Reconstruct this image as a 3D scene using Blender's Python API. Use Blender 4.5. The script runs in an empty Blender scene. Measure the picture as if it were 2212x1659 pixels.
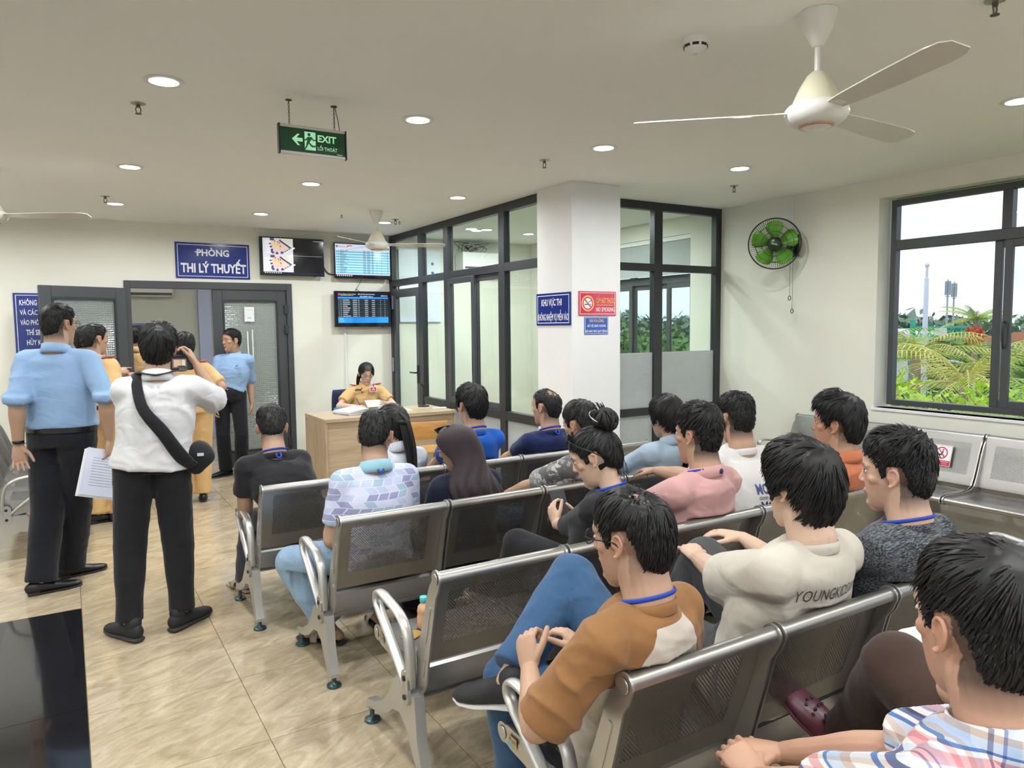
import bpy, bmesh, math, random
import numpy as np
from mathutils import Vector as V, Matrix, noise
random.seed(7)
PI = math.pi
R = math.radians
sc = bpy.context.scene
COL = sc.collection

# ------------------------------------------------------------------ camera
YAW, PITCH, ROLL, FPX = R(31.447), R(4.470), R(-0.582), 1573.67
CAMZ = 1.62
cf = V((math.sin(YAW)*math.cos(PITCH), math.cos(YAW)*math.cos(PITCH), -math.sin(PITCH)))
cr = V((math.cos(YAW), -math.sin(YAW), 0))
cu = cr.cross(cf)
cr2 = cr*math.cos(ROLL)+cu*math.sin(ROLL)
cu2 = -cr*math.sin(ROLL)+cu*math.cos(ROLL)
cam = bpy.data.cameras.new('camera')
cam.sensor_width = 36
cam.lens = 36*FPX/2212
cam.clip_start = 0.05
cam.clip_end = 800
camo = bpy.data.objects.new('camera', cam)
COL.objects.link(camo)
camo.matrix_world = Matrix((
    (cr2.x, cu2.x, -cf.x, 0), (cr2.y, cu2.y, -cf.y, 0), (cr2.z, cu2.z, -cf.z, CAMZ), (0, 0, 0, 1)))
sc.camera = camo

# ------------------------------------------------------------------ view, world, light
sc.view_settings.view_transform = 'Standard'
sc.view_settings.look = 'None'
sc.view_settings.gamma = 1
sc.view_settings.use_curve_mapping = False
sc.view_settings.exposure = 0.42
try:
    sc.cycles.use_denoising = True
    sc.cycles.use_adaptive_sampling = True
    sc.cycles.adaptive_threshold = .09
    sc.cycles.adaptive_min_samples = 12
    sc.cycles.max_bounces = 5
    sc.cycles.diffuse_bounces = 3
    sc.cycles.glossy_bounces = 2
    sc.cycles.transmission_bounces = 4
    sc.cycles.transparent_max_bounces = 16
    sc.cycles.caustics_reflective = False
    sc.cycles.caustics_refractive = False
    sc.cycles.sample_clamp_indirect = 4
except Exception:
    pass
SKY = 1.3        # overcast sky radiance
LAMP = 12.0      # power of one ceiling downlight

world = bpy.data.worlds.new('overcast_sky')
sc.world = world
world.use_nodes = True
wn, wl = world.node_tree.nodes, world.node_tree.links
wn.clear()
wo = wn.new('ShaderNodeOutputWorld')
wb = wn.new('ShaderNodeBackground')
wt = wn.new('ShaderNodeTexCoord')
wm = wn.new('ShaderNodeMapping')
wm.inputs['Scale'].default_value = (1, 1, 2.6)
wz = wn.new('ShaderNodeTexNoise')
wz.inputs['Scale'].default_value = 2.2
wz.inputs['Detail'].default_value = 5
wr = wn.new('ShaderNodeValToRGB')
wr.color_ramp.elements[0].position = .36
wr.color_ramp.elements[0].color = (.56, .64, .84, 1)
wr.color_ramp.elements[1].position = .64
wr.color_ramp.elements[1].color = (.80, .84, .92, 1)
wl.new(wt.outputs['Generated'], wm.inputs[0])
wl.new(wm.outputs[0], wz.inputs['Vector'])
wl.new(wz.outputs['Fac'], wr.inputs[0])
wl.new(wr.outputs[0], wb.inputs[0])
wl.new(wb.outputs[0], wo.inputs[0])
wb.inputs[1].default_value = SKY

# ------------------------------------------------------------------ materials
MATS = {}
def new_mat(name):
    m = bpy.data.materials.new(name)
    m.use_nodes = True
    nt = m.node_tree
    b = nt.nodes['Principled BSDF']
    MATS[name] = m
    return m, nt, b
def N(nt, typ, **kw):
    n = nt.nodes.new(typ)
    for k, v in kw.items():
        if k.startswith('i_'):
            key = k[2:].replace('_', ' ')
            n.inputs[int(key) if key.isdigit() else key].default_value = v
        else:
            setattr(n, k, v)
    return n
def c4(c):
    return (c[0], c[1], c[2], 1)
def mat(name, col, rough=.6, metal=0., spec=.5, bump=0., bscale=40., var=0., vscale=4., coat=0., emit=0., detail=4, stretch=None):
    if name in MATS:
        return MATS[name]
    m, nt, b = new_mat(name)
    b.inputs['Base Color'].default_value = c4(col)
    b.inputs['Roughness'].default_value = rough
    b.inputs['Metallic'].default_value = metal
    b.inputs['Specular IOR Level'].default_value = spec
    b.inputs['Coat Weight'].default_value = coat
    if emit:
        b.inputs['Emission Color'].default_value = c4(col)
        b.inputs['Emission Strength'].default_value = emit
    if bump or var:
        tc = N(nt, 'ShaderNodeTexCoord')
        src = tc.outputs['Object']
        if stretch:
            mp = N(nt, 'ShaderNodeMapping')
            mp.inputs['Scale'].default_value = stretch
            nt.links.new(src, mp.inputs[0])
            src = mp.outputs[0]
    if var:
        nz = N(nt, 'ShaderNodeTexNoise', i_Scale=vscale, i_Detail=detail)
        nt.links.new(src, nz.inputs['Vector'])
        rp = N(nt, 'ShaderNodeValToRGB')
        rp.color_ramp.elements[0].position = .3
        rp.color_ramp.elements[1].position = .7
        rp.color_ramp.elements[0].color = c4([max(0, x*(1-var)) for x in col])
        rp.color_ramp.elements[1].color = c4([min(1, x*(1+var)) for x in col])
        nt.links.new(nz.outputs['Fac'], rp.inputs[0])
        nt.links.new(rp.outputs[0], b.inputs['Base Color'])
    if bump:
        nb = N(nt, 'ShaderNodeTexNoise', i_Scale=bscale, i_Detail=detail)
        nt.links.new(src, nb.inputs['Vector'])
        bp = N(nt, 'ShaderNodeBump', i_Strength=min(1, bump), i_Distance=.01)
        nt.links.new(nb.outputs['Fac'], bp.inputs['Height'])
        nt.links.new(bp.outputs[0], b.inputs['Normal'])
    return m
def attr_mat(name, rough=.6, emit=0., spec=.5, bump=0., bscale=300.):
    m, nt, b = new_mat(name)
    a = N(nt, 'ShaderNodeVertexColor', layer_name='Col')
    nt.links.new(a.outputs[0], b.inputs['Base Color'])
    b.inputs['Roughness'].default_value = rough
    b.inputs['Specular IOR Level'].default_value = spec
    if emit:
        nt.links.new(a.outputs[0], b.inputs['Emission Color'])
        b.inputs['Emission Strength'].default_value = emit
    if bump:
        tc = N(nt, 'ShaderNodeTexCoord')
        nb = N(nt, 'ShaderNodeTexNoise', i_Scale=bscale, i_Detail=3)
        nt.links.new(tc.outputs['Object'], nb.inputs['Vector'])
        bp = N(nt, 'ShaderNodeBump', i_Strength=bump, i_Distance=.003)
        nt.links.new(nb.outputs['Fac'], bp.inputs['Height'])
        nt.links.new(bp.outputs[0], b.inputs['Normal'])
    return m
def glass_mat(name, tint=(.93, .97, .95), rough=0., ior=1.45):
    m = bpy.data.materials.new(name)
    m.use_nodes = True
    nt = m.node_tree
    nt.nodes.clear()
    o = N(nt, 'ShaderNodeOutputMaterial')
    t = N(nt, 'ShaderNodeBsdfTransparent')
    t.inputs[0].default_value = c4(tint)
    g = N(nt, 'ShaderNodeBsdfGlossy')
    g.inputs['Roughness'].default_value = rough
    fr = N(nt, 'ShaderNodeFresnel', i_IOR=ior)
    mx = N(nt, 'ShaderNodeMixShader')
    ge = N(nt, 'ShaderNodeNewGeometry')
    sb = N(nt, 'ShaderNodeMath', operation='SUBTRACT', i_0=1.)
    mu = N(nt, 'ShaderNodeMath', operation='MULTIPLY')
    nt.links.new(ge.outputs['Backfacing'], sb.inputs[1])
    nt.links.new(sb.outputs[0], mu.inputs[0])
    nt.links.new(fr.outputs[0], mu.inputs[1])
    nt.links.new(mu.outputs[0], mx.inputs[0])
    nt.links.new(t.outputs[0], mx.inputs[1])
    nt.links.new(g.outputs[0], mx.inputs[2])
    nt.links.new(mx.outputs[0], o.inputs[0])
    MATS[name] = m
    return m

# ------------------------------------------------------------------ mesh building
class MB:
    def __init__(self):
        self.v = []; self.f = []
    def add(self, vs, fs):
        o = len(self.v)
        self.v += [tuple(x) for x in vs]
        self.f += [tuple(i+o for i in f) for f in fs]
        return self
    def box(self, a, b):
        x0, y0, z0 = a; x1, y1, z1 = b
        return self.add([(x0,y0,z0),(x1,y0,z0),(x1,y1,z0),(x0,y1,z0),(x0,y0,z1),(x1,y0,z1),(x1,y1,z1),(x0,y1,z1)],
                        [(0,3,2,1),(4,5,6,7),(0,1,5,4),(1,2,6,5),(2,3,7,6),(3,0,4,7)])
    def obox(self, M, hx, hy, hz):
        s = [(-1,-1,-1),(1,-1,-1),(1,1,-1),(-1,1,-1),(-1,-1,1),(1,-1,1),(1,1,1),(-1,1,1)]
        return self.add([M @ V((a*hx, b*hy, c*hz)) for a, b, c in s],
                        [(0,3,2,1),(4,5,6,7),(0,1,5,4),(1,2,6,5),(2,3,7,6),(3,0,4,7)])
    def prism(self, poly, d0, d1, M=None):
        """poly: 2-D outline (counter-clockwise) in the local XY plane, extruded along local Z from d0 to d1"""
        M = M or Matrix()
        n = len(poly)
        vs = [M @ V((p[0], p[1], d0)) for p in poly] + [M @ V((p[0], p[1], d1)) for p in poly]
        fs = [tuple(range(n-1, -1, -1)), tuple(range(n, 2*n))] + [(i, (i+1) % n, n+(i+1) % n, n+i) for i in range(n)]
        return self.add(vs, fs)
    def lathe(self, prof, n=24, M=None, caps=True):
        """prof: list of (radius, z), bottom to top, about local Z"""
        M = M or Matrix()
        vs = []; fs = []
        k = len(prof)
        for r, z in prof:
            for i in range(n):
                a = 2*PI*i/n
                vs.append(M @ V((r*math.cos(a), r*math.sin(a), z)))
        for j in range(k-1):
            for i in range(n):
                fs.append((j*n+i, j*n+(i+1) % n, (j+1)*n+(i+1) % n, (j+1)*n+i))
        if caps:
            fs.append(tuple(range(n-1, -1, -1)))
            fs.append(tuple((k-1)*n+i for i in range(n)))
        else:
            fs += [((k-1)*n+i, (k-1)*n+(i+1) % n, (i+1) % n, i) for i in range(n)]
        return self.add(vs, fs)
    def cyl(self, p, q, r, n=12, r2=None):
        return self.loft([p, q], [(r, r), (r if r2 is None else r2,)*2], n=n, cap='flat')
    def ell(self, c, r, M=None, n=16, m=10):
        M = M or Matrix()
        c = V(c)
        vs = [c + M @ V((0, 0, -r[2]))]; fs = []
        for j in range(1, m):
            t = -PI/2+PI*j/m
            for i in range(n):
                a = 2*PI*i/n
                vs.append(c + M @ V((r[0]*math.cos(t)*math.cos(a), r[1]*math.cos(t)*math.sin(a), r[2]*math.sin(t))))
        vs.append(c + M @ V((0, 0, r[2])))
        for i in range(n):
            fs.append((0, 1+(i+1) % n, 1+i))
            fs.append((len(vs)-1, 1+(m-2)*n+i, 1+(m-2)*n+(i+1) % n))
        for j in range(m-2):
            for i in range(n):
                fs.append((1+j*n+i, 1+j*n+(i+1) % n, 1+(j+1)*n+(i+1) % n, 1+(j+1)*n+i))
        return self.add(vs, fs)
    def loft(self, pts, rads, xref=None, n=14, cap='round', sub=0, closed=False):
        pts = [V(p) for p in pts]
        rads = [(r, r) if isinstance(r, (int, float)) else (r[0], r[-1]) for r in rads]
        if sub:
            pts, rads = crom(pts, rads, sub, closed)
        k = len(pts)
        T = []
        for i in range(k):
            if closed:
                t = pts[(i+1) % k]-pts[i-1]
            else:
                t = pts[min(i+1, k-1)]-pts[max(i-1, 0)]
            T.append(t.normalized() if t.length > 1e-9 else V((0, 0, 1)))
        if xref is None:
            a = V((1, 0, 0)) if abs(T[0].x) < .8 else V((0, 1, 0))
        else:
            a = V(xref)
        rings = []
        X = a
        for i in range(k):
            if xref is not None:
                X = V(xref)
            X = X - T[i]*X.dot(T[i])
            X = X.normalized() if X.length > 1e-6 else T[i].orthogonal().normalized()
            Y = T[i].cross(X)
            rings.append((pts[i], X, Y, rads[i], T[i]))
        rr = []
        if cap == 'round' and not closed:
            p, X, Y, r, t = rings[0]; m = min(r)
            rr.append((p-t*m*.75, X, Y, (r[0]*.45, r[1]*.45), t))
            rr.append((p-t*m*.42, X, Y, (r[0]*.82, r[1]*.82), t))
        rr += rings
        if cap == 'round' and not closed:
            p, X, Y, r, t = rings[-1]; m = min(r)
            rr.append((p+t*m*.42, X, Y, (r[0]*.82, r[1]*.82), t))
            rr.append((p+t*m*.75, X, Y, (r[0]*.45, r[1]*.45), t))
        vs = []; fs = []
        for p, X, Y, r, t in rr:
            for i in range(n):
                a = 2*PI*i/n
                vs.append(p + X*(r[0]*math.cos(a)) + Y*(r[1]*math.sin(a)))
        K = len(rr)
        for j in range(K if closed else K-1):
            j2 = (j+1) % K
            for i in range(n):
                fs.append((j*n+i, j*n+(i+1) % n, j2*n+(i+1) % n, j2*n+i))
        if not closed:
            fs.append(tuple(range(n-1, -1, -1)))
            fs.append(tuple((K-1)*n+i for i in range(n)))
        return self.add(vs, fs)
    def quad(self, a, b, c, d):
        return self.add([a, b, c, d], [(0, 1, 2, 3)])
    def mesh(self, name):
        me = bpy.data.meshes.new(name)
        me.from_pydata(self.v, [], self.f)
        me.update()
        return me
    def build(self, name, m, parent=None, smooth=False, loc=None, bevel=0., fix=False, angle=None):
        me = self.mesh(name)
        if fix:
            bm = bmesh.new(); bm.from_mesh(me)
            bmesh.ops.recalc_face_normals(bm, faces=bm.faces)
            bm.to_mesh(me); bm.free()
        return link(name, me, m, parent, smooth, loc, bevel, angle)
def crom(pts, rads, sub, closed=False):
    P = []; Q = []
    k = len(pts)
    segs = k if closed else k-1
    def g(L, i):
        return L[i % k] if closed else L[max(0, min(k-1, i))]
    for i in range(segs):
        for s in range(sub):
            t = s/sub
            a, b, c, d = (g(pts, i-1), g(pts, i), g(pts, i+1), g(pts, i+2))
            P.append(.5*((2*b)+(c-a)*t+(2*a-5*b+4*c-d)*t*t+(3*b-a-3*c+d)*t**3))
            ra, rb = g(rads, i), g(rads, i+1)
            u = t*t*(3-2*t)
            Q.append((ra[0]*(1-u)+rb[0]*u, ra[1]*(1-u)+rb[1]*u))
    if not closed:
        P.append(pts[-1]); Q.append(rads[-1])
    return P, Q
def link(name, me, m, parent=None, smooth=False, loc=None, bevel=0., angle=None):
    o = bpy.data.objects.new(name, me)
    COL.objects.link(o)
    if m is not None and not me.materials:
        me.materials.append(MATS[m] if isinstance(m, str) else m)
    if smooth:
        me.polygons.foreach_set('use_smooth', [True]*len(me.polygons))
        if angle:
            try:
                me.set_sharp_from_angle(angle=R(angle))
            except Exception:
                pass
    if parent is not None:
        o.parent = parent
    if loc is not None:
        o.location = loc
    if bevel:
        b = o.modifiers.new('bevel', 'BEVEL')
        b.width = bevel; b.segments = 2; b.limit_method = 'ANGLE'
    return o
def tag(o, label=None, cat=None, group=None, kind=None):
    if label: o['label'] = label
    if cat: o['category'] = cat
    if group: o['group'] = group
    if kind: o['kind'] = kind
    return o
def empty(name, loc=(0, 0, 0), rz=0., label=None, cat=None, group=None, kind=None):
    o = bpy.data.objects.new(name, None)
    o.empty_display_size = .1
    COL.objects.link(o)
    o.location = loc
    o.rotation_euler = (0, 0, rz)
    return tag(o, label, cat, group, kind)
def copy_tree(o, parent=None):
    c = o.copy()
    COL.objects.link(c)
    c.parent = parent
    for ch in list(o.children):
        copy_tree(ch, c)
    return c
def frame(origin, x, y):
    """matrix whose local X, Y run along x, y"""
    x = V(x).normalized(); y = V(y).normalized(); z = x.cross(y)
    return Matrix(((x.x, y.x, z.x, origin[0]), (x.y, y.y, z.y, origin[1]), (x.z, y.z, z.z, origin[2]), (0, 0, 0, 1)))
def text(name, s, m, parent, M, w=None, h=None, align='C', bold=0., extrude=.0008):
    """lettering fitted to width w and cap-box height h in the local XY plane of M"""
    cu_ = bpy.data.curves.new('t', 'FONT')
    cu_.body = s
    cu_.size = 1
    cu_.offset = bold
    cu_.resolution_u = 2
    o = bpy.data.objects.new('t', cu_)
    COL.objects.link(o)
    dg = bpy.context.evaluated_depsgraph_get()
    me = bpy.data.meshes.new_from_object(o.evaluated_get(dg))
    bpy.data.objects.remove(o); bpy.data.curves.remove(cu_)
    n = len(me.vertices)
    co = np.zeros(n*3); me.vertices.foreach_get('co', co); co = co.reshape(-1, 3)
    lo, hi = co.min(0), co.max(0)
    sx = w/(hi[0]-lo[0]) if w else None
    sy = h/(hi[1]-lo[1]) if h else None
    sx = sx or sy; sy = sy or sx
    cx_ = (lo[0]+hi[0])/2 if align == 'C' else lo[0]
    cy_ = (lo[1]+hi[1])/2
    co[:, 0] = (co[:, 0]-cx_)*sx
    co[:, 1] = (co[:, 1]-cy_)*sy
    co[:, 2] = extrude
    A = np.array(M)
    co = co @ A[:3, :3].T + A[:3, 3]
    me.vertices.foreach_set('co', co.ravel())
    me.update()
    me.name = name
    me.materials.clear()
    return link(name, me, m, parent)
def flat(name, polys, m, parent, M, z=.0005):
    """flat print: list of (outline, colour) painted polygons in the local XY plane of M"""
    mb = MB(); cols = []
    for i, (p, c) in enumerate(polys):
        mb.add([M @ V((x, y, z+i*2e-5)) for x, y in p], [tuple(range(len(p)))])
        cols.append((c, len(p)))
    me = mb.mesh(name)
    ca = me.color_attributes.new('Col', 'FLOAT_COLOR', 'CORNER')
    buf = []
    for c, k in cols:
        buf += list(c4(c))*k
    ca.data.foreach_set('color', buf)
    return link(name, me, m, parent)
def rect(x0, y0, x1, y1):
    return [(x0, y0), (x1, y0), (x1, y1), (x0, y1)]
def circ(x, y, r, n=24, ry=None):
    return [(x+r*math.cos(2*PI*i/n), y+(ry or r)*math.sin(2*PI*i/n)) for i in range(n)]
def ring_polys(x, y, r0, r1, n=28):
    out = []
    for i in range(n):
        a, b = 2*PI*i/n, 2*PI*(i+1)/n
        out.append([(x+r0*math.cos(a), y+r0*math.sin(a)), (x+r1*math.cos(a), y+r1*math.sin(a)),
                    (x+r1*math.cos(b), y+r1*math.sin(b)), (x+r0*math.cos(b), y+r0*math.sin(b))])
    return out
# ================================================================== setting
XL, XD = -3.3, 5.80          # left wall, window wall
YA, YF = 8.95, -4.0          # back wall, unseen front wall behind the viewer
ZC = 2.80
XB = 3.63                    # glass partition
YC = 5.33                    # glazing beside the pillar

mat('plaster', (.80, .785, .695), .75, bump=.06, bscale=120, var=.02, vscale=1.5)
mat('plaster_white', (.80, .80, .79), .7, bump=.05, bscale=120, var=.02, vscale=2)
mat('ceiling_paint', (.90, .90, .89), .85, bump=.03, bscale=200)
mat('frame_grey', (.058, .062, .068), .42)
mat('frame_dark', (.03, .032, .036), .4)
mat('black_plastic', (.014, .014, .016), .42)
mat('white_plastic', (.78, .78, .76), .4)
mat('white_gloss', (.80, .79, .74), .25)
mat('chrome', (.62, .62, .80), .22, metal=1.)
mat('rubber', (.03, .03, .03), .7)
glass_mat('glass', (.90, .96, .93), 0., 1.5)
glass_mat('glass_clear', (.96, .98, .98), 0., 1.35)

def frosted(name, scale, tint=(.72, .80, .78), milk=.3):
    m = bpy.data.materials.new(name); m.use_nodes = True
    nt = m.node_tree; nt.nodes.clear()
    o = N(nt, 'ShaderNodeOutputMaterial')
    tl = N(nt, 'ShaderNodeBsdfTranslucent'); tl.inputs[0].default_value = c4(tint)
    tr = N(nt, 'ShaderNodeBsdfRefraction'); tr.inputs['Color'].default_value = c4(tint)
    tr.inputs['Roughness'].default_value = .35; tr.inputs['IOR'].default_value = 1.02
    gl = N(nt, 'ShaderNodeBsdfGlossy'); gl.inputs['Roughness'].default_value = .18
    df = N(nt, 'ShaderNodeBsdfDiffuse'); df.inputs[0].default_value = c4([x*.9 for x in tint])
    m1 = N(nt, 'ShaderNodeMixShader', i_0=.45); m2 = N(nt, 'ShaderNodeMixShader', i_0=milk); m3 = N(nt, 'ShaderNodeMixShader', i_0=.10)
    tc = N(nt, 'ShaderNodeTexCoord')
    vo = N(nt, 'ShaderNodeTexVoronoi', i_Scale=scale); vo.feature = 'DISTANCE_TO_EDGE'; vo.inputs['Randomness'].default_value = 0.12
    bp = N(nt, 'ShaderNodeBump', i_Strength=.9, i_Distance=.01)
    L = nt.links.new
    L(tc.outputs['Object'], vo.inputs['Vector']); L(vo.outputs['Distance'], bp.inputs['Height'])
    for s in (tl, tr, gl, df):
        L(bp.outputs[0], s.inputs['Normal'])
    L(tr.outputs[0], m1.inputs[1]); L(tl.outputs[0], m1.inputs[2])
    L(m1.outputs[0], m2.inputs[1]); L(df.outputs[0], m2.inputs[2])
    L(m2.outputs[0], m3.inputs[1]); L(gl.outputs[0], m3.inputs[2])
    L(m3.outputs[0], o.inputs[0])
    MATS[name] = m
frosted('patterned_glass', 42, (.70, .76, .74))
frosted('frost_film', 90, (.93, .965, .985), .55)

def floor_mat(name, base, vein_d, vein_l, rough):
    m, nt, b = new_mat(name)
    L = nt.links.new
    tc = N(nt, 'ShaderNodeTexCoord'); oi = N(nt, 'ShaderNodeObjectInfo')
    ml = N(nt, 'ShaderNodeVectorMath', operation='SCALE'); ml.inputs[0].default_value = (37, 91, 13)
    L(oi.outputs['Random'], ml.inputs['Scale'])
    ad = N(nt, 'ShaderNodeVectorMath', operation='ADD')
    L(tc.outputs['Object'], ad.inputs[0]); L(ml.outputs[0], ad.inputs[1])
    r0 = N(nt, 'ShaderNodeMapping'); r0.inputs['Rotation'].default_value = (0, 0, R(-26)); L(ad.outputs[0], r0.inputs[0])
    rt = N(nt, 'ShaderNodeMapping'); rt.inputs['Scale'].default_value = (1.25, 3.6, 1)
    L(r0.outputs[0], rt.inputs[0])
    n1 = N(nt, 'ShaderNodeTexNoise', i_Scale=3.2, i_Detail=9, i_Roughness=.60, i_Distortion=1.6)
    L(rt.outputs[0], n1.inputs['Vector'])
    r1 = N(nt, 'ShaderNodeValToRGB'); e = r1.color_ramp.elements
    e[0].position = .28; e[0].color = c4(vein_d); e[1].position = .75; e[1].color = c4(vein_l)
    q = r1.color_ramp.elements.new(.46); q.color = c4(base)
    L(n1.outputs['Fac'], r1.inputs[0])
    n2 = N(nt, 'ShaderNodeTexNoise', i_Scale=4.0, i_Detail=6, i_Roughness=.6, i_Distortion=2.6)
    L(rt.outputs[0], n2.inputs['Vector'])
    r2 = N(nt, 'ShaderNodeValToRGB'); e = r2.color_ramp.elements
    e[0].position = .487; e[0].color = (0, 0, 0, 1); e[1].position = .513; e[1].color = (0, 0, 0, 1)
    q = r2.color_ramp.elements.new(.5); q.color = (1, 1, 1, 1)
    L(n2.outputs['Fac'], r2.inputs[0])
    mx = N(nt, 'ShaderNodeMixRGB', blend_type='MIX'); mx.inputs[2].default_value = c4([x*.62 for x in base])
    mf = N(nt, 'ShaderNodeMath', operation='MULTIPLY', i_1=.55)
    L(r2.outputs[0], mf.inputs[0]); L(mf.outputs[0], mx.inputs[0]); L(r1.outputs[0], mx.inputs[1])
    L(mx.outputs[0], b.inputs['Base Color'])
    b.inputs['Roughness'].default_value = rough
    b.inputs['Specular IOR Level'].default_value = .55
    bp = N(nt, 'ShaderNodeBump', i_Strength=.04, i_Distance=.004)
    L(n1.outputs['Fac'], bp.inputs['Height']); L(bp.outputs[0], b.inputs['Normal'])
floor_mat('floor_tile', (.43, .345, .225), (.32, .245, .148), (.58, .49, .355), .11)
mat('grout', (.16, .12, .075), .8)
mat('black_granite', (.012, .012, .014), .07, var=.8, vscale=260, spec=.6)

# floor slab with tiles
floor = MB().box((XL, YF, -.30), (XD, 13.2, -.004)).build('floor', 'grout')
tag(floor, kind='structure')
TX, TY = .612, .5975
tile_me = MB().box((-TX/2+.0015, -TY/2+.0015, -.008), (TX/2-.0015, TY/2-.0015, 0)).mesh('tile')
tile_me.materials.append(MATS['floor_tile'])
def put_tile(ix, iy, me=tile_me):
    o = bpy.data.objects.new('tile', me); COL.objects.link(o); o.parent = floor
    o.location = (.005+TX*(ix+.5), 4.065+TY*(iy+.5), 0)
for ix in range(-2, 9):
    for iy in range(-7, 8):
        if ix < 0 and iy < 2: continue
        put_tile(ix, iy)
cut_me = MB().box((-TX/2+.0015, 4.8785-4.065-TY*1.5, -.008), (TX/2-.0015, TY/2-.0015, 0)).mesh('tile'); cut_me.materials.append(MATS['floor_tile'])
for ix in range(-2, 0):
    put_tile(ix, 1, cut_me)
# the rest of the floor, too far to the side or behind glass to tell tiles apart
mb = MB()
for ix in range(-6, 10):
    for iy in range(-14, 16):
        if (-2 <= ix < 9 and -7 <= iy < 8): continue
        if ix < 0 and iy < 1: continue
        x0, y0 = .005+TX*ix, 4.065+TY*iy
        y0_ = 4.8785 if (ix < 0 and iy == 1) else y0+.0015
        mb.box((x0+.0015, y0_, -.008), (min(x0+TX-.0015, XD), y0+TY-.0015, 0))
tag(mb.build('tiles_beyond', 'floor_tile', floor), kind='stuff')
GY = [4.875, 3.547, 2.22, .89, -.44, -1.77, -3.1]
for k in range(6):
    for j in range(2):
        MB().box((-1.30*(j+1)+.002, GY[k+1]+.0015, -.008), (-1.30*j+.003, GY[k]-.0015, .0)).build('granite_slab', 'black_granite', floor)

# ceiling
ceiling = MB().box((XL, YF, ZC), (XD+.2, 13.2, ZC+.15)).build('ceiling', 'ceiling_paint')
tag(ceiling, kind='structure')

# back wall with the doorway
DX0, DX1, DZ = .566, 2.362, 2.166
w = MB()
w.box((XL, YA, 0), (DX0, YA+.14, ZC)); w.box((DX1, YA, 0), (XD, YA+.14, ZC)); w.box((DX0, YA, DZ), (DX1, YA+.14, ZC))
tag(w.build('wall_back', 'plaster'), kind='structure')
w = MB().box((XL-.15, YF-.15, 0), (XD+.22, YF, .95)).box((XL-.15, YF-.15, 2.68), (XD+.22, YF, ZC))  # unseen wall; its window openings are added to let more daylight in
for x in (XL-.15, -.45, 2.45, 5.35):
    w.box((x, YF-.15, .95), (x+.35, YF, 2.68))
tag(w.build('wall_front', 'plaster'), kind='structure')
tag(MB().box((XL-.15, YF, 0), (XL, YA+.14, ZC)).build('wall_left', 'plaster'), kind='structure')

# window wall (right): window openings at the seats, an unseen one added nearer the viewer for daylight, one in the glazed room
W1 = (1.05, 3.63, .915, 2.65)     # y0, y1, z0, z1
W0 = (-2.3, .35, .915, 2.65)
W2 = (5.765, 8.35, .80, 2.61)
w = MB()
T = .22
ys = [YF, W0[0], W0[1], W1[0], W1[1], W2[0], W2[1], YA]
for a, b, hole in ((YF, W0[0], None), (W0[0], W0[1], W0), (W0[1], W1[0], None), (W1[0], W1[1], W1), (W1[1], W2[0], None), (W2[0], W2[1], W2), (W2[1], YA, None)):
    if hole is None:
        w.box((XD, a, 0), (XD+T, b, ZC))
    else:
        w.box((XD, a, 0), (XD+T, b, hole[2])); w.box((XD, a, hole[3]), (XD+T, b, ZC))
tag(w.build('wall_right', 'plaster'), kind='structure')

# pillar
tag(MB().box((3.565, 4.87, 0), (4.075, 5.385, ZC)).build('wall_pillar', 'plaster_white', bevel=.004), kind='structure')

# windows on the window wall
def sash(parent, y0, y1, z0, z1, x, wd=.055, dp=.03):
    f = MB()
    f.box((x, y0, z0), (x+dp, y0+wd, z1)); f.box((x, y1-wd, z0), (x+dp, y1, z1))
    f.box((x, y0+wd, z0), (x+dp, y1-wd, z0+wd)); f.box((x, y0+wd, z1-wd), (x+dp, y1-wd, z1))
    s = f.build('sash', 'frame_grey', parent, bevel=.003)
    MB().box((x+dp/2-.003, y0+wd, z0+wd), (x+dp/2+.003, y1-wd, z1-wd)).build('pane', 'glass_clear', s)
    return s
def window(name, W, x=5.92, tr=(2.225, 2.305), split=None, mul=None, open_left=True):
    y0, y1, z0, z1 = W
    root = empty(name, (0, 0, 0), kind='structure')
    y0 += .03; y1 -= .035; z0 += .02; z1 -= .015
    fw = .045
    f = MB()
    f.box((x, y0, z0), (x+.07, y0+fw, z1)); f.box((x, y1-fw, z0), (x+.07, y1, z1))
    f.box((x, y0+fw, z0), (x+.07, y1-fw, z0+fw)); f.box((x, y0+fw, z1-fw), (x+.07, y1-fw, z1))
    f.box((x, y0+fw, tr[0]), (x+.07, y1-fw, tr[1]))
    ms = mul or [(y0+y1)/2]
    for m_ in ms:
        f.box((x, m_-.034, tr[1]), (x+.07, m_+.034, z1-fw))
    f.build('window_frame', 'frame_grey', root, bevel=.003)
    ed = [y1-fw]+[m_ for m_ in ms]+[y0+fw]
    for a, b in zip(ed[1:], ed[:-1]):
        MB().box((x+.03, a, tr[1]), (x+.036, b, z1-fw)).build('pane', 'glass_clear', root)
    return root, (y0+fw, y1-fw, z0+fw, tr[0])
w1, B = window('window_1', W1, mul=[2.715, 1.95])
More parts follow.
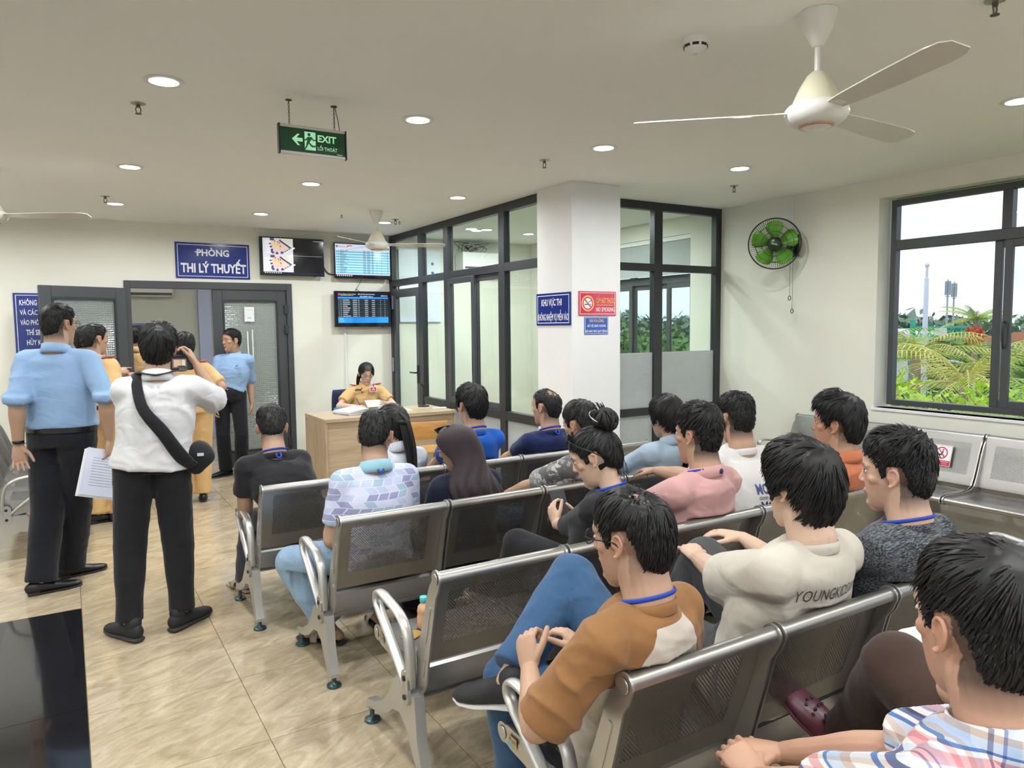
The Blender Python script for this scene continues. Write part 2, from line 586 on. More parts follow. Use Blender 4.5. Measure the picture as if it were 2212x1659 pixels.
# sliding sashes: the left one pushed open behind its neighbour, stiles side by side
s = sash(w1, 1.88, 2.805, B[2], B[3], 5.955)
s2 = sash(w1, 1.80, 2.722, B[2], B[3], 5.924)
MB().loft([(5.915, 2.70, 1.62), (5.895, 2.70, 1.60), (5.89, 2.70, 1.52), (5.90, 2.70, 1.44), (5.915, 2.70, 1.43)], [.008]*5, sub=3, n=8).build('window_latch', 'black_plastic', s2, smooth=True)
sash(w1, B[0], 1.90, B[2], B[3], 5.955)
MB().box((XD-.012, W1[0]-.02, W1[2]-.025), (5.92, W1[1]+.02, W1[2])).build('window_sill', 'plaster_white', w1, bevel=.004)
w0, B0 = window('window_2', W0, mul=[-1.0])
sash(w0, -1.0, B0[1], B0[2], B0[3], 5.955); sash(w0, B0[0], -.98, B0[2], B0[3], 5.924)
w2, B2 = window('window_3', W2, tr=(2.10, 2.19), mul=[6.86, 7.5])
sash(w2, 6.24, 6.88, B2[2], B2[3], 5.955); sash(w2, B2[0], 6.26, B2[2], B2[3], 5.924); sash(w2, 6.86, 7.6, B2[2], B2[3], 5.924); sash(w2, 7.58, B2[1], B2[2], B2[3], 5.955)
mat('blind_grey', (.42, .44, .44), .9)
MB().box((5.84, W2[0]+.02, 2.19), (5.845, W2[1]-.02, 2.57)).build('roller_blind', 'blind_grey', w2)
MB().box((5.82, W2[0]+.01, 2.56), (5.88, W2[1]-.01, 2.61)).build('blind_box', 'white_plastic', w2, bevel=.004)

# glazing beside the pillar (faces the seats)
g = empty('window_4', (0, 0, 0), kind='structure')
x0, x1 = 4.0, XD
def bar(parent, a, b, name='mullion', m='frame_dark'):
    return MB().box(a, b).build(name, m, parent, bevel=.003)
for a, b in ((x0, x0+.06), (4.885, 4.99), (x1-.075, x1)):
    bar(g, (a, YC, 0), (b, YC+.07, ZC))
for a, b in ((x0+.06, 4.885), (4.99, x1-.075)):
    bar(g, (a, YC, ZC-.075), (b, YC+.07, ZC), 'rail'); bar(g, (a, YC, 2.145), (b, YC+.07, 2.215), 'rail'); bar(g, (a, YC, .75), (b, YC+.07, .825), 'rail'); bar(g, (a, YC, 0), (b, YC+.07, .08), 'rail')
    for z0, z1 in ((2.215, ZC-.075), (.825, 2.145), (.08, .75)):
        MB().box((a, YC+.03, z0), (b, YC+.036, z1)).build('pane', 'glass', g)
    for z0, z1 in ((.825, 1.36), (.08, .75)):
        MB().box((a, YC+.0265, z0), (b, YC+.0285, z1)).build('frosted_film', 'frost_film', g)

# glass partition between seats and glazed room, with its door
g = empty('wall_partition', (0, 0, 0), kind='structure')
def barY(y0, y1, z0, z1, name='rail', x=XB, d=.07, m='frame_dark'):
    return MB().box((x, y0, z0), (x+d, y1, z1)).build(name, m, g, bevel=.003)
posts = [(YA-.07, YA), (7.955, 8.06), (7.262, 7.375), (6.063, 6.168), (5.385, 5.415)]
for a, b in posts:
    barY(a, b, 0, ZC, 'mullion')
bays = [(8.06, YA-.07), (7.375, 7.955), (6.168, 7.262), (5.415, 6.063)]
for i, (a, b) in enumerate(bays):
    barY(a, b, ZC-.08, ZC); barY(a, b, 2.155, 2.235)
    MB().box((XB+.03, a, 2.235), (XB+.036, b, ZC-.08)).build('pane', 'glass', g)
    if i:
        barY(a, b, .715, .80); barY(a, b, 0, .08)
        MB().box((XB+.03, a, .08), (XB+.036, b, .715)).build('pane', 'glass', g)
        MB().box((XB+.026, a, .08), (XB+.028, b, .715)).build('frosted_film', 'frost_film', g)
for a, b in (bays[1], bays[3]):
    MB().box((XB+.03, a, .80), (XB+.036, b, 2.155)).build('pane', 'glass', g)
def sashY(parent, y0, y1, z0, z1, x, wd=.06, dp=.035):
    f = MB()
    f.box((x, y0, z0), (x+dp, y0+wd, z1)); f.box((x, y1-wd, z0), (x+dp, y1, z1))
    f.box((x, y0+wd, z0), (x+dp, y1-wd, z0+wd)); f.box((x, y0+wd, z1-wd), (x+dp, y1-wd, z1))
    s = f.build('sash', 'frame_grey', parent, bevel=.003)
    MB().box((x+dp/2-.003, y0+wd, z0+wd), (x+dp/2+.003, y1-wd, z1-wd)).build('pane', 'glass', s)
    return s
sashY(g, 6.66, 7.262, .80, 2.155, XB-.012); s = sashY(g, 6.168, 6.72, .80, 2.155, XB+.028)
MB().box((XB-.004, 6.70, 1.12), (XB-.012+.0, 6.715, 1.36)).build('pull', 'black_plastic', s)
# door of the glazed room in the first bay
d = empty('door_2', (0, 0, 0), kind='structure')
f = MB(); y0, y1, z0, z1 = 8.075, 8.865, .01, 2.11
for a, b, c, e in ((y0, y0+.085, z0, z1), (y1-.085, y1, z0, z1), (y0+.085, y1-.085, z0, z0+.12), (y0+.085, y1-.085, z1-.10, z1)):
    f.box((XB+.004, a, c), (XB+.05, b, e))
lf = f.build('door_leaf', 'frame_grey', d, bevel=.003)
MB().box((XB+.024, y0+.085, z0+.12), (XB+.03, y1-.085, z1-.10)).build('pane', 'glass', lf)
for zz in (.35, 1.15, 1.95):
    MB().box((XB-.016, 8.855, zz-.09), (XB+.006, 8.885, zz+.09)).build('hinge', 'chrome', d, bevel=.003)
hb = MB().box((XB-.006, 8.10, .95), (XB+.004, 8.14, 1.17)); hb.cyl((XB-.05, 8.12, 1.08), (XB, 8.12, 1.08), .009); hb.cyl((XB-.05, 8.12, 1.08), (XB-.05, 8.24, 1.08), .009)
hb.build('door_handle', 'black_plastic', d, smooth=True, angle=40)

# main double door in the back wall
d = empty('door_1', (0, 0, 0), kind='structure')
f = MB()
f.box((DX0, YA-.02, 0), (DX0+.065, YA+.10, DZ)); f.box((DX1-.065, YA-.02, 0), (DX1, YA+.10, DZ)); f.box((DX0+.065, YA-.02, DZ-.08), (DX1-.065, YA+.10, DZ))
f.build('door_frame', 'frame_grey', d, bevel=.004)
def leaf(w_, handle_side=1):
    """leaf in local XZ plane, hinge at x=0, running along +x"""
    f = MB(); h = 2.08; s_ = .105
    f.box((0, -.025, .008), (s_, .025, h)); f.box((w_-s_, -.025, .008), (w_, .025, h)); f.box((s_, -.025, .008), (w_-s_, .025, .18)); f.box((s_, -.025, h-.115), (w_-s_, .025, h))
    lf = f.build('door_leaf', 'frame_grey', d, bevel=.004)
    e = MB(); i0 = .018
    for a, b in (((s_, -.03, .18), (s_+i0, .03, h-.115)), ((w_-s_-i0, -.03, .18), (w_-s_, .03, h-.115)), ((s_+i0, -.03, .18), (w_-s_-i0, .03, .18+i0)), ((s_+i0, -.03, h-.115-i0), (w_-s_-i0, .03, h-.115))):
        e.box(a, b)
    e.build('glazing_bead', 'frame_dark', lf)
    MB().box((s_, -.004, .18), (w_-s_, .004, h-.115)).build('pane', 'patterned_glass', lf)
    hb = MB()
    for s2_ in (-1, 1):
        hb.box((w_-.065, s2_*.025-.004, .93), (w_-.03, s2_*.025+.004, 1.16)); hb.cyl((w_-.048, s2_*.025, 1.08), (w_-.048, s2_*.07, 1.08), .009); hb.cyl((w_-.048, s2_*.07, 1.08), (w_-.16, s2_*.07, 1.08), .009)
    hb.build('door_handle', 'black_plastic', lf, smooth=True, angle=40)
    for zz in (.25, 1.62, 1.86):
        MB().box((-.02, -.055, zz-.055), (.03, -.02, zz+.055)).build('hinge', 'frame_dark', lf, bevel=.004)
    return lf
LW = .832
lr = leaf(LW); lr.rotation_euler = (0, 0, PI); lr.location = (DX1-.066, YA+.03, 0)
for ch in lr.children:
    if ch.name.startswith('hinge'):
        ch.location.y = .075
ll = leaf(LW); ll.rotation_euler = (0, 0, R(202.0)); ll.location = (DX0+.005, YA-.06, 0)
# note taped to the closed leaf
nt_ = MB().box((-.055, -.002, -.085), (.055, .002, .085)).build('paper_notice', mat('paper', (.80, .80, .82), .7), lr, loc=(.435, .034, 1.80))
mat('ink', (.05, .05, .06), .8)
MB().box((-.02, .0021, -.045), (.02, .0025, -.04)).box((-.04, .0021, .05), (.03, .0025, .052)).build('printed_lines', 'ink', nt_)
MB().box((.40, .030, 1.12), (.413, .034, 1.62)).build('tape_strip', 'paper', lr)
MB().box((.455, .030, 1.22), (.468, .034, 1.60)).build('tape_strip', 'paper', lr)

# exam room behind the door and corridor shell around the glazed room
w = MB()
w.box((-1.2, YA+.14, 0), (-1.05, 12.4, ZC)); w.box((4.3, YA+.14, 0), (4.45, 12.4, ZC)); w.box((-1.2, 12.4, 0), (4.45, 12.55, ZC))
tag(w.build('wall_exam_room', mat('exam_plaster', (.66, .67, .60), .8)), kind='structure')
MB().box((1.80, 12.30, 0), (1.98, 12.398, ZC)).build('trim_1', mat('trim_blue_grey', (.52, .56, .80), .5))
bpy.data.objects['trim_1']['kind'] = 'structure'
# ================================================================== ceiling fixtures
mat('led', (1, 1, 1), .5, emit=9.)
DL = {  # grid position -> label for the ones in view
    (0, 1): 'largest round white downlight, upper left above the exit sign',
    (0, 2): 'round white downlight left of and below the exit sign',
    (0, 3): 'round white downlight just under a sprinkler, nearest the left fan blade',
    (1, 1): 'round white downlight right of the exit sign',
    (1, 2): 'round white downlight directly below the exit sign',
    (1, 3): 'round white downlight above the blue exam room sign',
    (2, 1): 'round white downlight left of the pillar top by a sprinkler',
    (2, 2): 'round white downlight above the glass partition',
    (2, 3): 'small round white downlight behind the far still ceiling fan',
    (3, 1): 'round white downlight above the glazing right of the pillar',
    (3, 0): 'round white downlight at the right edge beside the near ceiling fan',
}
GX = [.46, 1.77, 3.11, 4.42, -.86, -2.18]
GYL = [1.99, 3.89, 6.0, 7.78, .1, -1.8, -3.4]
ringm = MB().lathe([(.066, -.004), (.088, -.006), (.090, 0), (.07, .004)], 32, caps=False).mesh('trim_ring'); ringm.materials.append(MATS['white_plastic'])
discm = MB().lathe([(.066, -.0035), (.066, .002)], 32).mesh('diffuser'); discm.materials.append(MATS['led'])
for ix, x in enumerate(GX):
    for iy, y in enumerate(GYL):
        if (ix, iy) == (2, 0): continue        # none where the near fan hangs
        e = empty('downlight', (x, y, ZC-.001))
        lab = DL.get((ix, iy), 'round white ceiling downlight out of the picture')
        tag(e, lab, 'downlight', 'ceiling downlights')
        for nm, me in (('trim_ring', ringm), ('diffuser', discm)):
            o = bpy.data.objects.new(nm, me); COL.objects.link(o); o.parent = e
        la = bpy.data.lights.new('downlight_lamp', 'AREA'); la.shape = 'DISK'; la.size = .13; la.energy = LAMP; la.color = (.955, .985, 1.0); la.spread = R(170)
        lo = bpy.data.objects.new('lamp', la); COL.objects.link(lo); lo.parent = e; lo.location = (0, 0, -.0085)
# lamps of the glazed room, and unseen ones added to light the exam room
for i, (x, y) in enumerate(((4.35, 6.4), (5.0, 6.5), (4.35, 7.9), (5.1, 7.9), (-.4, 9.45), (.9, 9.45), (2.2, 9.45), (3.5, 9.45))):
    e = empty('downlight', (x, y, ZC-.001))
    tag(e, ['round downlight left of two seen through the partition glass', 'round downlight right of two seen through the partition glass'][i] if i < 2 else
        ('round downlight deep in the glazed room' if i < 4 else 'unseen downlight added to light the exam room behind the door'), 'downlight', 'downlights of the rooms behind')
    for nm, me in (('trim_ring', ringm), ('diffuser', discm)):
        o = bpy.data.objects.new(nm, me); COL.objects.link(o); o.parent = e
    la = bpy.data.lights.new('downlight_lamp', 'AREA'); la.shape = 'DISK'; la.size = .13; la.energy = LAMP*(.75 if i < 4 else .8); la.color = (.955, .985, 1.0)
    lo = bpy.data.objects.new('lamp', la); COL.objects.link(lo); lo.parent = e; lo.location = (0, 0, -.0085)

# sprinklers
mat('sprinkler_metal', (.16, .15, .14), .35, metal=.8)
def sprinkler(x, y, lab, small=False):
    e = empty('sprinkler', (x, y, ZC)); tag(e, lab, 'sprinkler', 'ceiling sprinklers')
    if not small:
        MB().lathe([(.006, -.008), (.036, -.004), (.038, 0)], 20).build('escutcheon', mat('escutcheon_metal', (.45, .43, .40), .35, metal=.7), e, smooth=True, angle=40)
    b = MB(); s = 1 if not small else .6
    b.cyl((0, 0, 0), (0, 0, -.022*s), .010*s)
    for sx in (-1, 1):
        b.loft([(sx*.008*s, 0, -.02*s), (sx*.013*s, 0, -.032*s), (sx*.008*s, 0, -.048*s), (0, 0, -.052*s)], [.003]*4, n=6)
    b.build('sprinkler_head', 'sprinkler_metal', e, smooth=True, angle=50)
    MB().lathe([(.004, -.057*s), (.016*s, -.055*s), (.016*s, -.052*s), (.004, -.051*s)], 14).build('deflector', 'sprinkler_metal', e)
for x, y, l, s in ((.384, 4.328, 'steel ceiling sprinkler below the largest downlight at upper left', 0), (.362, 7.403, 'steel ceiling sprinkler directly over the left far downlight', 0),
                (2.968, 4.381, 'steel ceiling sprinkler above the pillar and partition', 0), (4.918, 4.387, 'steel ceiling sprinkler above the right glazing near the wall fan', 0),
                (3.124, 7.50, 'steel ceiling sprinkler beside the far still ceiling fan', 0), (2.513, 7.467, 'small bare sprinkler nozzle left of the far ceiling fan', 1),
                (3.22, 7.62, 'small bare sprinkler nozzle right of the far ceiling fan', 1), (2.976, 1.435, 'sprinkler at the top right corner of the picture', 0)):
    sprinkler(x, y, l, s)

# smoke detector
e = empty('smoke_detector', (2.288, 2.256, ZC)); tag(e, 'round white smoke detector on the ceiling left of the near fan', 'smoke detector')
MB().lathe([(.052, -.022), (.056, -.018), (.056, 0)], 32).build('base', 'white_plastic', e, smooth=True, angle=40)
MB().lathe([(.012, -.058), (.022, -.055), (.034, -.046), (.044, -.040), (.046, -.036), (.05, -.022)], 32).build('cap', 'white_plastic', e, smooth=True, angle=40)
b = MB()
for k in range(8):
    a = 2*PI*k/8
    b.obox(Matrix.Rotation(a, 4, 'Z') @ Matrix.Translation((.0468, 0, -.031)), .0025, .013, .005)
b.build('vent_slots', 'black_plastic', e)
MB().lathe([(.003, -.060), (.009, -.059), (.010, -.056)], 14).build('indicator', mat('indicator_lens', (.7, .75, .4), .2), e, smooth=True)

# ceiling fans
mat('fan_cream', (.74, .69, .52), .35)
mat('fan_white', (.80, .79, .75), .28)
mat('fan_copper', (.55, .33, .22), .3, metal=.7)
mat('fan_blade', (.70, .68, .62), .16, spec=.7)
def ceiling_fan(x, y, z0, ang, label):
    """z0 = motor centre height"""
    e = empty('ceiling_fan', (x, y, z0)); tag(e, label, 'ceiling fan')
    top = ZC-z0
    MB().lathe([(.016, top-.13), (.022, top-.125), (.050, top-.07), (.068, top-.015), (.069, top-.001)], 32).build('canopy', 'fan_white', e, smooth=True, angle=50)
    MB().cyl((0, 0, .09), (0, 0, top-.11), .0115, 14).build('down_rod', 'fan_white', e, smooth=True, angle=50)
    MB().lathe([(.090, .035), (.085, .05), (.062, .10), (.038, .14), (.020, .155), (.012, .158)], 32).build('motor_cone', 'fan_cream', e, smooth=True, angle=50)
    MB().lathe([(.058, -.048), (.085, -.042), (.108, -.025), (.118, -.004), (.116, .014), (.105, .028), (.088, .037)], 36).build('motor_housing', 'fan_white', e, smooth=True, angle=60)
    MB().lathe([(.060, -.053), (.064, -.052), (.066, -.046), (.061, -.044)], 36).build('trim_ring', 'fan_copper', e, smooth=True)
    MB().lathe([(.010, -.060), (.045, -.057), (.060, -.050), (.060, -.046)], 36).build('bottom_cap', 'fan_white', e, smooth=True)
    prof = [(.10, -.032, .032), (.20, -.042, .044), (.40, -.052, .056), (.60, -.056, .060), (.66, -.050, .052), (.69, -.03, .034)]
    for k in range(3):
        a = R(ang[k])
        rot = Matrix.Rotation(a, 4, 'Z')
        vs = []; fs = []
        for r_, wa, wb_ in prof:
            tw = R(13)
            for w_, zt in ((wa, .002), (wb_, .002), (wb_, -.002), (wa, -.002)):
                vs.append(rot @ V((r_, w_*math.cos(tw), .004-w_*math.sin(tw)+zt)))
        for j in range(len(prof)-1):
            for i in range(4):
                fs.append((4*j+i, 4*j+(i+1) % 4, 4*j+4+(i+1) % 4, 4*j+4+i))
        fs += [(0, 1, 2, 3), tuple(4*(len(prof)-1)+i for i in (3, 2, 1, 0))]
        bl = MB().add(vs, fs).build('blade', 'fan_blade', e, smooth=True, angle=30, fix=True)
        MB().obox(rot @ Matrix.Translation((.12, 0, .004)) @ Matrix.Rotation(R(-13), 4, 'X'), .035, .02, .004).build('blade_bracket', 'fan_white', bl, bevel=.002)
ceiling_fan(2.50, 1.83, 2.425, (138, 4, 250), 'white three-blade ceiling fan hanging close at upper right')
ceiling_fan(2.735, 7.06, 2.46, (100, 220, 340), 'cream ceiling fan seen edge-on in front of the lower screens')
ceiling_fan(-.42, 6.5, 2.455, (-27, 93, 213), 'ceiling fan cut by the left edge, one grey blade showing')

# hanging exit sign
mat('sign_green', (.010, .085, .030), .25)
mat('sign_glow', (.42, .86, .52), .4, emit=.35)
mat('aluminium', (.62, .62, .61), .35, metal=.8)
e = empty('exit_sign', (1.163, 3.885, 2.60)); tag(e, 'green hanging exit sign with arrow and running figure', 'exit sign')
MB().box((-.172, -.008, -.060), (.172, .008, .060)).build('sign_panel', 'sign_green', e)
for s_ in (-1, 1):
    MB().box((-.172, -.013, s_*.067-.008), (.172, .013, s_*.067+.008)).build('edge_rail', 'aluminium', e, bevel=.003)
    MB().box((s_*.176-.005, -.015, -.076), (s_*.176+.005, .015, .076)).build('end_cap', 'black_plastic', e, bevel=.003)
M = frame((0, -.0085, 0), (1, 0, 0), (0, 0, 1))
prints = [([(-.112, .004), (-.082, .032), (-.070, .032), (-.088, .012), (-.056, .012), (-.056, -.006), (-.088, -.006), (-.070, -.026), (-.082, -.026)], (.42, .86, .52)),
          (rect(-.046, -.045, .012, .048), (.42, .86, .52))]
gr = (.010, .085, .030)
fig = [circ(-.022, .034, .0085, 12), [(-.030, .022), (-.008, .024), (-.004, .018), (-.020, -.006), (-.034, -.004)],
       [(-.010, .022), (.004, .010), (.014, .012), (.014, .006), (.002, .003), (-.014, .012)], [(-.030, .021), (-.042, .008), (-.046, .009), (-.046, .002), (-.040, .001), (-.026, .012)],
       [(-.034, -.004), (-.020, -.006), (-.004, -.020), (.016, -.018), (.018, -.026), (-.008, -.030), (-.024, -.014)],
       [(-.036, -.004), (-.024, -.008), (-.030, -.024), (-.042, -.044), (-.050, -.044), (-.038, -.022)]]
prints += [(p, gr) for p in fig]
em = attr_mat('glow_print', .5, emit=.35)
flat('exit_symbols', prints, em, e, M)
text('exit_lettering', 'EXIT', 'sign_glow', e, M @ Matrix.Translation((.073, .020, 0)), .100, .036, bold=.03)
text('exit_lettering', 'LỐI THOÁT', 'sign_glow', e, M @ Matrix.Translation((.075, -.026, 0)), .105, .030, bold=.01)
flat('maker_mark', [(rect(.125, -.0545, .155, -.0515), (.42, .86, .52))], em, e, M, z=.0012)
mat('chain_metal', (.08, .075, .07), .5, metal=.6)
for cx_ in (-.120, .118):
    b = MB()
    z = .078; k = 0
    while z < .196:
        a = PI/2*(k % 2)
        b.loft([V((cx_+.004*math.cos(t)*math.cos(a), .004*math.cos(t)*math.sin(a), z+.007+.008*math.sin(t))) for t in [2*PI*i/8 for i in range(8)]], [.0013]*8, n=5, closed=True)
        z += .0115; k += 1
    b.lathe([(.016, .196), (.018, .199)], 12, Matrix.Translation((cx_, 0, 0)))
    b.build('chain', 'chain_metal', e, smooth=True)
MB().loft([(.125, 0, .199), (.130, .002, .17), (.140, 0, .12), (.145, 0, .075)], [.0022]*4, sub=3, n=6).build('power_cord', 'chain_metal', e, smooth=True)

# ================================================================== signs on the walls
mat('sign_blue', (.008, .028, .235), .18, coat=.3)
mat('sign_white', (.86, .86, .88), .5)
mat('sign_red', (.62, .035, .075), .14, coat=.4)
mat('sign_yellow', (.80, .55, .16), .4)
mat('sign_blue_light', (.03, .10, .42), .14, coat=.4)
def board(name, label, origin, x, y, w, h, m, border=None, t=.012, cat='sign', bm='sign_white', bw=.006):
    """board centred on origin; x, y: in-plane axes; thickness behind the face"""
    M = frame(origin, x, y)
    o = MB().prism(rect(-w/2, -h/2, w/2, h/2), -t, 0, M).build(name, m, bevel=.002)
    tag(o, label, cat)
    if border is not None:
        i = border
        b = MB()
        for r_ in (rect(-w/2+i, -h/2+i, w/2-i, -h/2+i+bw), rect(-w/2+i, h/2-i-bw, w/2-i, h/2-i), rect(-w/2+i, -h/2+i+bw, -w/2+i+bw, h/2-i-bw), rect(w/2-i-bw, -h/2+i+bw, w/2-i, h/2-i-bw)):
            b.prism(r_, 0, .0006, M)
        b.build('border_line', bm, o)
    return o, M
X_, Z_ = (1, 0, 0), (0, 0, 1)
o, M = board('room_sign', 'blue board reading PHÒNG THI LÝ THUYẾT above the double door', (1.4875, YA-.012, 2.405), X_, Z_, .795, .40, 'sign_blue', .022)
text('lettering', 'PHÒNG', 'sign_white', o, M @ Matrix.Translation((.0, .10, 0)), .345, .098, bold=.03)
text('lettering', 'THI LÝ THUYẾT', 'sign_white', o, M @ Matrix.Translation((.005, -.055, 0)), .70, .165, bold=.035)
o, M = board('rules_sign', 'tall blue rules board on the wall behind the open door leaf', (-.13, YA-.012, 1.50), X_, Z_, .60, 1.03, 'sign_blue', .02)
for i, (t_, w_) in enumerate((('KHÔNG', .15), ('VÀ CÁC T', .19), ('VÀO PHÒNG', .215), ('THÍ SINH', .17), ('HỦY K', .125))):
    text('lettering', t_, 'sign_white', o, M @ Matrix.Translation((-.248+(.045 if i > 2 else 0), .425-i*.101, 0)), w_, .066 if i in (1, 2) else .072, align='L', bold=.02)
# pillar boards
o, M = board('area_sign', 'dark blue board reading KHU VỰC THI on the pillar side', (3.565-.010, 5.135, 1.768), (0, -1, 0), Z_, .505, .275, 'sign_blue', .018, t=.010)
text('lettering', 'KHU VỰC THI', 'sign_white', o, M @ Matrix.Translation((-.02, .055, 0)), .30, .085, bold=.02)
text('lettering', 'KHÔNG NHIỆM VỤ MIỄN VÀO', 'sign_white', o, M @ Matrix.Translation((0, -.060, 0)), .455, .105, bold=.012)
o, M = board('no_smoking_sign', 'red no smoking board with yellow ring on the pillar front', (3.823, 4.87-.010, 1.810), X_, Z_, .392, .200, 'sign_red', .010, t=.010, bw=.004)
ye, wh, bk, rd = (.80, .55, .16), (.80, .80, .84), (.03, .03, .05), (.62, .035, .075)
pp = [(p, ye) for p in ring_polys(-.105, 0, .054, .066)] + [(circ(-.105, 0, .044), wh)]
pp += [(rect(-.140, -.013, -.088, -.005), bk), (rect(-.084, -.013, -.074, -.005), bk)]
for i in range(6):
    pp.append((rect(-.100+.007*i, .004+.004*i, -.094+.007*i, .010+.004*i+(.006 if i % 2 else 0)), bk))
pp.append(([(-.142, .030), (-.134, .037), (-.068, -.030), (-.076, -.037)], rd))
pp.append((rect(-.018, -.016, .178, -.011), ye))
pr = attr_mat('print', .4)
flat('no_smoking_symbol', pp, pr, o, M, z=.0008)
text('lettering', 'CẤM HÚT THUỐC', 'sign_yellow', o, M @ Matrix.Translation((.08, .036, 0)), .196, .072, bold=.008)
text('lettering', 'NO SMOKING', 'sign_white', o, M @ Matrix.Translation((.08, -.050, 0)), .196, .036, bold=.01)
o, M = board('hygiene_sign', 'small blue notice under the no smoking board on the pillar', (3.813, 4.87-.006, 1.624), X_, Z_, .250, .146, 'sign_blue_light', .006, t=.006, bw=.0025)
for i, (t_, w_, m_) in enumerate((('XIN VUI LÒNG', .155, 'sign_yellow'), ('GIỮ VỆ SINH CHUNG', .20, 'sign_white'), ('BỎ RÁC NƠI QUY ĐỊNH', .225, 'sign_white'))):
    text('lettering', t_, m_, o, M @ Matrix.Translation((0, .045-.045*i, 0)), w_, .032, bold=.012)

# ================================================================== wall screens
mat('tv_bezel', (.010, .010, .012), .18, coat=.3)
scr = attr_mat('screen', .12, emit=.48, spec=.6)
mat('screen_text_white', (.85, .87, .9), .5, emit=.5)
mat('screen_text_yellow', (.85, .65, .05), .5, emit=.5)
mat('screen_text_blue', (.02, .10, .38), .5)
def tv(label, x0, x1, z0, z1, polys):
    w, h = x1-x0, z1-z0
    e = empty('wall_screen', ((x0+x1)/2, YA-.075, (z0+z1)/2)); tag(e, label, 'screen')
    MB().box((-w/2, -.018, -h/2), (w/2, .018, h/2)).build('bezel', 'tv_bezel', e, bevel=.004)
    MB().box((-w*.3, .018, -h*.3), (w*.3, .075, h*.3)).build('wall_bracket', 'black_plastic', e)
    MB().box((w*.33, -.019, -h/2-.008), (w*.36, -.006, -h/2+.002)).build('sensor', 'black_plastic', e)
    M = frame((0, -.0182, .006), (1, 0, 0), (0, 0, 1))
    iw, ih = w/2-.014, h/2-.019
    flat('display', [(rect(-iw, -ih, iw, ih), (.006, .006, .008))]+[([(-iw+2*iw*a, -ih+2*ih*b) for a, b in p], c) for p, c in polys], scr, e, M)
    return e, M, iw, ih
# surveillance pictures
pl = []
rnd = random.Random(3)
def cctv(y0, y1):
    q = lambda pts: [(.03+.48*a, y0+(y1-y0)*b) for a, b in pts]
    o_ = [(q([(0, 0), (1, 0), (1, 1), (0, 1)]), (.62, .62, .70)), (q([(.20, 0), (.62, 0), (1, .42), (.75, .95), (.30, .95)]), (.66, .52, .44)),
          (q([(.78, .9), (1, .45), (1, 1), (.6, 1)]), (.60, .64, .60))]
    for k in range(4):
        o_.append((q([(.06+.015*k, .72-.2*k+.12), (.26+.01*k, .74-.2*k+.1), (.28+.01*k, .60-.2*k+.1), (.07+.015*k, .58-.2*k+.12)]), (.72, .72, .80)))
        o_.append((q([(.20+.03*k, .60-.17*k+.1), (.27+.03*k, .62-.17*k+.1), (.28+.03*k, .52-.17*k+.1), (.21+.03*k, .5-.17*k+.1)]), (.05, .05, .14)))
    for k in range(9):
        a, b = .55+.045*k, .93-.055*k
        o_.append((q([(a, b), (a+.06, b-.02), (a+.05, b-.13), (a-.01, b-.10)]), (.04, .06, .20) if k % 2 else (.07, .07, .10)))
        o_.append((q([(a+.07, b+.0), (a+.13, b-.04), (a+.14, b-.09), (a+.07, b-.07)]), (.78, .78, .82)))
    for k in range(4):
        a, b = .70+.07*k, .10+.07*k
        o_.append((q([(a, b), (a+.16, b+.12), (a+.13, b+.2), (a-.03, b+.08)]), (.70, .70, .76)))
        o_.append((q([(a-.05, b+.02), (a, b+.05), (a-.02, b+.11), (a-.06, b+.09)]), (.08, .08, .14)))
    for a, b in ((.30, .12), (.46, .04), (.62, .08)):
        o_.append((q(circ(a, b+.08, .045, 8, .08)), (.03, .08, .40)))
    for a, b, c in ((.40, .80, (.75, .50, .06)), (.50, .74, (.75, .40, .25)), (.56, .70, (.75, .42, .28)), (.58, .50, (.75, .42, .28))):
        o_.append((q([(a-.025, b), (a+.025, b), (a+.03, b-.16), (a-.02, b-.2)]), c))
        o_.append((q(circ(a, b+.03, .02, 6, .04)), (.06, .04, .03)))
    o_.append((q([(.24, .86), (.38, .86), (.38, 1), (.24, 1)]), (.05, .07, .2)))
    return o_
pl = cctv(.52, 1.0)+cctv(.045, .52)+[(rect(.515, .515, .985, .525), (.30, .30, .42)), (rect(0, 0, 1, .035), (.006, .012, .05)), (rect(.84, .95, .98, .965), (.35, .35, .4))]
pl += [(rect(.05+.035*k, .006, .07+.035*k, .028), (.6, .6, .7)) for k in range(8)]
tv('wall screen showing surveillance pictures of the exam room, left half lit', 1.985, 2.745, 2.255, 2.705, pl)
# theory results table
cy_ = (.05, .50, .66); pl = [(rect(0, .06, 1, 1), (.52, .60, .82)), (rect(0, .055, 1, .10), (.56, .46, .60))]
for k in range(18):
    y = .10+.040*k
    pl.append((rect(.01, y, .99, y+.040), cy_ if k % 2 == 0 else (.60, .58, .70)))
    if k < 18:
        for a, b in ((.02, .03), (.05, .065), (.08, .08+rnd.uniform(.06, .16)), (.50, .55), (.57, .63), (.66, .69), (.75, .76), (.84, .85), (.95, .97)):
            pl.append((rect(a, y+.012, b, y+.028), (.06, .14, .24)))
pl += [(rect(0, .82, 1, 1), (.60, .66, .86)), ([(.19, .88), (.22, .96), (.29, .97), (.31, .91), (.27, .94), (.23, .92)], (.75, .10, .05)), (circ(.03, .92, .018, 10, .035), (.25, .08, .2)),
       (rect(.06, .90, .18, .92), (.75, .25, .12)), (rect(.89, .86, .985, .92), (.03, .03, .02)), (rect(.905, .875, .97, .905), (.55, .5, .1)), (rect(0, 0, 1, .055), (.01, .01, .015))]
pl += [(rect(.02+.036*k, .012, .04+.036*k, .04), (.6, .62, .66)) for k in range(8)]
e, M, iw, ih = tv('wall screen with cyan striped results table, upper right', 2.872, 3.612, 2.243, 2.680, pl)
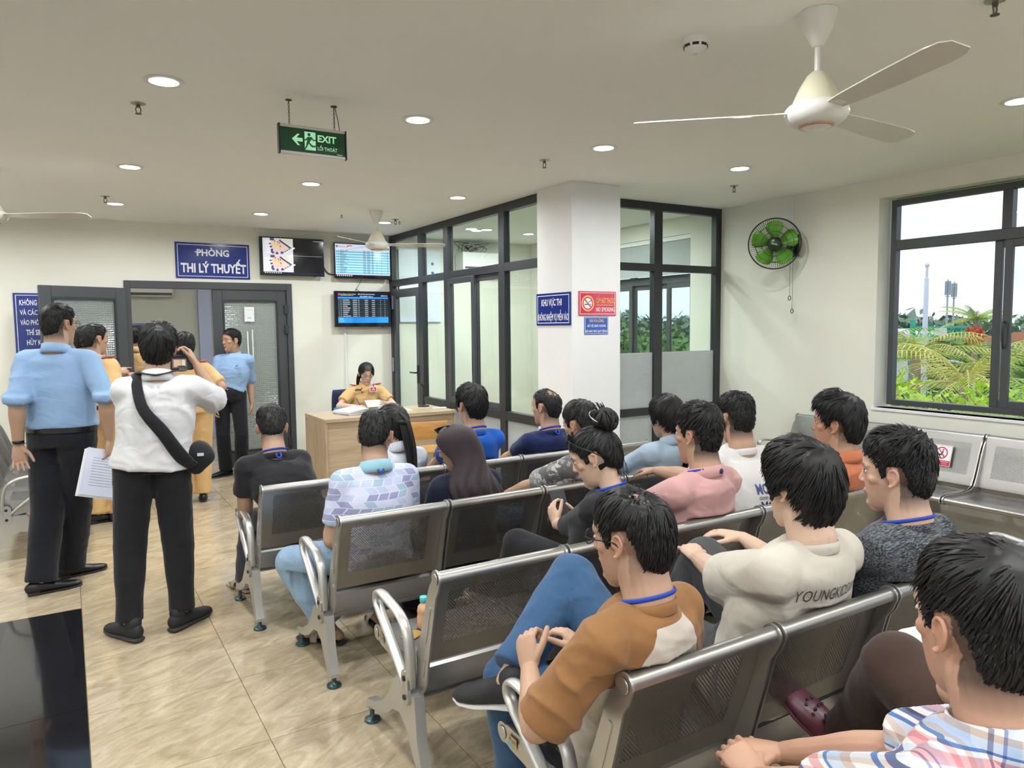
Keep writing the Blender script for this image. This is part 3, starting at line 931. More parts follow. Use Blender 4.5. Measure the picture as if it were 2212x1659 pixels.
text('screen_lettering', 'KẾT QUẢ SÁT HẠCH LÝ THUYẾT', 'screen_text_blue', e, M @ Matrix.Translation((.16, .158, .003)), .24, .020)
text('screen_lettering', 'KHÓA - SÁT HẠCH', 'screen_text_blue', e, M @ Matrix.Translation((.16, .130, .003)), .14, .014)
# simulation results table
pl = [(rect(.04, .06, .97, 1), (.006, .010, .035)), (rect(.04, .80, .97, .855), (.03, .22, .62)), (rect(.04, .06, .97, .245), (.02, .24, .66)), (rect(.30, .06, .55, .245), (.012, .20, .60))]
for k in range(9):
    y = .745-.061*k
    pl.append((rect(.04, y-.018, .97, y+.04), (.012, .018, .03) if k % 2 else (.020, .026, .034)))
    for a, b in ((.055, .065), (.09, .105), (.13, .13+rnd.uniform(.08, .15)), (.31, .39), (.41, .43), (.53, .59), (.66, .72), (.82, .83), (.90, .91)):
        pl.append((rect(a, y, b, y+.022), (.42, .44, .46)))
pl += [(rect(.055, .20-.035*k, .13+.01*k, .212-.035*k), (.25, .5, .8)) for k in range(4)]
pl += [(circ(.06, .93, .018, 10, .045), (.35, .03, .22)), (rect(.09, .895, .32, .905), (.5, .5, .5))]
e, M, iw, ih = tv('wall screen with dark blue results table, below the other screens', 2.858, 3.598, 1.642, 2.088, pl)
text('screen_lettering', 'CỤC CẢNH SÁT GIAO THÔNG', 'screen_text_yellow', e, M @ Matrix.Translation((-.20, .178, .003)), .21, .022)
text('screen_lettering', 'KẾT QUẢ SÁT HẠCH MÔ PHỎNG', 'screen_text_white', e, M @ Matrix.Translation((.045, .180, .003)), .22, .022)
text('screen_lettering', 'Khóa K26G20 - Hạng A1', 'screen_text_white', e, M @ Matrix.Translation((.045, .150, .003)), .17, .016)
text('screen_lettering', '08:05:16', 'screen_text_white', e, M @ Matrix.Translation((.28, .162, .003)), .085, .018)
# cables and conduit by the screens
def cable(label, pts, r=.004, m='black_plastic', sub=4, cat='cable', name='cable'):
    o = MB().loft(pts, [r]*len(pts), sub=sub, n=6).build(name, m, smooth=True)
    return tag(o, label, cat)
cable('thick black cable sagging between the two upper screens', [(2.73, YA-.03, 2.47), (2.76, YA-.02, 2.38), (2.81, YA-.015, 2.31), (2.89, YA-.03, 2.285)], .007)
cable('thin black cable looping above the lower screen', [(3.24, YA-.03, 2.24), (3.20, YA-.012, 2.16), (3.16, YA-.012, 2.10), (3.18, YA-.012, 2.115), (3.22, YA-.02, 2.08)], .003)
cable('thin pale cable from the upper right screen to the lower one', [(3.55, YA-.03, 2.25), (3.555, YA-.01, 2.17), (3.56, YA-.03, 2.08)], .003, 'fan_cream')
cable('black cable down the corner beside the screens', [(3.60, YA-.04, 2.45), (3.618, YA-.02, 2.2), (3.612, YA-.02, 2.0), (3.60, YA-.04, 1.88)], .004)
o = MB().box((3.00, YA-.014, .05), (3.028, YA-.001, 1.66)).build('cable_trunking', 'white_plastic', bevel=.002); tag(o, 'white cable trunking on the wall below the screens', 'trunking')

# ================================================================== wall fan
mat('fan_green', (.16, .50, .03), .3, spec=.6)
mat('fan_dark', (.012, .02, .016), .3)
c = V((5.50, 4.43, 2.345))
ax = V((-.78, -.60, -.12)).normalized()         # direction the fan blows
e = empty('wall_fan', (XD, 4.45, 2.36)); tag(e, 'green bladed wall fan in black wire cage with pull cords', 'wall fan')
L = lambda p: V(p)-V(e.location)
up = V((0, 0, 1)); rx = ax.cross(up).normalized(); ry = rx.cross(ax).normalized()
FM = Matrix(((rx.x, ry.x, -ax.x, 0), (rx.y, ry.y, -ax.y, 0), (rx.z, ry.z, -ax.z, 0), (0, 0, 0, 1)))
FM = Matrix.Translation(L(c)) @ FM              # local z points to the back of the fan
RF = .225
b = MB()
def ringp(r, z, k=40):
    return [FM @ V((r*math.cos(2*PI*i/k), r*math.sin(2*PI*i/k), z)) for i in range(k)]
b.loft(ringp(RF, 0), [.006]*40, n=6, closed=True)
b.build('cage_rim', 'fan_dark', e, smooth=True)
for nm, sgn in (('front_cage', -1), ('rear_cage', 1)):
    b = MB()
    K = 72
    for i in range(K):
        a = 2*PI*i/K
        pts = [FM @ V((r_*math.cos(a+tw), r_*math.sin(a+tw), sgn*zz)) for r_, zz, tw in ((.055, .062, 0), (.11, .058, .05), (.17, .045, .1), (.21, .024, .13), (RF, 0, .14))]
        b.loft(pts, [.0015]*5, n=3, cap='flat')
    b.loft(ringp(.11, sgn*.059), [.0022]*40, n=4, closed=True); b.loft(ringp(.165, sgn*.047), [.002]*40, n=4, closed=True)
    b.build(nm, 'fan_dark', e, smooth=True)
b = MB().lathe([(.012, -.072), (.048, -.068), (.057, -.060), (.055, -.052)], 28, FM)
cap_ = b.build('cage_badge', 'fan_dark', e, smooth=True, angle=50)
MB().obox(FM @ Matrix.Translation((0, 0, -.0735)) @ Matrix.Rotation(.3, 4, 'Z'), .026, .006, .001).build('badge_stripe', 'fan_green', cap_)
for k in range(5):
    a0 = 2*PI*k/5+.3
    pts = []
    for r_, w_ in ((.035, .30), (.08, .46), (.13, .52), (.17, .48), (.195, .34), (.203, .16)):
        pts.append((r_, w_))
    vs = []; fs = []
    for r_, w_ in pts:
        for s_, zz in ((-1, .026), (-.4, .008), (.3, -.010), (1, -.026)):
            vs.append(FM @ V((r_*math.cos(a0+s_*w_), r_*math.sin(a0+s_*w_), zz+.004)))
    for j in range(len(pts)-1):
        for i in range(3):
            fs.append((j*4+i, j*4+i+1, j*4+5+i, j*4+4+i))
    o = MB().add(vs, fs).build('blade', 'fan_green', e, smooth=True)
    sm = o.modifiers.new('thickness', 'SOLIDIFY'); sm.thickness = .0025
MB().lathe([(.030, -.045), (.034, -.03), (.034, .02)], 20, FM).build('hub', 'fan_green', e, smooth=True, angle=50)
MB().lathe([(.045, .065), (.062, .075), (.062, .14), (.045, .165), (.02, .17)], 24, FM).build('motor_housing', 'fan_dark', e, smooth=True, angle=50)
b = MB().loft([FM @ V((0, 0, .13)), FM @ V((0, -.05, .15)), L((5.74, 4.45, 2.30)), L((5.77, 4.45, 2.33))], [.022, .024, .028, .028], sub=4, n=12)
b.box(tuple(L((5.765, 4.395, 2.24))), tuple(L((5.799, 4.505, 2.44))))
b.build('wall_mount', 'fan_dark', e, smooth=True, angle=40)
b = MB(); ends = []
for dx, zl in ((.015, 1.86), (-.015, 1.74)):
    y = 4.40+dx; x_ = 5.70
    b.loft([L((x_, y, 2.28)), L((x_, y, zl+.02))], [.0018]*2, n=4)
    b.loft([L((x_, y+.014*math.sin(t), zl+.021*math.cos(t))) for t in [2*PI*i/10 for i in range(10)]], [.0036]*10, n=5, closed=True)
b.build('pull_cords', 'fan_dark', e, smooth=True)
o = MB().box((XD-.010, 4.458, 2.44), (XD-.001, 4.482, ZC)).build('cable_trunking', 'white_plastic'); tag(o, 'white cable trunking from the ceiling down to the wall fan', 'trunking')

# ================================================================== glazed room and exam room contents
e = empty('air_conditioner', (4.9, 8.93, 2.39)); tag(e, 'white wall air conditioner with loose wires inside the glazed room', 'air conditioner')
MB().box((-.33, -.24, 0), (.33, 0, .24)).build('casing', 'white_plastic', e, bevel=.015)
MB().box((-.30, -.245, .02), (.30, -.238, .045)).build('air_outlet', 'frame_grey', e)
b = MB(); rr_ = random.Random(5)
for k in range(7):
    p0 = V((-.28+.05*k, -.1, .24)); pts = [p0]
    for j in range(4):
        pts.append(p0+V((rr_.uniform(-.12, .14), rr_.uniform(-.05, .05), rr_.uniform(.02, .14))))
    b.loft(pts, [.0035]*5, sub=4, n=5)
b.build('loose_wires', 'black_plastic', e, smooth=True)
e = empty('whiteboard', (4.05, 8.935, 2.05)); tag(e, 'whiteboard with notices inside the glazed room', 'whiteboard')
MB().box((-.30, -.012, -.35), (.30, 0, .60)).build('board', mat('whiteboard_face', (.78, .82, .86), .3), e)
for k in range(2):
    for j in range(2):
        MB().lathe([(.02, 0), (.02, .004)], 14, Matrix.Translation((.08+.10*k, -.013, .30+.12*j)) @ Matrix.Rotation(PI/2, 4, 'X')).build('magnet', mat('magnet_blue', (.03, .10, .30), .4), e)
e = empty('air_conditioner', (1.02, 12.39, 2.13)); tag(e, 'white split air conditioner high in the exam room behind the door', 'air conditioner')
MB().box((-.42, -.2, 0), (.42, 0, .27)).build('casing', 'white_plastic', e, bevel=.03)
MB().box((-.40, -.203, .02), (.40, -.198, .06)).build('air_outlet', 'frame_grey', e)
o, M = board('exam_sign', 'small blue board deep in the exam room doorway', (.98, 12.385, 1.62), X_, Z_, .30, .22, 'sign_blue', .012)
flat('lettering_lines', [(rect(-.06, .02, .06, .05), (.8, .8, .82)), (rect(-.09, -.05, .09, -.02), (.8, .8, .82))], pr, o, M, z=.001)
# ================================================================== perforated steel benches
def perforated(name, col, axes, metal, rough):
    """steel sheet with a staggered grid of punched holes; axes = two object axes that span the sheet"""
    m, nt, b = new_mat(name)
    L = nt.links.new
    b.inputs['Base Color'].default_value = c4(col); b.inputs['Metallic'].default_value = metal; b.inputs['Roughness'].default_value = rough
    tc = N(nt, 'ShaderNodeTexCoord'); sp = N(nt, 'ShaderNodeSeparateXYZ'); L(tc.outputs['Object'], sp.inputs[0])
    def mth(op, a, b_=None, c_=None):
        n = N(nt, 'ShaderNodeMath', operation=op)
        for i, x in enumerate((a, b_, c_)):
            if x is None: continue
            if isinstance(x, (int, float)): n.inputs[i].default_value = x
            else: L(x, n.inputs[i])
        return n.outputs[0]
    u, v = sp.outputs[axes[0]], sp.outputs[axes[1]]
    P_, Q_ = .0112, .0056*1.1
    row = mth('FLOOR', mth('DIVIDE', v, Q_))
    off = mth('MULTIPLY', mth('MODULO', mth('ADD', row, 1000), 2), .5)
    fu = mth('SUBTRACT', mth('FRACT', mth('ADD', mth('ADD', mth('DIVIDE', u, P_), off), 100)), .5)
    fv = mth('SUBTRACT', mth('FRACT', mth('ADD', mth('DIVIDE', v, Q_), 1000)), .5)
    d2 = mth('ADD', mth('POWER', mth('MULTIPLY', fu, P_), 2), mth('POWER', mth('MULTIPLY', fv, Q_), 2))
    hole = mth('LESS_THAN', d2, .0029**2)
    def inside(x, a, c_):
        return mth('MULTIPLY', mth('GREATER_THAN', x, a), mth('LESS_THAN', x, c_))
    lim = {'Z': (.505, .735), 'Y': (.20, .47)}[axes[1]]
    hole = mth('MULTIPLY', mth('MULTIPLY', hole, inside(u, .065, .445)), inside(v, *lim))
    tr = N(nt, 'ShaderNodeBsdfTransparent'); mx = N(nt, 'ShaderNodeMixShader')
    L(hole, mx.inputs[0]); L(b.outputs[0], mx.inputs[1]); L(tr.outputs[0], mx.inputs[2])
    L(mx.outputs[0], nt.nodes['Material Output'].inputs[0])
    return m
STEEL = (.39, .38, .36)
perforated('steel_back', STEEL, ('X', 'Z'), .92, .36)
perforated('steel_seat', STEEL, ('X', 'Y'), .92, .34)
mat('steel_light', (.50, .49, .47), .30, metal=.85)
mat('alloy', (.52, .51, .485), .36, metal=.7)
mat('beam_black', (.016, .016, .018), .4)
mat('foot_teal', (.05, .10, .105), .3, metal=.6)

SW, SP = .512, .540       # seat width and pitch
def extrude_sheet(line, x0, x1, t=.0022):
    """closed thin sheet following an open (y, z) line"""
    pts = [V((0, y, z)) for y, z in line]
    n = len(pts); off = []
    for i in range(n):
        d = (pts[min(i+1, n-1)]-pts[max(i-1, 0)]).normalized()
        off.append(V((0, -d.z, d.y))*t)
    vs = []
    for x in (x0, x1):
        for p in pts: vs.append((x, p.y, p.z))
        for p, o_ in zip(pts, off): vs.append((x, p.y+o_.y, p.z+o_.z))
    fs = []; k = 2*n
    for i in range(n-1):
        fs.append((i, i+1, k+i+1, k+i)); fs.append((n+i, k+n+i, k+n+i+1, n+i+1))
        for o_ in (0, k):
            fs.append((o_+i, o_+n+i, o_+n+i+1, o_+i+1) if o_ == 0 else (o_+i, o_+i+1, o_+n+i+1, o_+n+i))
    fs.append((0, k, k+n, n)); fs.append((n-1, 2*n-1, k+2*n-1, k+n-1))
    return MB().add(vs, fs)
def arc(cy, cz, r, a0, a1, n):
    return [(cy+r*math.cos(R(a0+(a1-a0)*i/n)), cz+r*math.sin(R(a0+(a1-a0)*i/n))) for i in range(n+1)]
# backrest: top roll, curved sheet
back_line = arc(-.004, .778, .022, -150, 12, 8)[::-1] if False else arc(-.006, .778, .022, 200, 8, 9)+[(.030, .73), (.050, .66), (.074, .58), (.098, .51), (.117, .455), (.122, .433)]
seat_line = arc(.556, .392, .021, -130, 90, 9)+[(.50, .411), (.42, .406), (.33, .402), (.25, .402), (.19, .406), (.155, .410), (.142, .402), (.138, .38), (.132, .335), (.135, .30)]
def smooth_mesh(mb, name, m, angle=35):
    me = mb.mesh(name)
    bm = bmesh.new(); bm.from_mesh(me); bmesh.ops.recalc_face_normals(bm, faces=bm.faces); bm.to_mesh(me); bm.free()
    me.materials.append(MATS[m])
    me.polygons.foreach_set('use_smooth', [True]*len(me.polygons))
    me.set_sharp_from_angle(angle=R(angle))
    return me
back_me = smooth_mesh(extrude_sheet(back_line, 0, SW), 'backrest', 'steel_back')
seat_me = smooth_mesh(extrude_sheet(seat_line, 0, SW), 'seat', 'steel_seat')
YZ = Matrix(((0, 0, 1, 0), (1, 0, 0, 0), (0, 1, 0, 0), (0, 0, 0, 1)))   # local x->Y, y->Z, z->X
br_poly = arc(-.006, .778, .031, -25, 215, 12)+[(-.022, .735), (-.004, .71), (.016, .63), (.044, .53), (.070, .43), (.085, .37), (.125, .315), (.20, .310), (.33, .330), (.44, .352), (.51, .358), (.530, .364)]+arc(.556, .392, .031, -120, 110, 10)+[(.53, .425), (.46, .424), (.33, .416), (.215, .424), (.170, .445), (.140, .50), (.100, .60), (.064, .70), (.042, .742), (.028, .760)]
def bracket_mesh(side):
    b = MB().prism(br_poly, -.0035, .0035, YZ)
    s_ = -1 if side == 'l' else 1
    for cy, cz in ((-.006, .778), (.556, .392)):
        b.lathe([(.020, .0055), (.018, .0075), (.012, .0078)] if s_ > 0 else [(.012, -.0078), (.018, -.0075), (.020, -.0055)], 20, YZ @ Matrix.Translation((cy, cz, 0)))
    def slot(p, q, w_):
        p = V((p[0], p[1], 0)); q = V((q[0], q[1], 0)); d = (q-p).normalized(); n_ = V((-d.y, d.x, 0))*w_
        a0 = math.atan2(d.y, d.x)
        pts = [(q.x+w_*math.cos(a0-PI/2+PI*i/6), q.y+w_*math.sin(a0-PI/2+PI*i/6)) for i in range(7)]+[(p.x+w_*math.cos(a0+PI/2+PI*i/6), p.y+w_*math.sin(a0+PI/2+PI*i/6)) for i in range(7)]
        b.prism(pts, .0030 if s_ > 0 else -.0060, .0060 if s_ > 0 else -.0030, YZ)
    slot((.045, .66), (.085, .53), .010); slot((.095, .46), (.110, .40), .010); slot((.22, .365), (.30, .375), .010); slot((.38, .385), (.46, .392), .010)
    return smooth_mesh(b, 'side_bracket', 'steel_light', 30)
brl, brr = bracket_mesh('l'), bracket_mesh('r')
leg_poly = [(.125, .315), (.305, .315), (.350, .255), (.425, .175), (.52, .125), (.612, .100), (.622, .088), (.620, .058), (.592, .058), (.588, .075), (.50, .092), (.40, .132), (.325, .185), (.262, .200), (.205, .175), (.150, .095), (.105, .045), (.070, .045), (.066, .062), (.105, .16), (.115, .25)]
lb = MB().prism(leg_poly, -.020, .020, YZ)
inner = [(.150, .30), (.28, .30), (.325, .245), (.41, .165), (.55, .105), (.41, .145), (.33, .205), (.262, .225), (.20, .205), (.125, .09), (.135, .20)]
leg_me = smooth_mesh(lb, 'leg', 'alloy', 30)
def foot_pad():
    b = MB().lathe([(.030, 0), (.034, .004), (.032, .011), (.013, .018), (.010, .026), (.010, .062)], 20)
    return smooth_mesh(b, 'foot_pad', 'foot_teal', 50)
pad_me = foot_pad()
arm_path = [(.165, .335), (.165, .40), (.172, .47), (.195, .535), (.26, .575), (.36, .592), (.43, .600), (.474, .590), (.482, .560), (.455, .525), (.36, .455), (.27, .385), (.205, .330)]
ab = MB().loft([V((0, y, z)) for y, z in arm_path], [(.021, .011)]*len(arm_path), xref=(1, 0, 0), n=14, sub=5)
arm_me = smooth_mesh(ab, 'armrest', 'alloy', 60)
plate_me = smooth_mesh(MB().prism(arc(.185, .365, .03, 0, 180, 8)+arc(.185, .295, .03, 180, 360, 8), -.006, .006, YZ), 'armrest_plate', 'steel_light')
bolt_me = smooth_mesh(MB().lathe([(.010, 0), (.010, .004), (.006, .007)], 12, Matrix.Rotation(-PI/2, 4, 'Y')), 'bolt', 'beam_black')
def child(name, me, parent, loc=(0, 0, 0)):
    o = bpy.data.objects.new(name, me); COL.objects.link(o); o.parent = parent; o.location = loc
    return o
def bench(loc, rz, n, label, light=False):
    e = empty('waiting_bench', loc, rz, label, 'bench', 'perforated steel waiting benches')
    Lh = n*SP-(SP-SW)
    for k in range(n):
        x = k*SP
        bk = child('backrest', back_me, e, (x, 0, 0))
        child('side_bracket', brl, bk, (-.004, 0, 0)); child('side_bracket', brr, bk, (SW+.004, 0, 0))
        child('seat', seat_me, e, (x, 0, 0))
    b = MB().prism([(.125, .312), (.30, .312), (.215, .392)], .006, Lh-.006, YZ)
    bm_ = b.build('beam', 'beam_black', e)
    for x in ([-.018, Lh+.018] if n < 5 else [-.018, Lh/2, Lh+.018]):
        lg = child('leg', leg_me, e, (x, 0, 0))
        child('foot_pad', pad_me, lg, (0, .606, 0)); child('foot_pad', pad_me, lg, (0, .086, 0))
    for x in (-.030, Lh+.030):
        a_ = child('armrest', arm_me, e, (x, 0, 0))
        child('armrest_plate', plate_me, a_, (-.012 if x < 0 else .012, 0, 0))
        for zz in (.365, .295):
            bo = child('bolt', bolt_me, a_, (-.018 if x < 0 else .018, .185, zz))
            if x > 0: bo.rotation_euler = (0, 0, PI)
    return e
ROWS = {'A': (.843, 3.91), 'B': (.984, 3.07), 'C': (1.027, 2.18), 'D': (1.085, 1.28), 'E': (.92, .385)}
BL = {'A': 'steel bench in the front row, nearest the desk', 'B': 'steel bench in the second row, under the patterned polo shirt', 'C': 'steel bench in the third row, its aisle seat empty but for a bottle',
      'D': 'steel bench in the fourth row, under the brown sleeved shirt', 'E': 'steel bench in the row under the man in plaid'}
BENCH = {}
for k, (x, y) in ROWS.items():
    BENCH[k] = bench((x, y, 0), 0, 5, BL[k])
bench((-.60, 6.2+4*SP, 0), -PI/2, 4, 'steel bench at the left edge behind the men, facing right')
BENCH['W'] = bench((5.69, 1.62, 0), PI/2, 5, 'light steel bench along the wall under the window')
# notice stuck on a seat back of the window bench
M = BENCH['W'].matrix_basis
ts = Matrix.Translation(BENCH['W'].location) @ Matrix.Rotation(PI/2, 4, 'Z')
c0 = V((2*SP+SW/2, .085, .622)); nrm = V((0, .952, .306))
fm = ts @ frame((c0.x, c0.y+.001, c0.z), (-1, 0, 0), (0, -.306, .952))
o = MB().prism(rect(-.075, -.080, .075, .080), 0, .0012, fm).build('seat_notice', 'sign_white', bevel=.001); tag(o, 'white and red do-not-sit notice stuck on a window bench backrest', 'notice')
rd_ = (.62, .015, .06)
pp = [(rect(-.071, -.076, .071, -.038), rd_)]+[(p, rd_) for p in ring_polys(.0, .018, .037, .046)]
kk = (.02, .02, .02)
pp += [(circ(.010, .041, .006, 12), kk), ([(.004, .032), (.014, .032), (.010, .010), (-.002, .010)], kk), ([(-.020, .010), (.012, .014), (.012, .006), (-.020, .002)], kk), ([(-.020, .010), (-.014, .004), (-.028, -.006), (-.034, -.004)], kk),
       (rect(-.012, .000, .024, .004), kk), ([(-.012, .002), (-.006, .002), (-.010, -.014), (-.016, -.014)], kk), ([(-.030, .050), (-.024, .055), (.032, -.014), (.026, -.019)], rd_)]
pp += [(rect(-.071, .0745, .071, .076), rd_), (rect(-.072, -.076, -.0705, .076), rd_), (rect(.0705, -.076, .072, .076), rd_)]
flat('notice_print', pp, pr, o, fm, z=.0016)
text('lettering', 'XIN LÒNG KHÔNG NGỒI CHỖ NÀY', 'sign_white', o, fm @ Matrix.Translation((0, -.047, .0018)), .126, .010, bold=.01)
text('lettering', 'GIỮ KHOẢNG CÁCH AN TOÀN', 'sign_white', o, fm @ Matrix.Translation((0, -.061, .0018)), .105, .009)
# maker's stickers on aisle-side brackets of third and fourth row, card and bottle on the empty seat
for r_ in 'CD':
    x, y = ROWS[r_]
    o = MB().prism(rect(-.024, -.016, .024, .016), 0, .001, frame((x-.0125, y+.492, .392), (0, -1, 0), (0, 0, 1))).build('maker_sticker', mat('sticker_gold', (.42, .27, .08), .4))
    o['label'] = 'gold and blue maker sticker on the aisle side of the bench'
    o.parent = BENCH[r_]; o.location = (-x, -y, 0)
    flat('sticker_print', [([(-.022, -.015), (.010, -.015), (-.002, -.002), (-.010, -.006), (-.022, .004)][::1], (.05, .35, .62)), (rect(-.004, .004, .020, .007), (.04, .03, .06)), (rect(-.004, -.001, .020, .001), (.04, .03, .06)), ([(-.016, .010), (-.010, .013), (-.006, .006), (-.012, .003)], (.03, .04, .15))],
         pr, o, frame((x-.0125, y+.492, .392), (0, -1, 0), (0, 0, 1)), z=.0012)
x, y = ROWS['C']
o = MB().obox(Matrix.Translation((1.118, 2.60, .4075)) @ Matrix.Rotation(.5, 4, 'Z'), .045, .028, .0008).build('paper_card', 'sticker_gold'); tag(o, 'gold printed card lying on the empty third-row seat', 'card')
e = empty('drink_bottle', (1.185, 2.64, .4085)); tag(e, 'small drink bottle with turquoise cap on the empty third-row seat', 'bottle')
MB().lathe([(.024, 0), (.028, .005), (.028, .05), (.025, .06), (.028, .07), (.024, .09), (.013, .103), (.012, .108)], 24).build('bottle_body', mat('peach_drink', (.72, .42, .24), .2), e, smooth=True, angle=50)
MB().lathe([(.014, .106), (.016, .108), (.016, .128), (.014, .130)], 20).build('cap', mat('turquoise_cap', (.10, .55, .58), .35), e, smooth=True, angle=50)

# ================================================================== desk and the things on it
def wood(name, col, dark, sc_=(1, 8, 8), rough=.4):
    m, nt, b = new_mat(name); L = nt.links.new
    tc = N(nt, 'ShaderNodeTexCoord'); mp = N(nt, 'ShaderNodeMapping'); mp.inputs['Scale'].default_value = sc_
    nz = N(nt, 'ShaderNodeTexNoise', i_Scale=3., i_Detail=7, i_Distortion=.8); rp = N(nt, 'ShaderNodeValToRGB')
    rp.color_ramp.elements[0].position = .32; rp.color_ramp.elements[0].color = c4(dark); rp.color_ramp.elements[1].position = .68; rp.color_ramp.elements[1].color = c4(col)
    L(tc.outputs['Object'], mp.inputs[0]); L(mp.outputs[0], nz.inputs['Vector']); L(nz.outputs['Fac'], rp.inputs[0]); L(rp.outputs[0], b.inputs['Base Color'])
    b.inputs['Roughness'].default_value = rough
wood('oak_laminate', (.55, .43, .30), (.42, .315, .205), (1, 9, 14))
wood('oak_side', (.52, .40, .27), (.38, .285, .18), (14, 14, 1.2))
wood('pine_orange', (.62, .33, .10), (.48, .24, .06), (2, 12, 12), .3)
X0, X1, Y0, Y1 = 2.09, 3.50, 6.86, 7.56
e = empty('desk', ((X0+X1)/2, (Y0+Y1)/2, 0)); tag(e, 'light oak office desk in front of the seated officer', 'desk')
hx, hy = (X1-X0)/2, (Y1-Y0)/2
MB().box((-hx, -hy, .715), (hx, hy, .75)).build('desktop', 'oak_laminate', e, bevel=.003)
for s_ in (-1, 1):
    MB().box((s_*(hx-.012)-.012, -hy+.01, 0), (s_*(hx-.012)+.012, hy-.01, .714)).build('side_panel', 'oak_side', e, bevel=.002)
MB().box((-hx+.025, -hy+.03, .03), (hx-.025, -hy+.048, .714)).build('front_panel', 'oak_laminate', e)
# officer's chair (only its back shows)
e = empty('office_chair', (2.80, 7.98, 0)); tag(e, 'navy backed office chair under the officer at the desk', 'chair')
mat('navy_plastic', (.012, .02, .075), .5)
b = MB().loft([(-.21, 0, 0), (-.10, .025, 0), (0, .032, 0), (.10, .025, 0), (.21, 0, 0)], [(.02, .20)]*5, xref=(0, 1, 0), n=16, sub=3)
o = b.build('backrest', 'navy_plastic', e, smooth=True); o.location = (0, .20, .72)
MB().ell((0, 0, .43), (.22, .22, .035), n=24).build('seat', 'navy_plastic', e, smooth=True)
MB().loft([(0, .05, .42), (0, .22, .44), (0, .235, .60)], [.014]*3, sub=3, n=8).build('back_support', 'black_plastic', e, smooth=True)
MB().cyl((0, 0, .08), (0, 0, .42), .028).build('gas_column', 'chrome', e, smooth=True)
for k in range(5):
    a = 2*PI*k/5+.3
    lg = MB().loft([(0, 0, .09), (.26*math.cos(a), .26*math.sin(a), .07)], [(.022, .02), (.014, .012)], n=8).build('leg', 'black_plastic', e, smooth=True)
    MB().ell((.26*math.cos(a), .26*math.sin(a), .03), (.028, .028, .03)).build('caster', 'rubber', lg, smooth=True)
# wooden visitor chair in front of the desk
e = empty('wooden_chair', (2.90, 6.42, 0), R(-8)); tag(e, 'orange pine chair with bent metal frame in front of the desk', 'chair')
mat('bronze_tube', (.20, .165, .12), .35, metal=.6)
o = MB().box((-.20, -.20, .435), (.20, .19, .455)).build('seat', 'pine_orange', e, bevel=.008)
b = MB().loft([(-.19, 0, 0), (0, -.025, 0), (.19, 0, 0)], [(.009, .085)]*3, xref=(0, 1, 0), n=16, sub=4, cap='flat')
o = b.build('backrest', 'pine_orange', e, smooth=True, angle=40); o.location = (0, -.205, .66)
b = MB().loft([(-.175, -.19, .42), (-.175, -.195, .60), (-.17, -.20, .675), (-.13, -.205, .71), (0, -.215, .712), (.13, -.205, .71), (.17, -.20, .675), (.175, -.195, .60), (.175, -.19, .42)], [.011]*9, sub=4, n=10)
b.build('back_frame', 'bronze_tube', e, smooth=True)
for sx in (-1, 1):
    for sy in (-1, 1):
        MB().loft([(sx*.175, sy*.17, .432), (sx*.185, sy*.215, .005)], [.011]*2, n=10, cap='flat').build('leg', 'bronze_tube', e, smooth=True, angle=50)
b = MB()
for sx in (-1, 1):
    b.cyl((sx*.182, -.19, .2), (sx*.182, .19, .2), .008)
b.build('stretcher', 'bronze_tube', e, smooth=True)
# microphone stand
e = empty('microphone_stand', (3.36, 7.38, .75)); tag(e, 'small black microphone stand at the right end of the desk', 'microphone stand')
MB().lathe([(.062, 0), (.065, .004), (.060, .012), (.015, .018)], 28).build('base', 'black_plastic', e, smooth=True, angle=50)
MB().lathe([(.009, .015), (.009, .10), (.012, .11), (.012, .135), (.008, .14), (.008, .215)], 14).build('pole', 'black_plastic', e, smooth=True, angle=50)
MB().loft([(0, 0, .21), (-.012, -.01, .235), (-.035, -.03, .25)], [.011, .014, .012], n=12, sub=3).build('clip', 'black_plastic', e, smooth=True)
# paper bundles, box, slim file
e = empty('paper_bundle', (2.46, 7.20, .7505)); tag(e, 'thick bundle of paper forms at the left of the desk', 'papers')
rr_ = random.Random(11)
for k in range(14):
    Mx = Matrix.Translation((rr_.uniform(-.006, .006), rr_.uniform(-.006, .006), .002+.0034*k)) @ Matrix.Rotation(R(12)+rr_.uniform(-.05, .05), 4, 'Z') @ Matrix.Rotation(R(-.55*k), 4, 'Y')
    MB().obox(Mx, .115, .155, .0013).build('paper_sheaf', 'paper' if k % 2 else mat('paper_grey', (.55, .56, .60), .7), e)  # every other sheaf is a greyer paper
o = MB().box((2.375, 7.44, .7505), (2.445, 7.49, .790)).build('small_box', mat('cyan_box', (.03, .30, .55), .35), bevel=.002); tag(o, 'small cyan box behind the paper bundle on the desk', 'box')
o = MB().obox(Matrix.Translation((2.92, 7.25, .7515)) @ Matrix.Rotation(R(-4), 4, 'Z'), .20, .13, .001).build('paper_sheet', 'paper'); tag(o, 'flat printed sheets on the desk in front of the officer', 'papers')
flat('printed_lines', [(rect(-.17, .10-.03*k, .12, .104-.03*k), (.25, .25, .3)) for k in range(7)], pr, o, Matrix.Translation((2.92, 7.25, .7526)) @ Matrix.Rotation(R(-4), 4, 'Z'))
o = MB().box((3.33, 7.05, .7505), (3.48, 7.10, .765)).build('white_strip', 'white_plastic', bevel=.003); tag(o, 'white plastic ruler-like strip at the desk corner', 'strip')
o = MB().box((3.475, 6.865, .7505), (3.499, 6.92, .756)).build('corner_bracket', mat('brass_bracket', (.5, .42, .2), .4, metal=.5)); tag(o, 'brass bracket on the front right corner of the desk', 'bracket')
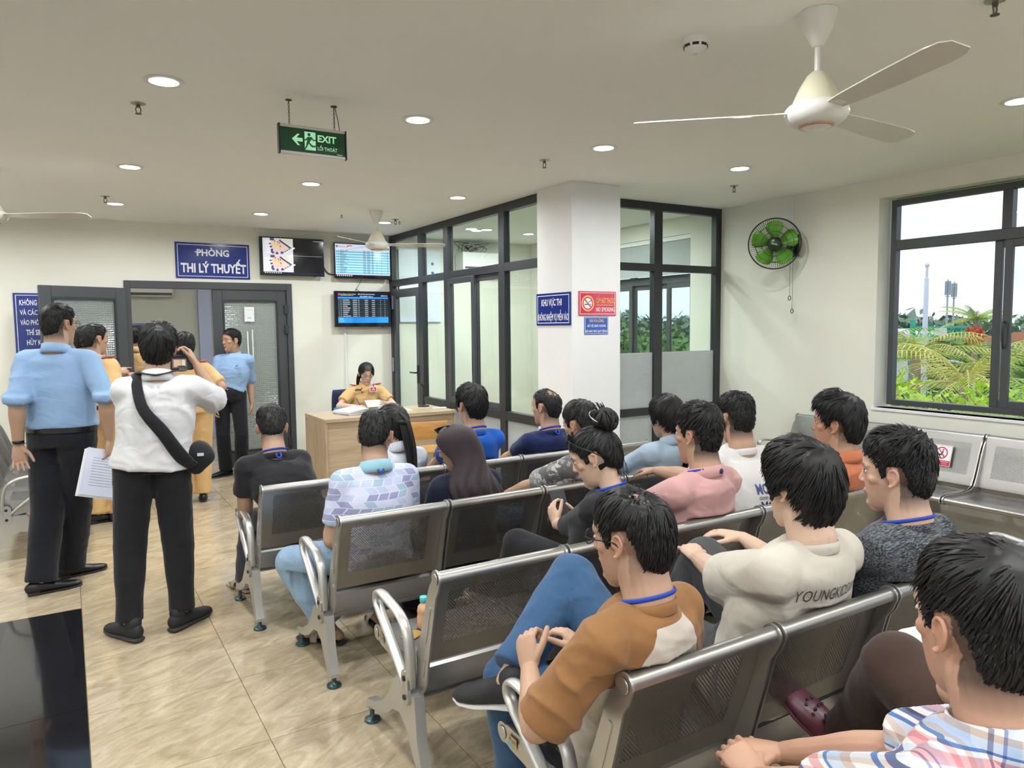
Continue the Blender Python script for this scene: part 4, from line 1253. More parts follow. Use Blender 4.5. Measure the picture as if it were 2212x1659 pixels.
# ================================================================== people
SK = (.46, .285, .192)           # base skin tone
skin_mat = attr_mat('skin', .52, spec=.35, bump=.12, bscale=220)
hair_mat, hnt, hb_ = new_mat('hair_black')
hb_.inputs['Base Color'].default_value = (.010, .009, .009, 1)
hb_.inputs['Roughness'].default_value = .48
hb_.inputs['Specular IOR Level'].default_value = .32
mat('hair_brown', (.022, .014, .010), .42)
def fabric(name, col, rough=.85, bump=.35, scale=8., var=.06):
    """woven cloth: soft folds in the relief, faint tonal variation"""
    m, nt, b = new_mat(name); L = nt.links.new
    b.inputs['Roughness'].default_value = rough; b.inputs['Specular IOR Level'].default_value = .25
    b.inputs['Sheen Weight'].default_value = .12
    tc = N(nt, 'ShaderNodeTexCoord')
    mp = N(nt, 'ShaderNodeMapping'); mp.inputs['Scale'].default_value = (1, 1, 1.5); L(tc.outputs['Object'], mp.inputs[0])
    n1 = N(nt, 'ShaderNodeTexNoise', i_Scale=scale, i_Detail=1.5, i_Distortion=.9); L(mp.outputs[0], n1.inputs['Vector'])
    n2 = N(nt, 'ShaderNodeTexNoise', i_Scale=420, i_Detail=1); L(tc.outputs['Object'], n2.inputs['Vector'])
    b1 = N(nt, 'ShaderNodeBump', i_Strength=bump*.9, i_Distance=.03); L(n1.outputs['Fac'], b1.inputs['Height'])
    b2 = N(nt, 'ShaderNodeBump', i_Strength=.12, i_Distance=.002); L(n2.outputs['Fac'], b2.inputs['Height']); L(b1.outputs[0], b2.inputs['Normal'])
    L(b2.outputs[0], b.inputs['Normal'])
    rp = N(nt, 'ShaderNodeValToRGB')
    rp.color_ramp.elements[0].color = c4([x*(1-var) for x in col]); rp.color_ramp.elements[1].color = c4([min(1, x*(1+var)) for x in col])
    L(n2.outputs['Fac'], rp.inputs[0]); L(rp.outputs[0], b.inputs['Base Color'])
    m['plain'] = 1
    return m, nt, b, tc, rp
def attr_fabric(name, bump=.3):
    m, nt, b, tc, rp = fabric(name, (.5, .5, .5), bump=bump)
    a = N(nt, 'ShaderNodeVertexColor', layer_name='Col')
    nt.links.new(a.outputs[0], b.inputs['Base Color'])
    return m

def remesh(mb, name, vox, smooth=3):
    """one continuous skin over all the pieces of mb"""
    me = mb.mesh('tmp')
    o = bpy.data.objects.new('tmp', me); COL.objects.link(o)
    r_ = o.modifiers.new('r', 'REMESH'); r_.mode = 'VOXEL'; r_.voxel_size = vox; r_.use_smooth_shade = True
    if smooth:
        s_ = o.modifiers.new('s', 'SMOOTH'); s_.factor = .5; s_.iterations = smooth
    dg = bpy.context.evaluated_depsgraph_get()
    out = bpy.data.meshes.new_from_object(o.evaluated_get(dg))
    bpy.data.objects.remove(o); bpy.data.meshes.remove(me)
    out.name = name
    out.materials.clear()
    return out
def get_co(me):
    co = np.zeros(len(me.vertices)*3); me.vertices.foreach_get('co', co)
    return co.reshape(-1, 3)
def join_meshes(ms, name):
    vs = []; li = []; ps = []; o = 0
    for m in ms:
        co = get_co(m); vs.append(co)
        a = np.zeros(len(m.loops), dtype=np.int32); m.loops.foreach_get('vertex_index', a); li.append(a+o)
        b = np.zeros(len(m.polygons), dtype=np.int32); m.polygons.foreach_get('loop_total', b); ps.append(b)
        o += len(co)
        bpy.data.meshes.remove(m)
    vs, li, ps = np.concatenate(vs), np.concatenate(li), np.concatenate(ps)
    me = bpy.data.meshes.new(name)
    me.vertices.add(len(vs)); me.vertices.foreach_set('co', vs.ravel())
    me.loops.add(len(li)); me.loops.foreach_set('vertex_index', li)
    me.polygons.add(len(ps)); me.polygons.foreach_set('loop_start', np.concatenate([[0], np.cumsum(ps)[:-1]]).astype(np.int32))
    me.update(calc_edges=True)
    return me
def set_col(me, cols):
    ca = me.color_attributes.new('Col', 'FLOAT_COLOR', 'POINT')
    a = np.ones((len(me.vertices), 4)); a[:, :3] = cols
    ca.data.foreach_set('color', a.ravel())
def wave3(p, f, seed, n=7):
    """smooth pseudo-random field in [-1, 1]"""
    rs_ = np.random.RandomState(int(seed*97) % 9999)
    out = np.zeros(len(p))
    for i in range(n):
        k_ = rs_.normal(size=3); k_ *= f*rs_.uniform(.7, 1.5)/np.linalg.norm(k_)
        out += np.sin(p @ k_+rs_.uniform(0, 6.28))
    return out/n*1.7
def folds(me, amp, freq=7., seed=0, squash=2.):
    """cloth folds: rounded ridges with sharper valleys"""
    co = get_co(me); n = len(co)
    nr = np.zeros(n*3); me.vertex_normals.foreach_get('vector', nr); nr = nr.reshape(-1, 3)
    q = co*np.array((1, 1, squash*.8))
    w = np.stack([wave3(q, freq*.8, seed+i+1, 5) for i in range(3)], 1)*.05
    a = wave3(q+w, freq*3.2, seed+.37)
    b = wave3(q+w, freq*6.5, seed+.71)
    mask = np.clip(.55+.9*wave3(co, freq*1.1, seed+.11), .12, 1.25)
    d = ((1-np.minimum(1, np.abs(a)*1.8))**1.5*1.15-.3)+b*.16
    co += nr*(d*mask*amp)[:, None]
    me.vertices.foreach_set('co', co.ravel()); me.update()
def ik(a, c, l1, l2, pole):
    a, c, pole = V(a), V(c), V(pole)
    d = c-a; L = d.length
    if L > (l1+l2)*.999:
        k = L/(l1+l2)*1.001; l1 *= k; l2 *= k
    if L < abs(l1-l2)*1.02: L = abs(l1-l2)*1.02
    u = d.normalized()
    x = (l1*l1-l2*l2+L*L)/(2*L)
    h = math.sqrt(max(0, l1*l1-x*x))
    p = pole-u*pole.dot(u)
    p = p.normalized() if p.length > 1e-6 else u.orthogonal().normalized()
    return a+u*x+p*h
def rotm(yaw, pitch, roll=0):
    """x right, y forward, z up; yaw about z (left positive), pitch up positive, roll to the right positive"""
    return (Matrix.Rotation(R(yaw), 4, 'Z') @ Matrix.Rotation(R(pitch), 4, 'X') @ Matrix.Rotation(R(roll), 4, 'Y')).to_3x3()

def head_pieces(mb, H, Rm, k=1., jaw=1., female=False, eyes=None):
    def P(x, y, z): return V(H)+Rm @ V((x*k, y*k, z*k))
    M4 = Rm.to_4x4()
    mb.ell(P(0, -.012, .032), (.075*k, .097*k, .086*k), M4, 24, 16)
    ez = Rm @ V((1, 0, 0))
    rings = [(.075, .006, .064, .082), (.045, .010, .067, .083), (.015, .013, .0665, .079), (-.02, .017, .063, .074), (-.05, .025, .056*jaw, .065), (-.078, .036, .046*jaw, .052), (-.098, .048, .033*jaw, .037), (-.108, .054, .020, .024)]
    mb.loft([P(0, cy, z) for z, cy, rx, ry in rings], [(rx*k, ry*k) for z, cy, rx, ry in rings], xref=ez, n=24, sub=2)
    # brow, nose, lips, cheekbones, chin
    mb.loft([P(-.048, .066, .034), (P(-.026, .082, .036)), P(0, .086, .032), P(.026, .082, .036), P(.048, .066, .034)], [.008*k, .0085*k, .008*k, .0085*k, .008*k], n=10, sub=2)
    mb.loft([P(0, .086, .022), P(0, .090, .004), P(0, .098, -.016), P(0, .097, -.024)], [(.006*k, .006*k), (.0075*k, .008*k), (.0105*k, .0095*k), (.009*k, .007*k)], xref=ez, n=12, sub=2)
    for s in (-1, 1):
        mb.ell(P(s*.011, .089, -.022), (.0075*k, .009*k, .006*k), M4, 10, 6)
        mb.ell(P(s*.046, .045, -.008), (.019*k, .023*k, .018*k), M4, 12, 8)
    mb.loft([P(-.022, .076, -.053), P(-.010, .086, -.0505), P(0, .088, -.052), P(.010, .086, -.0505), P(.022, .076, -.053)], [.003*k, .0046*k, .0046*k, .0046*k, .003*k], n=8, sub=2)
    mb.loft([P(-.019, .076, -.0595), P(0, .085, -.0620), P(.019, .076, -.0595)], [.003*k, .0055*k, .003*k], n=8, sub=3)
    mb.ell(P(0, .072, -.094), (.017*k, .013*k, .013*k), M4, 10, 6)
    # ears: plate plus rolled rim
    for s in (-1, 1):
        E = Rm @ Matrix.Rotation(s*R(15), 3, 'Z') @ Matrix.Rotation(R(10), 3, 'X')
        c = P(s*.0765, -.014, .002)
        mb.ell(c, (.0065*k, .0145*k, .027*k), E.to_4x4(), 12, 10)
        pts = [c+E @ V((s*.006*k, .018*k*math.cos(t)-.003*k, .031*k*math.sin(t)+.002*k)) for t in [R(a) for a in (-120, -60, 0, 45, 90, 135, 180, 225)][2:]]
        mb.loft([c+E @ V((s*.007*k, y*k, z*k)) for y, z in ((.012, -.004), (.015, .012), (.009, .026), (-.005, .029), (-.016, .018), (-.017, .002), (-.011, -.015), (-.002, -.026), (.007, -.026))],
                [.0044*k]*9, n=8, sub=2)

def hand_pieces(mb, wrist, fdir, palm, side, curl=25., spread=7., k=1., thumb=35., flat_=False, curls=None):
    """fdir: finger direction, palm: palm normal (out of the palm); side=+1 right hand, -1 left"""
    f = V(fdir).normalized(); p = V(palm); p = (p-f*p.dot(f)).normalized()
    s = f.cross(p)*side        # towards the thumb?  (right hand, fingers +y, palm -z -> thumb at -x)
    th = s*-1 if False else s
    w = V(wrist)
    k = k*.96
    mb.loft([w-f*.012*k, w+f*.03*k, w+f*.065*k, w+f*.088*k], [(.027*k, .019*k), (.036*k, .0175*k), (.041*k, .0155*k), (.038*k, .012*k)], xref=th, n=14, sub=2)
    mb.loft([w+f*.012*k+th*.018*k+p*.006*k, w+f*.042*k+th*.030*k+p*.012*k], [.015*k, .013*k], n=10)
    for i, (off, ln, rad) in enumerate(((.029, .068, .0085), (.0098, .077, .0088), (-.0098, .072, .0084), (-.029, .056, .0075))):
        cv = (curls[i] if curls else curl)
        a = R(spread*(1.5-i)*.9)
        d = (f*math.cos(a)+th*math.sin(a)).normalized()
        q = w+f*.084*k+th*off*k
        pts = [q-d*.02*k, q]; ang = 0
        for j, seg in enumerate((.46, .31, .23)):
            ang += R(cv*(.75 if j == 0 else 1.15))
            q = q+(d*math.cos(ang)+p*math.sin(ang))*ln*seg*k
            pts.append(q)
        mb.loft(pts, [rad*k, rad*k*1.04, rad*k*1.0, rad*k*.93, rad*k*.78], n=10)
    a = R(thumb)
    q = w+f*.028*k+th*.030*k+p*.006*k
    d0 = (f*math.cos(a)*.9+th*math.sin(a)+p*.28).normalized()
    q1 = q+d0*.036*k
    d1 = (f*math.cos(a*.55)+th*math.sin(a*.55)+p*.35).normalized()
    q2 = q1+d1*.030*k
    q3 = q2+(d1+f*.2+p*.1).normalized()*.024*k
    mb.loft([q-d0*.012*k, q, q1, q2, q3], [.012*k, .0125*k, .0108*k, .0098*k, .0078*k], n=10)
    return th

HAIR_AZ = [0, 35, 50, 60, 70, 79, 106, 118, 135, 180]
def hair_shell(H, Rm, k, st, mb_shell, mb_tuft, seed=1):
    """hair cap with clumped locks; angles measured from the face round to the nape"""
    rnd = random.Random(seed)
    front = st.get('front', .062); nape = st.get('nape', -.078); side = st.get('side', .0)
    HZ = [front, front-.004, front-.020, .020, side-.012, side+.032, side+.036, side+.004, nape*.75, nape]
    tt, ts, tb = st.get('top', .028), st.get('sides', .012), st.get('back', .018)
    ca = V(st.get('crown', (.02, -.55, .83))).normalized()
    def E(d):
        c = .088 if d.z > 0 else .135
        bb = .099 if d.y < 0 else .090
        return 1/math.sqrt((d.x/.077)**2+(d.y/bb)**2+(d.z/c)**2)
    O = V((0, -.012, .030))
    def ss(x): x = max(0, min(1, x)); return x*x*(3-2*x)
    def hl(az):
        az = abs(az)
        for i in range(len(HAIR_AZ)-1):
            if az <= HAIR_AZ[i+1]:
                t = (az-HAIR_AZ[i])/(HAIR_AZ[i+1]-HAIR_AZ[i]); t = ss(t)
                return HZ[i]*(1-t)+HZ[i+1]*t
        return HZ[-1]
    bald = st.get('bald', 0.); fmin = .25 if st.get('over') else .03
    def field(d):
        e = E(d); p = O+d*e
        az = math.degrees(math.atan2(p.x, p.y+.012))
        m = ss((p.z-hl(az)+.004)/.016)
        top = ss((p.z-.045)/.06); bk = ss((abs(az)-95)/60)
        t = ts*(1-bk)+tb*bk
        # fade: thinner towards the lower edge
        low = ss((p.z-hl(az)+.004)/(st.get('fade', .03) if abs(az) > 62 else .008))
        t = t*(fmin+(1-fmin)*low)
        t = t*(1-top)+tt*top
        if st.get('fringe') and abs(az) < 70 and p.z > .03:
            t += st['fringe']*ss((p.z-.03)/.05)*ss((70-abs(az))/30)
        if bald:
            q = d.dot(ca)
            b_ = bald*ss((q-.80)/.15)
            t *= 1-b_
            m *= 1-b_*(.62+1.1*noise.noise(d*14))
            m = max(0, min(1, m))
        return e, m, t
    n, mm = 64, 44
    vs = []; fs = []
    wave = st.get('wave', .22)
    for j in range(mm+1):
        th = PI*j/mm
        for i in range(n):
            a = 2*PI*i/n
            d = V((math.sin(th)*math.sin(a), math.sin(th)*math.cos(a), math.cos(th)))
            e, m, t = field(d)
            ang = math.atan2(d.x-ca.x, d.y-ca.y)
            rad = (d-ca).length
            nz = noise.noise((math.cos(ang)*5+seed, math.sin(ang)*5, rad*1.6+seed*.7))*.7+noise.noise((math.cos(ang)*13, math.sin(ang)*13+seed, rad*2.5))*.5
            r_ = e+m*(t*(1+wave*nz))-(1-m)*.016
            vs.append(V(H)+Rm @ ((O+d*r_)*k))
    for j in range(mm):
        for i in range(n):
            fs.append((j*n+i, (j+1)*n+i, (j+1)*n+(i+1) % n, j*n+(i+1) % n))
    mb_shell.add(vs, fs)
    # locks
    cnt = 0; tries = 0
    ln = st.get('lock', .045); NT = st.get('n', 380)
    wdt = st.get('width', .0030)
    while cnt < NT and tries < NT*12:
        tries += 1
        z = rnd.uniform(-.75, 1); a = rnd.uniform(0, 2*PI); q = math.sqrt(1-z*z)
        d = V((q*math.cos(a), q*math.sin(a), z))
        e, m, t = field(d)
        if m < .75 or t < .004: continue
        if bald and d.dot(ca) > .88 and rnd.random() < bald*.8: continue
        g = d-ca
        g = g-d*g.dot(d)
        if g.length < .05: g = V((rnd.uniform(-1, 1), rnd.uniform(-1, 1), 0))
        g = g.normalized()
        if st.get('forward') and d.z > .3:
            g = (g+V((0, st['forward'], 0))).normalized()
        g = (g+V((rnd.uniform(-.35, .35), rnd.uniform(-.35, .35), rnd.uniform(-.3, .15)))*st.get('mess', .6)).normalized()
        lt = ln*rnd.uniform(.6, 1.25)*min(1, .12+.9*t/.022)
        steps = 4; dd = d; pts = []
        lift = rnd.uniform(.0, .25)*st.get('mess', .6); over = max(st.get('over', 0), 1 if (d.y > .2 and d.z > .35 and rnd.random() < .8) else 0)
        for s in range(steps+1):
            e2, m2, t2 = field(dd)
            if m2 < .5 and s:
                if over <= 0: break
                over -= 1
            f_ = s/steps
            rr = e2+max(t2, t*.6)*(.80+.28*f_+lift*f_)+(.002 if s else -.002)
            pts.append(V(H)+Rm @ ((O+dd*rr)*k))
            dd = (dd+g*(lt/steps/.1)).normalized()
        if len(pts) < 3: continue
        wv = wdt*rnd.uniform(.7, 1.4)*k
        prof = [(wv*.6, wv*.4), (wv, wv*.5), (wv*.95, wv*.45), (wv*.6, wv*.35), (wv*.12, wv*.1)]
        mb_tuft.loft(pts, prof[:len(pts)-1]+prof[-1:], xref=Rm @ d.cross(g), n=4, cap='flat')
        cnt += 1
def locks(mb, path, rad, n=14, r=.006, seed=3, jit=.5, taper=True):
    """a bundle of hair strands that follow a path"""
    rnd = random.Random(seed)
    path = [V(p) for p in path]
    for k in range(n):
        a = rnd.uniform(0, 2*PI); q = math.sqrt(rnd.random())
        pts = []
        for i, p in enumerate(path):
            rr = rad[i] if isinstance(rad, (list, tuple)) else rad
            o = V((math.cos(a+.5*i*jit*.3)*rr*q, math.sin(a+.5*i*jit*.3)*rr*q, rnd.uniform(-.004, .004)))
            pts.append(p+o)
        m_ = len(pts)
        mb.loft(pts, [r*(1-.8*(i/(m_-1))**2 if taper else 1) for i in range(m_)], n=5, sub=3)

def shoe(mb_up, mb_sole, ankle, yaw, kind='leather', k=1., pitch=0., Rm=None):
    f = V((-math.sin(R(yaw)), math.cos(R(yaw)), 0)); r_ = V((f.y, -f.x, 0)); u = V((0, 0, 1))
    if pitch:
        q = Matrix.Rotation(R(pitch), 3, r_); f = q @ f; u = q @ u
    if Rm is not None:
        f = Rm @ V((0, 1, 0)); r_ = Rm @ V((1, 0, 0)); u = Rm @ V((0, 0, 1))
    a = V(ankle)
    P = lambda y, z: a+f*y*k+u*z*k
    if kind == 'leather':
        sec = [(-.062, -.043, .026, .030), (-.03, -.035, .033, .040), (.02, -.036, .034, .036), (.07, -.044, .038, .027), (.12, -.051, .040, .020), (.165, -.055, .034, .016), (.195, -.058, .018, .011)]
        so = [(-.065, -.0715, .030, .006), (-.02, -.0715, .033, .006), (.05, -.0715, .036, .006), (.12, -.0715, .043, .006), (.17, -.0715, .036, .006), (.20, -.070, .018, .005)]
    elif kind == 'sneaker':
        sec = [(-.070, -.030, .030, .038), (-.03, -.022, .037, .048), (.02, -.026, .038, .042), (.07, -.036, .042, .034), (.12, -.044, .045, .026), (.165, -.048, .040, .022), (.192, -.052, .024, .015)]
        so = [(-.080, -.066, .032, .014), (-.03, -.066, .040, .013), (.04, -.066, .040, .012), (.11, -.066, .047, .012), (.165, -.065, .041, .011), (.20, -.062, .022, .009)]
    elif kind == 'clog':
        sec = [(.02, -.040, .042, .032), (.07, -.036, .047, .036), (.12, -.040, .051, .032), (.165, -.046, .046, .026), (.195, -.050, .028, .018)]
        so = [(-.075, -.060, .034, .016), (-.02, -.060, .040, .015), (.05, -.060, .044, .015), (.12, -.060, .051, .015), (.165, -.060, .046, .014), (.20, -.058, .026, .012)]
    else:   # sandal: sole and strap
        sec = [(.055, -.028, .044, .006), (.075, -.024, .046, .007), (.10, -.030, .047, .006)]
        so = [(-.075, -.066, .034, .008), (-.02, -.066, .038, .007), (.05, -.066, .042, .007), (.12, -.066, .048, .007), (.165, -.066, .042, .007), (.195, -.066, .022, .006)]
    if kind == 'sandal':
        mb_up.loft([a+f*.075*k+r_*x*k+u*z*k for x, z in ((-.047, -.062), (-.042, -.035), (0, -.018), (.042, -.035), (.047, -.062))], [(.022*k, .004*k)]*5, xref=f, n=8, sub=3)
    else:
        mb_up.loft([P(y, z) for y, z, w, h in sec], [(w*k, h*k) for y, z, w, h in sec], xref=r_, n=18, sub=3)
        if kind == 'sneaker':
            mb_up.loft([P(-.035, .0), P(-.035, .022)], [(.036*k, .042*k), (.038*k, .045*k)], xref=r_, n=16)
    mb_sole.loft([P(y, z) for y, z, w, h in so], [(w*k, h*k) for y, z, w, h in so], xref=r_, n=18, sub=3)
    if kind == 'leather':
        mb_sole.obox(frame(P(-.04, -.068), r_, f), .026*k, .028*k, .009*k)
def foot_pieces(mb, ankle, yaw, k=1., Rm=None):
    f = V((-math.sin(R(yaw)), math.cos(R(yaw)), 0)); r_ = V((f.y, -f.x, 0)); u = V((0, 0, 1))
    if Rm is not None:
        f = Rm @ V((0, 1, 0)); r_ = Rm @ V((1, 0, 0)); u = Rm @ V((0, 0, 1))
    a = V(ankle)
    sec = [(-.055, -.035, .026, .024), (-.02, -.022, .030, .036), (.03, -.028, .032, .030), (.08, -.040, .038, .019), (.12, -.046, .040, .013)]
    mb.loft([a+f*y*k+u*z*k for y, z, w, h in sec], [(w*k, h*k) for y, z, w, h in sec], xref=r_, n=14, sub=2)
    for i in range(5):
        x = -.030+.015*i
        mb.loft([a+f*.11*k+r_*x*k-u*.046*k, a+f*(.168-abs(i-1.2)*.010)*k+r_*x*k-u*.052*k], [.010*k, .007*k], n=8)

PEOPLE = {}
BK = [(.43, .122), (.455, .117), (.51, .098), (.58, .074), (.66, .050), (.73, .030), (.775, .022), (.80, .012)]
def lean(me, base, rail):
    """cloth and back flatten against the seat back and on the seat"""
    co = get_co(me)
    y = co[:, 1]+base.y-rail; z = co[:, 2]
    lim = np.interp(z, [a for a, b in BK], [b for a, b in BK])+.010
    lim = np.where(z < .30, -9, np.where(z > .806, -9, lim))
    y2 = np.maximum(y, lim)
    co[:, 1] += y2-y
    on = (y2 < .575) & (z < .4155) & (z > .30)
    co[:, 2] = np.where(on, .4155, z)
    me.vertices.foreach_set('co', co.ravel()); me.update()
def person(label, P, head, heading=0., hyaw=None, hpitch=0., hroll=0., s=1., k=1., gw=1., gd=1., sh=None, slump=.02, hands=None, feet=None,
           elbow=None, knee=None, top=None, pants=None, shoes=None, hair=None, skin=SK, vox=1., seed=1, lanyard=None, glasses=None, belt=None, female=False, stubble=.55, eyes=True, arm_k=1., jaw=1., hidden_legs=False, nb=(0, 0, 0), shw=.160, group=None, rail=None):
    P, Hd = V(P), V(head)
    hyaw = heading if hyaw is None else hyaw
    base = V((P.x, P.y, 0))
    def rel(p): return V(p)-base
    f = V((-math.sin(R(heading)), math.cos(R(heading)), 0)); r = V((f.y, -f.x, 0))
    shd = heading if sh is None else sh
    fs_ = V((-math.sin(R(shd)), math.cos(R(shd)), 0)); rs = V((fs_.y, -fs_.x, 0))
    Rm = rotm(hyaw, hpitch, hroll)
    P, Hd = rel(P), rel(Hd)
    NB = Hd+(Rm @ V((0, -.022, -.085)))*k+fs_*-.030*s+V((0, 0, -.064))*s+V(nb)
    SC = NB+V((0, 0, -.062))*s+fs_*.016*s
    S = {-1: SC-rs*shw*s*gw**.4, 1: SC+rs*shw*s*gw**.4}
    ua, fa = .285*s*arm_k, .255*s*arm_k
    seated = P.z < .7
    # default hands and feet
    hands = dict(hands or {}); feet = dict(feet or {})
    hd = {}
    for sd, key in ((-1, 'L'), (1, 'R')):
        h = hands.get(key)
        if h is None:
            if seated: h = dict(at=P+base+f*.30*s+r*sd*.10*s+V((0, 0, .105)), dir=f+V((0, 0, -.15))-r*sd*.3, palm=(0, 0, -1))
            else: h = dict(at=P+base+r*sd*.24*s*gw+f*.03+V((0, 0, -.12*s)), dir=V((0, 0, -1))+f*.15, palm=-r*sd)
        hd[sd] = h
    if elbow is None:
        elbow = {-1: -rs*.45-fs_*.5+V((0, 0, -.8)), 1: rs*.45-fs_*.5+V((0, 0, -.8))}
    W = {sd: rel(hd[sd]['at']) for sd in (-1, 1)}
    EL = {sd: ik(S[sd], W[sd], ua, fa, elbow[sd]) for sd in (-1, 1)}
    th_, sn = .425*s, .405*s
    HP = {sd: P+r*sd*.088*s*gw**.5+V((0, 0, -.01)) for sd in (-1, 1)}
    ft = {}
    for sd, key in ((-1, 'L'), (1, 'R')):
        q = feet.get(key)
        if q is None:
            q = dict(at=(P+base+f*.40*s+r*sd*.11*s) if seated else (P+base+r*sd*.10*s), yaw=heading-sd*8)
            q['at'].z = .078
        ft[sd] = q
    knee = knee or {}
    AN = {sd: rel(ft[sd]['at']) for sd in (-1, 1)}
    KN = {sd: ik(HP[sd], AN[sd], th_, sn, V(knee.get('L' if sd < 0 else 'R', f+(V((0, 0, 1)) if seated else V((0, 0, 0)))+r*sd*.1))) for sd in (-1, 1)}
    # spine
    spine = [P+V((0, 0, -.03)), P.lerp(SC, .30)-f*slump, P.lerp(SC, .66)-f*slump*1.3+fs_*.012, SC, NB+V((0, 0, -.004))+fs_*.002]
    def torso(mb, e, low=0., hem=1., top_=True):
        pts = list(spine); pts[0] = pts[0]+V((0, 0, -low))
        sec = [(.170, .124), (.154, .116), (.168, .120), (.150, .092), (.066, .064)]
        sec[0] = (sec[0][0]*gw, sec[0][1]*gd); sec[1] = (sec[1][0]*gw, sec[1][1]*gd); sec[2] = (sec[2][0]*gw**.7, sec[2][1]*gd**.7)
        sec = [(a*s+e, b*s+e) for a, b in sec]; sec[0] = (sec[0][0]*hem, sec[0][1]*hem)
        if not top_: pts, sec = pts[:-1], sec[:-1]
        mb.loft(pts, sec, xref=rs, n=24, sub=5, cap='flat')
        for sd in (-1, 1):
            mb.loft([NB-V((0, 0, .040))+rs*sd*.030*s, SC+rs*sd*.095*s+V((0, 0, .010*s)), S[sd]+V((0, 0, .0*s))], [(.040*s+e*.5, .046*s+e*.5), (.046*s+e*.7, .054*s+e*.7), (.050*s+e*.7, .056*s+e*.7)], n=14, sub=2)
            mb.ell(S[sd], (.050*s+e*.7, .056*s+e*.7, .056*s+e*.7), n=16)
    ga = (gw**.6)*arm_k
    # --- body
    ms = []
    mb = MB()
    head_pieces(mb, Hd, Rm, k, jaw, female)
    nt_ = Hd+(Rm @ V((0, -.028, -.055)))*k
    nr_ = .049 if female else .063
    mb.loft([NB+V((0, 0, -.06))+fs_*.02, NB, NB.lerp(nt_, .5), nt_, Hd+(Rm @ V((0, -.02, 0)))*k], [(.062*s, .045*s), ((nr_+.006)*s, (nr_+.003)*s), (nr_*s, (nr_+.002)*s), (nr_*s, (nr_+.003)*s), (.05*k, .055*k)], xref=rs, n=20, sub=3)
    for sd in (-1, 1):
        mb.loft([NB+rs*sd*.02-V((0, 0, .01)), SC+rs*sd*.09*s+V((0, 0, .004*s))], [.040*s, .036*s], n=12)
    ms.append(remesh(mb, 'h', .0042*vox, 2))
    for sd in (-1, 1):
        if hd[sd].get('hide'): continue
        mb = MB()
        mb.loft([S[sd], S[sd].lerp(EL[sd], .35), EL[sd]], [.050*s*ga, .047*s*ga, .038*s*ga], n=14, sub=3)
        a, b = EL[sd], W[sd]
        mb.loft([a, a.lerp(b, .28), a.lerp(b, .7), b], [(.038*s*ga,)*2, (.041*s*ga,)*2, (.031*s*ga, .029*s*ga), (.027*s, .021*s)], xref=V(hd[sd].get('palm', (0, 0, -1))).cross(V(hd[sd]['dir'])), n=14, sub=3)
        hand_pieces(mb, b, hd[sd]['dir'], hd[sd].get('palm', (0, 0, -1)), sd, hd[sd].get('curl', 22), hd[sd].get('spread', 7), k=s*hd[sd].get('k', 1.), thumb=hd[sd].get('thumb', 35), curls=hd[sd].get('curls'))
        ms.append(remesh(mb, 'a', hd[sd].get('vox', .0042*vox), 1))
    mb = MB(); torso(mb, -.022, top_=False)
    for sd in (-1, 1):
        mb.loft([HP[sd], HP[sd].lerp(KN[sd], .5), KN[sd]], [.072*s, .062*s, .046*s], n=12, sub=2)
        mb.loft([KN[sd], KN[sd].lerp(AN[sd], .35), AN[sd]], [.044*s, .044*s, .032*s], n=12, sub=2)
        if shoes and shoes.get('kind') in ('sandal', 'clog'):
            foot_pieces(mb, AN[sd], ft[sd].get('yaw', heading), s, ft[sd].get('R'))
        else:
            mb.loft([AN[sd], AN[sd]+V((0, 0, -.03))], [.03*s, .03*s], n=10)
    ms.append(remesh(mb, 'l', .011 if not (shoes and shoes.get('kind') in ('sandal', 'clog')) else .008, 2))
    me = join_meshes(ms, 'person')
    co = get_co(me)
    loc = (co-np.array(Hd)) @ np.array(Rm)/k       # head-local coordinates
    cols = np.tile(np.array(skin), (len(co), 1))
    x, y, z = loc.T
    inh = (np.abs(x) < .10) & (np.abs(y) < .13) & (z > -.13) & (z < .15)
    def blend(mask, c, a): cols[mask] = cols[mask]*(1-a[mask][:, None])+np.array(c)*a[mask][:, None]
    lip = np.exp(-((x/.024)**4+((z+.0575)/.0085)**2))*(y > .075)
    blend(inh, (skin[0]*.80, skin[1]*.46, skin[2]*.46), np.clip(lip*.85, 0, 1))
    red = np.exp(-(((np.abs(x)-.045)/.03)**2+((z+.015)/.03)**2))*(y > .03)+.6*np.exp(-((x/.014)**2+((z+.02)/.014)**2))*(y > .09)+1.0*((np.abs(x) > .076) & (np.abs(z) < .04))
    blend(inh, (min(1, skin[0]*1.02), skin[1]*.80, skin[2]*.74), np.clip(red*.55, 0, 1))
    # scalp under the hair
    sc_ = np.clip((z-.046-.02*np.clip((y-.02)/.06, 0, 1))/.014, 0, 1)
    if hair and hair.get('bald'):
        cdir = V(hair.get('crown', (.02, -.55, .83))).normalized()
        pd = loc-np.array((0, -.012, .03)); pd = pd/np.maximum(1e-6, np.linalg.norm(pd, axis=1))[:, None]
        sc_ = sc_*(1-.75*np.clip((pd @ np.array(cdir)-.86)/.10, 0, 1))
    if hair: blend(inh, (.022, .018, .016), np.clip(sc_*.93, 0, 1))
    if stubble:
        # cropped hair towards the nape and temples
        sb = np.clip((z+.105)/.05, 0, 1)*(y < -.03+.02*np.clip(z/.05, 0, 1))*(z < .06)*(np.abs(x) < .088)
        sb = sb*np.clip((.02-y)/.03, 0, 1)
        blend(inh, (.03, .025, .022), np.clip(sb*stubble, 0, .9)*((np.abs(x) < .0735) | (y < -.045)))
    brow = np.exp(-(((np.abs(x)-.032)/.016)**4+((z-.036-.05*(.03-np.abs(np.abs(x)-.03)))/.0042)**2))*(y > .06)
    blend(inh, (.02, .016, .014), np.clip(brow*.9, 0, 1))
    set_col(me, cols)
    if rail is not None: lean(me, base, rail)
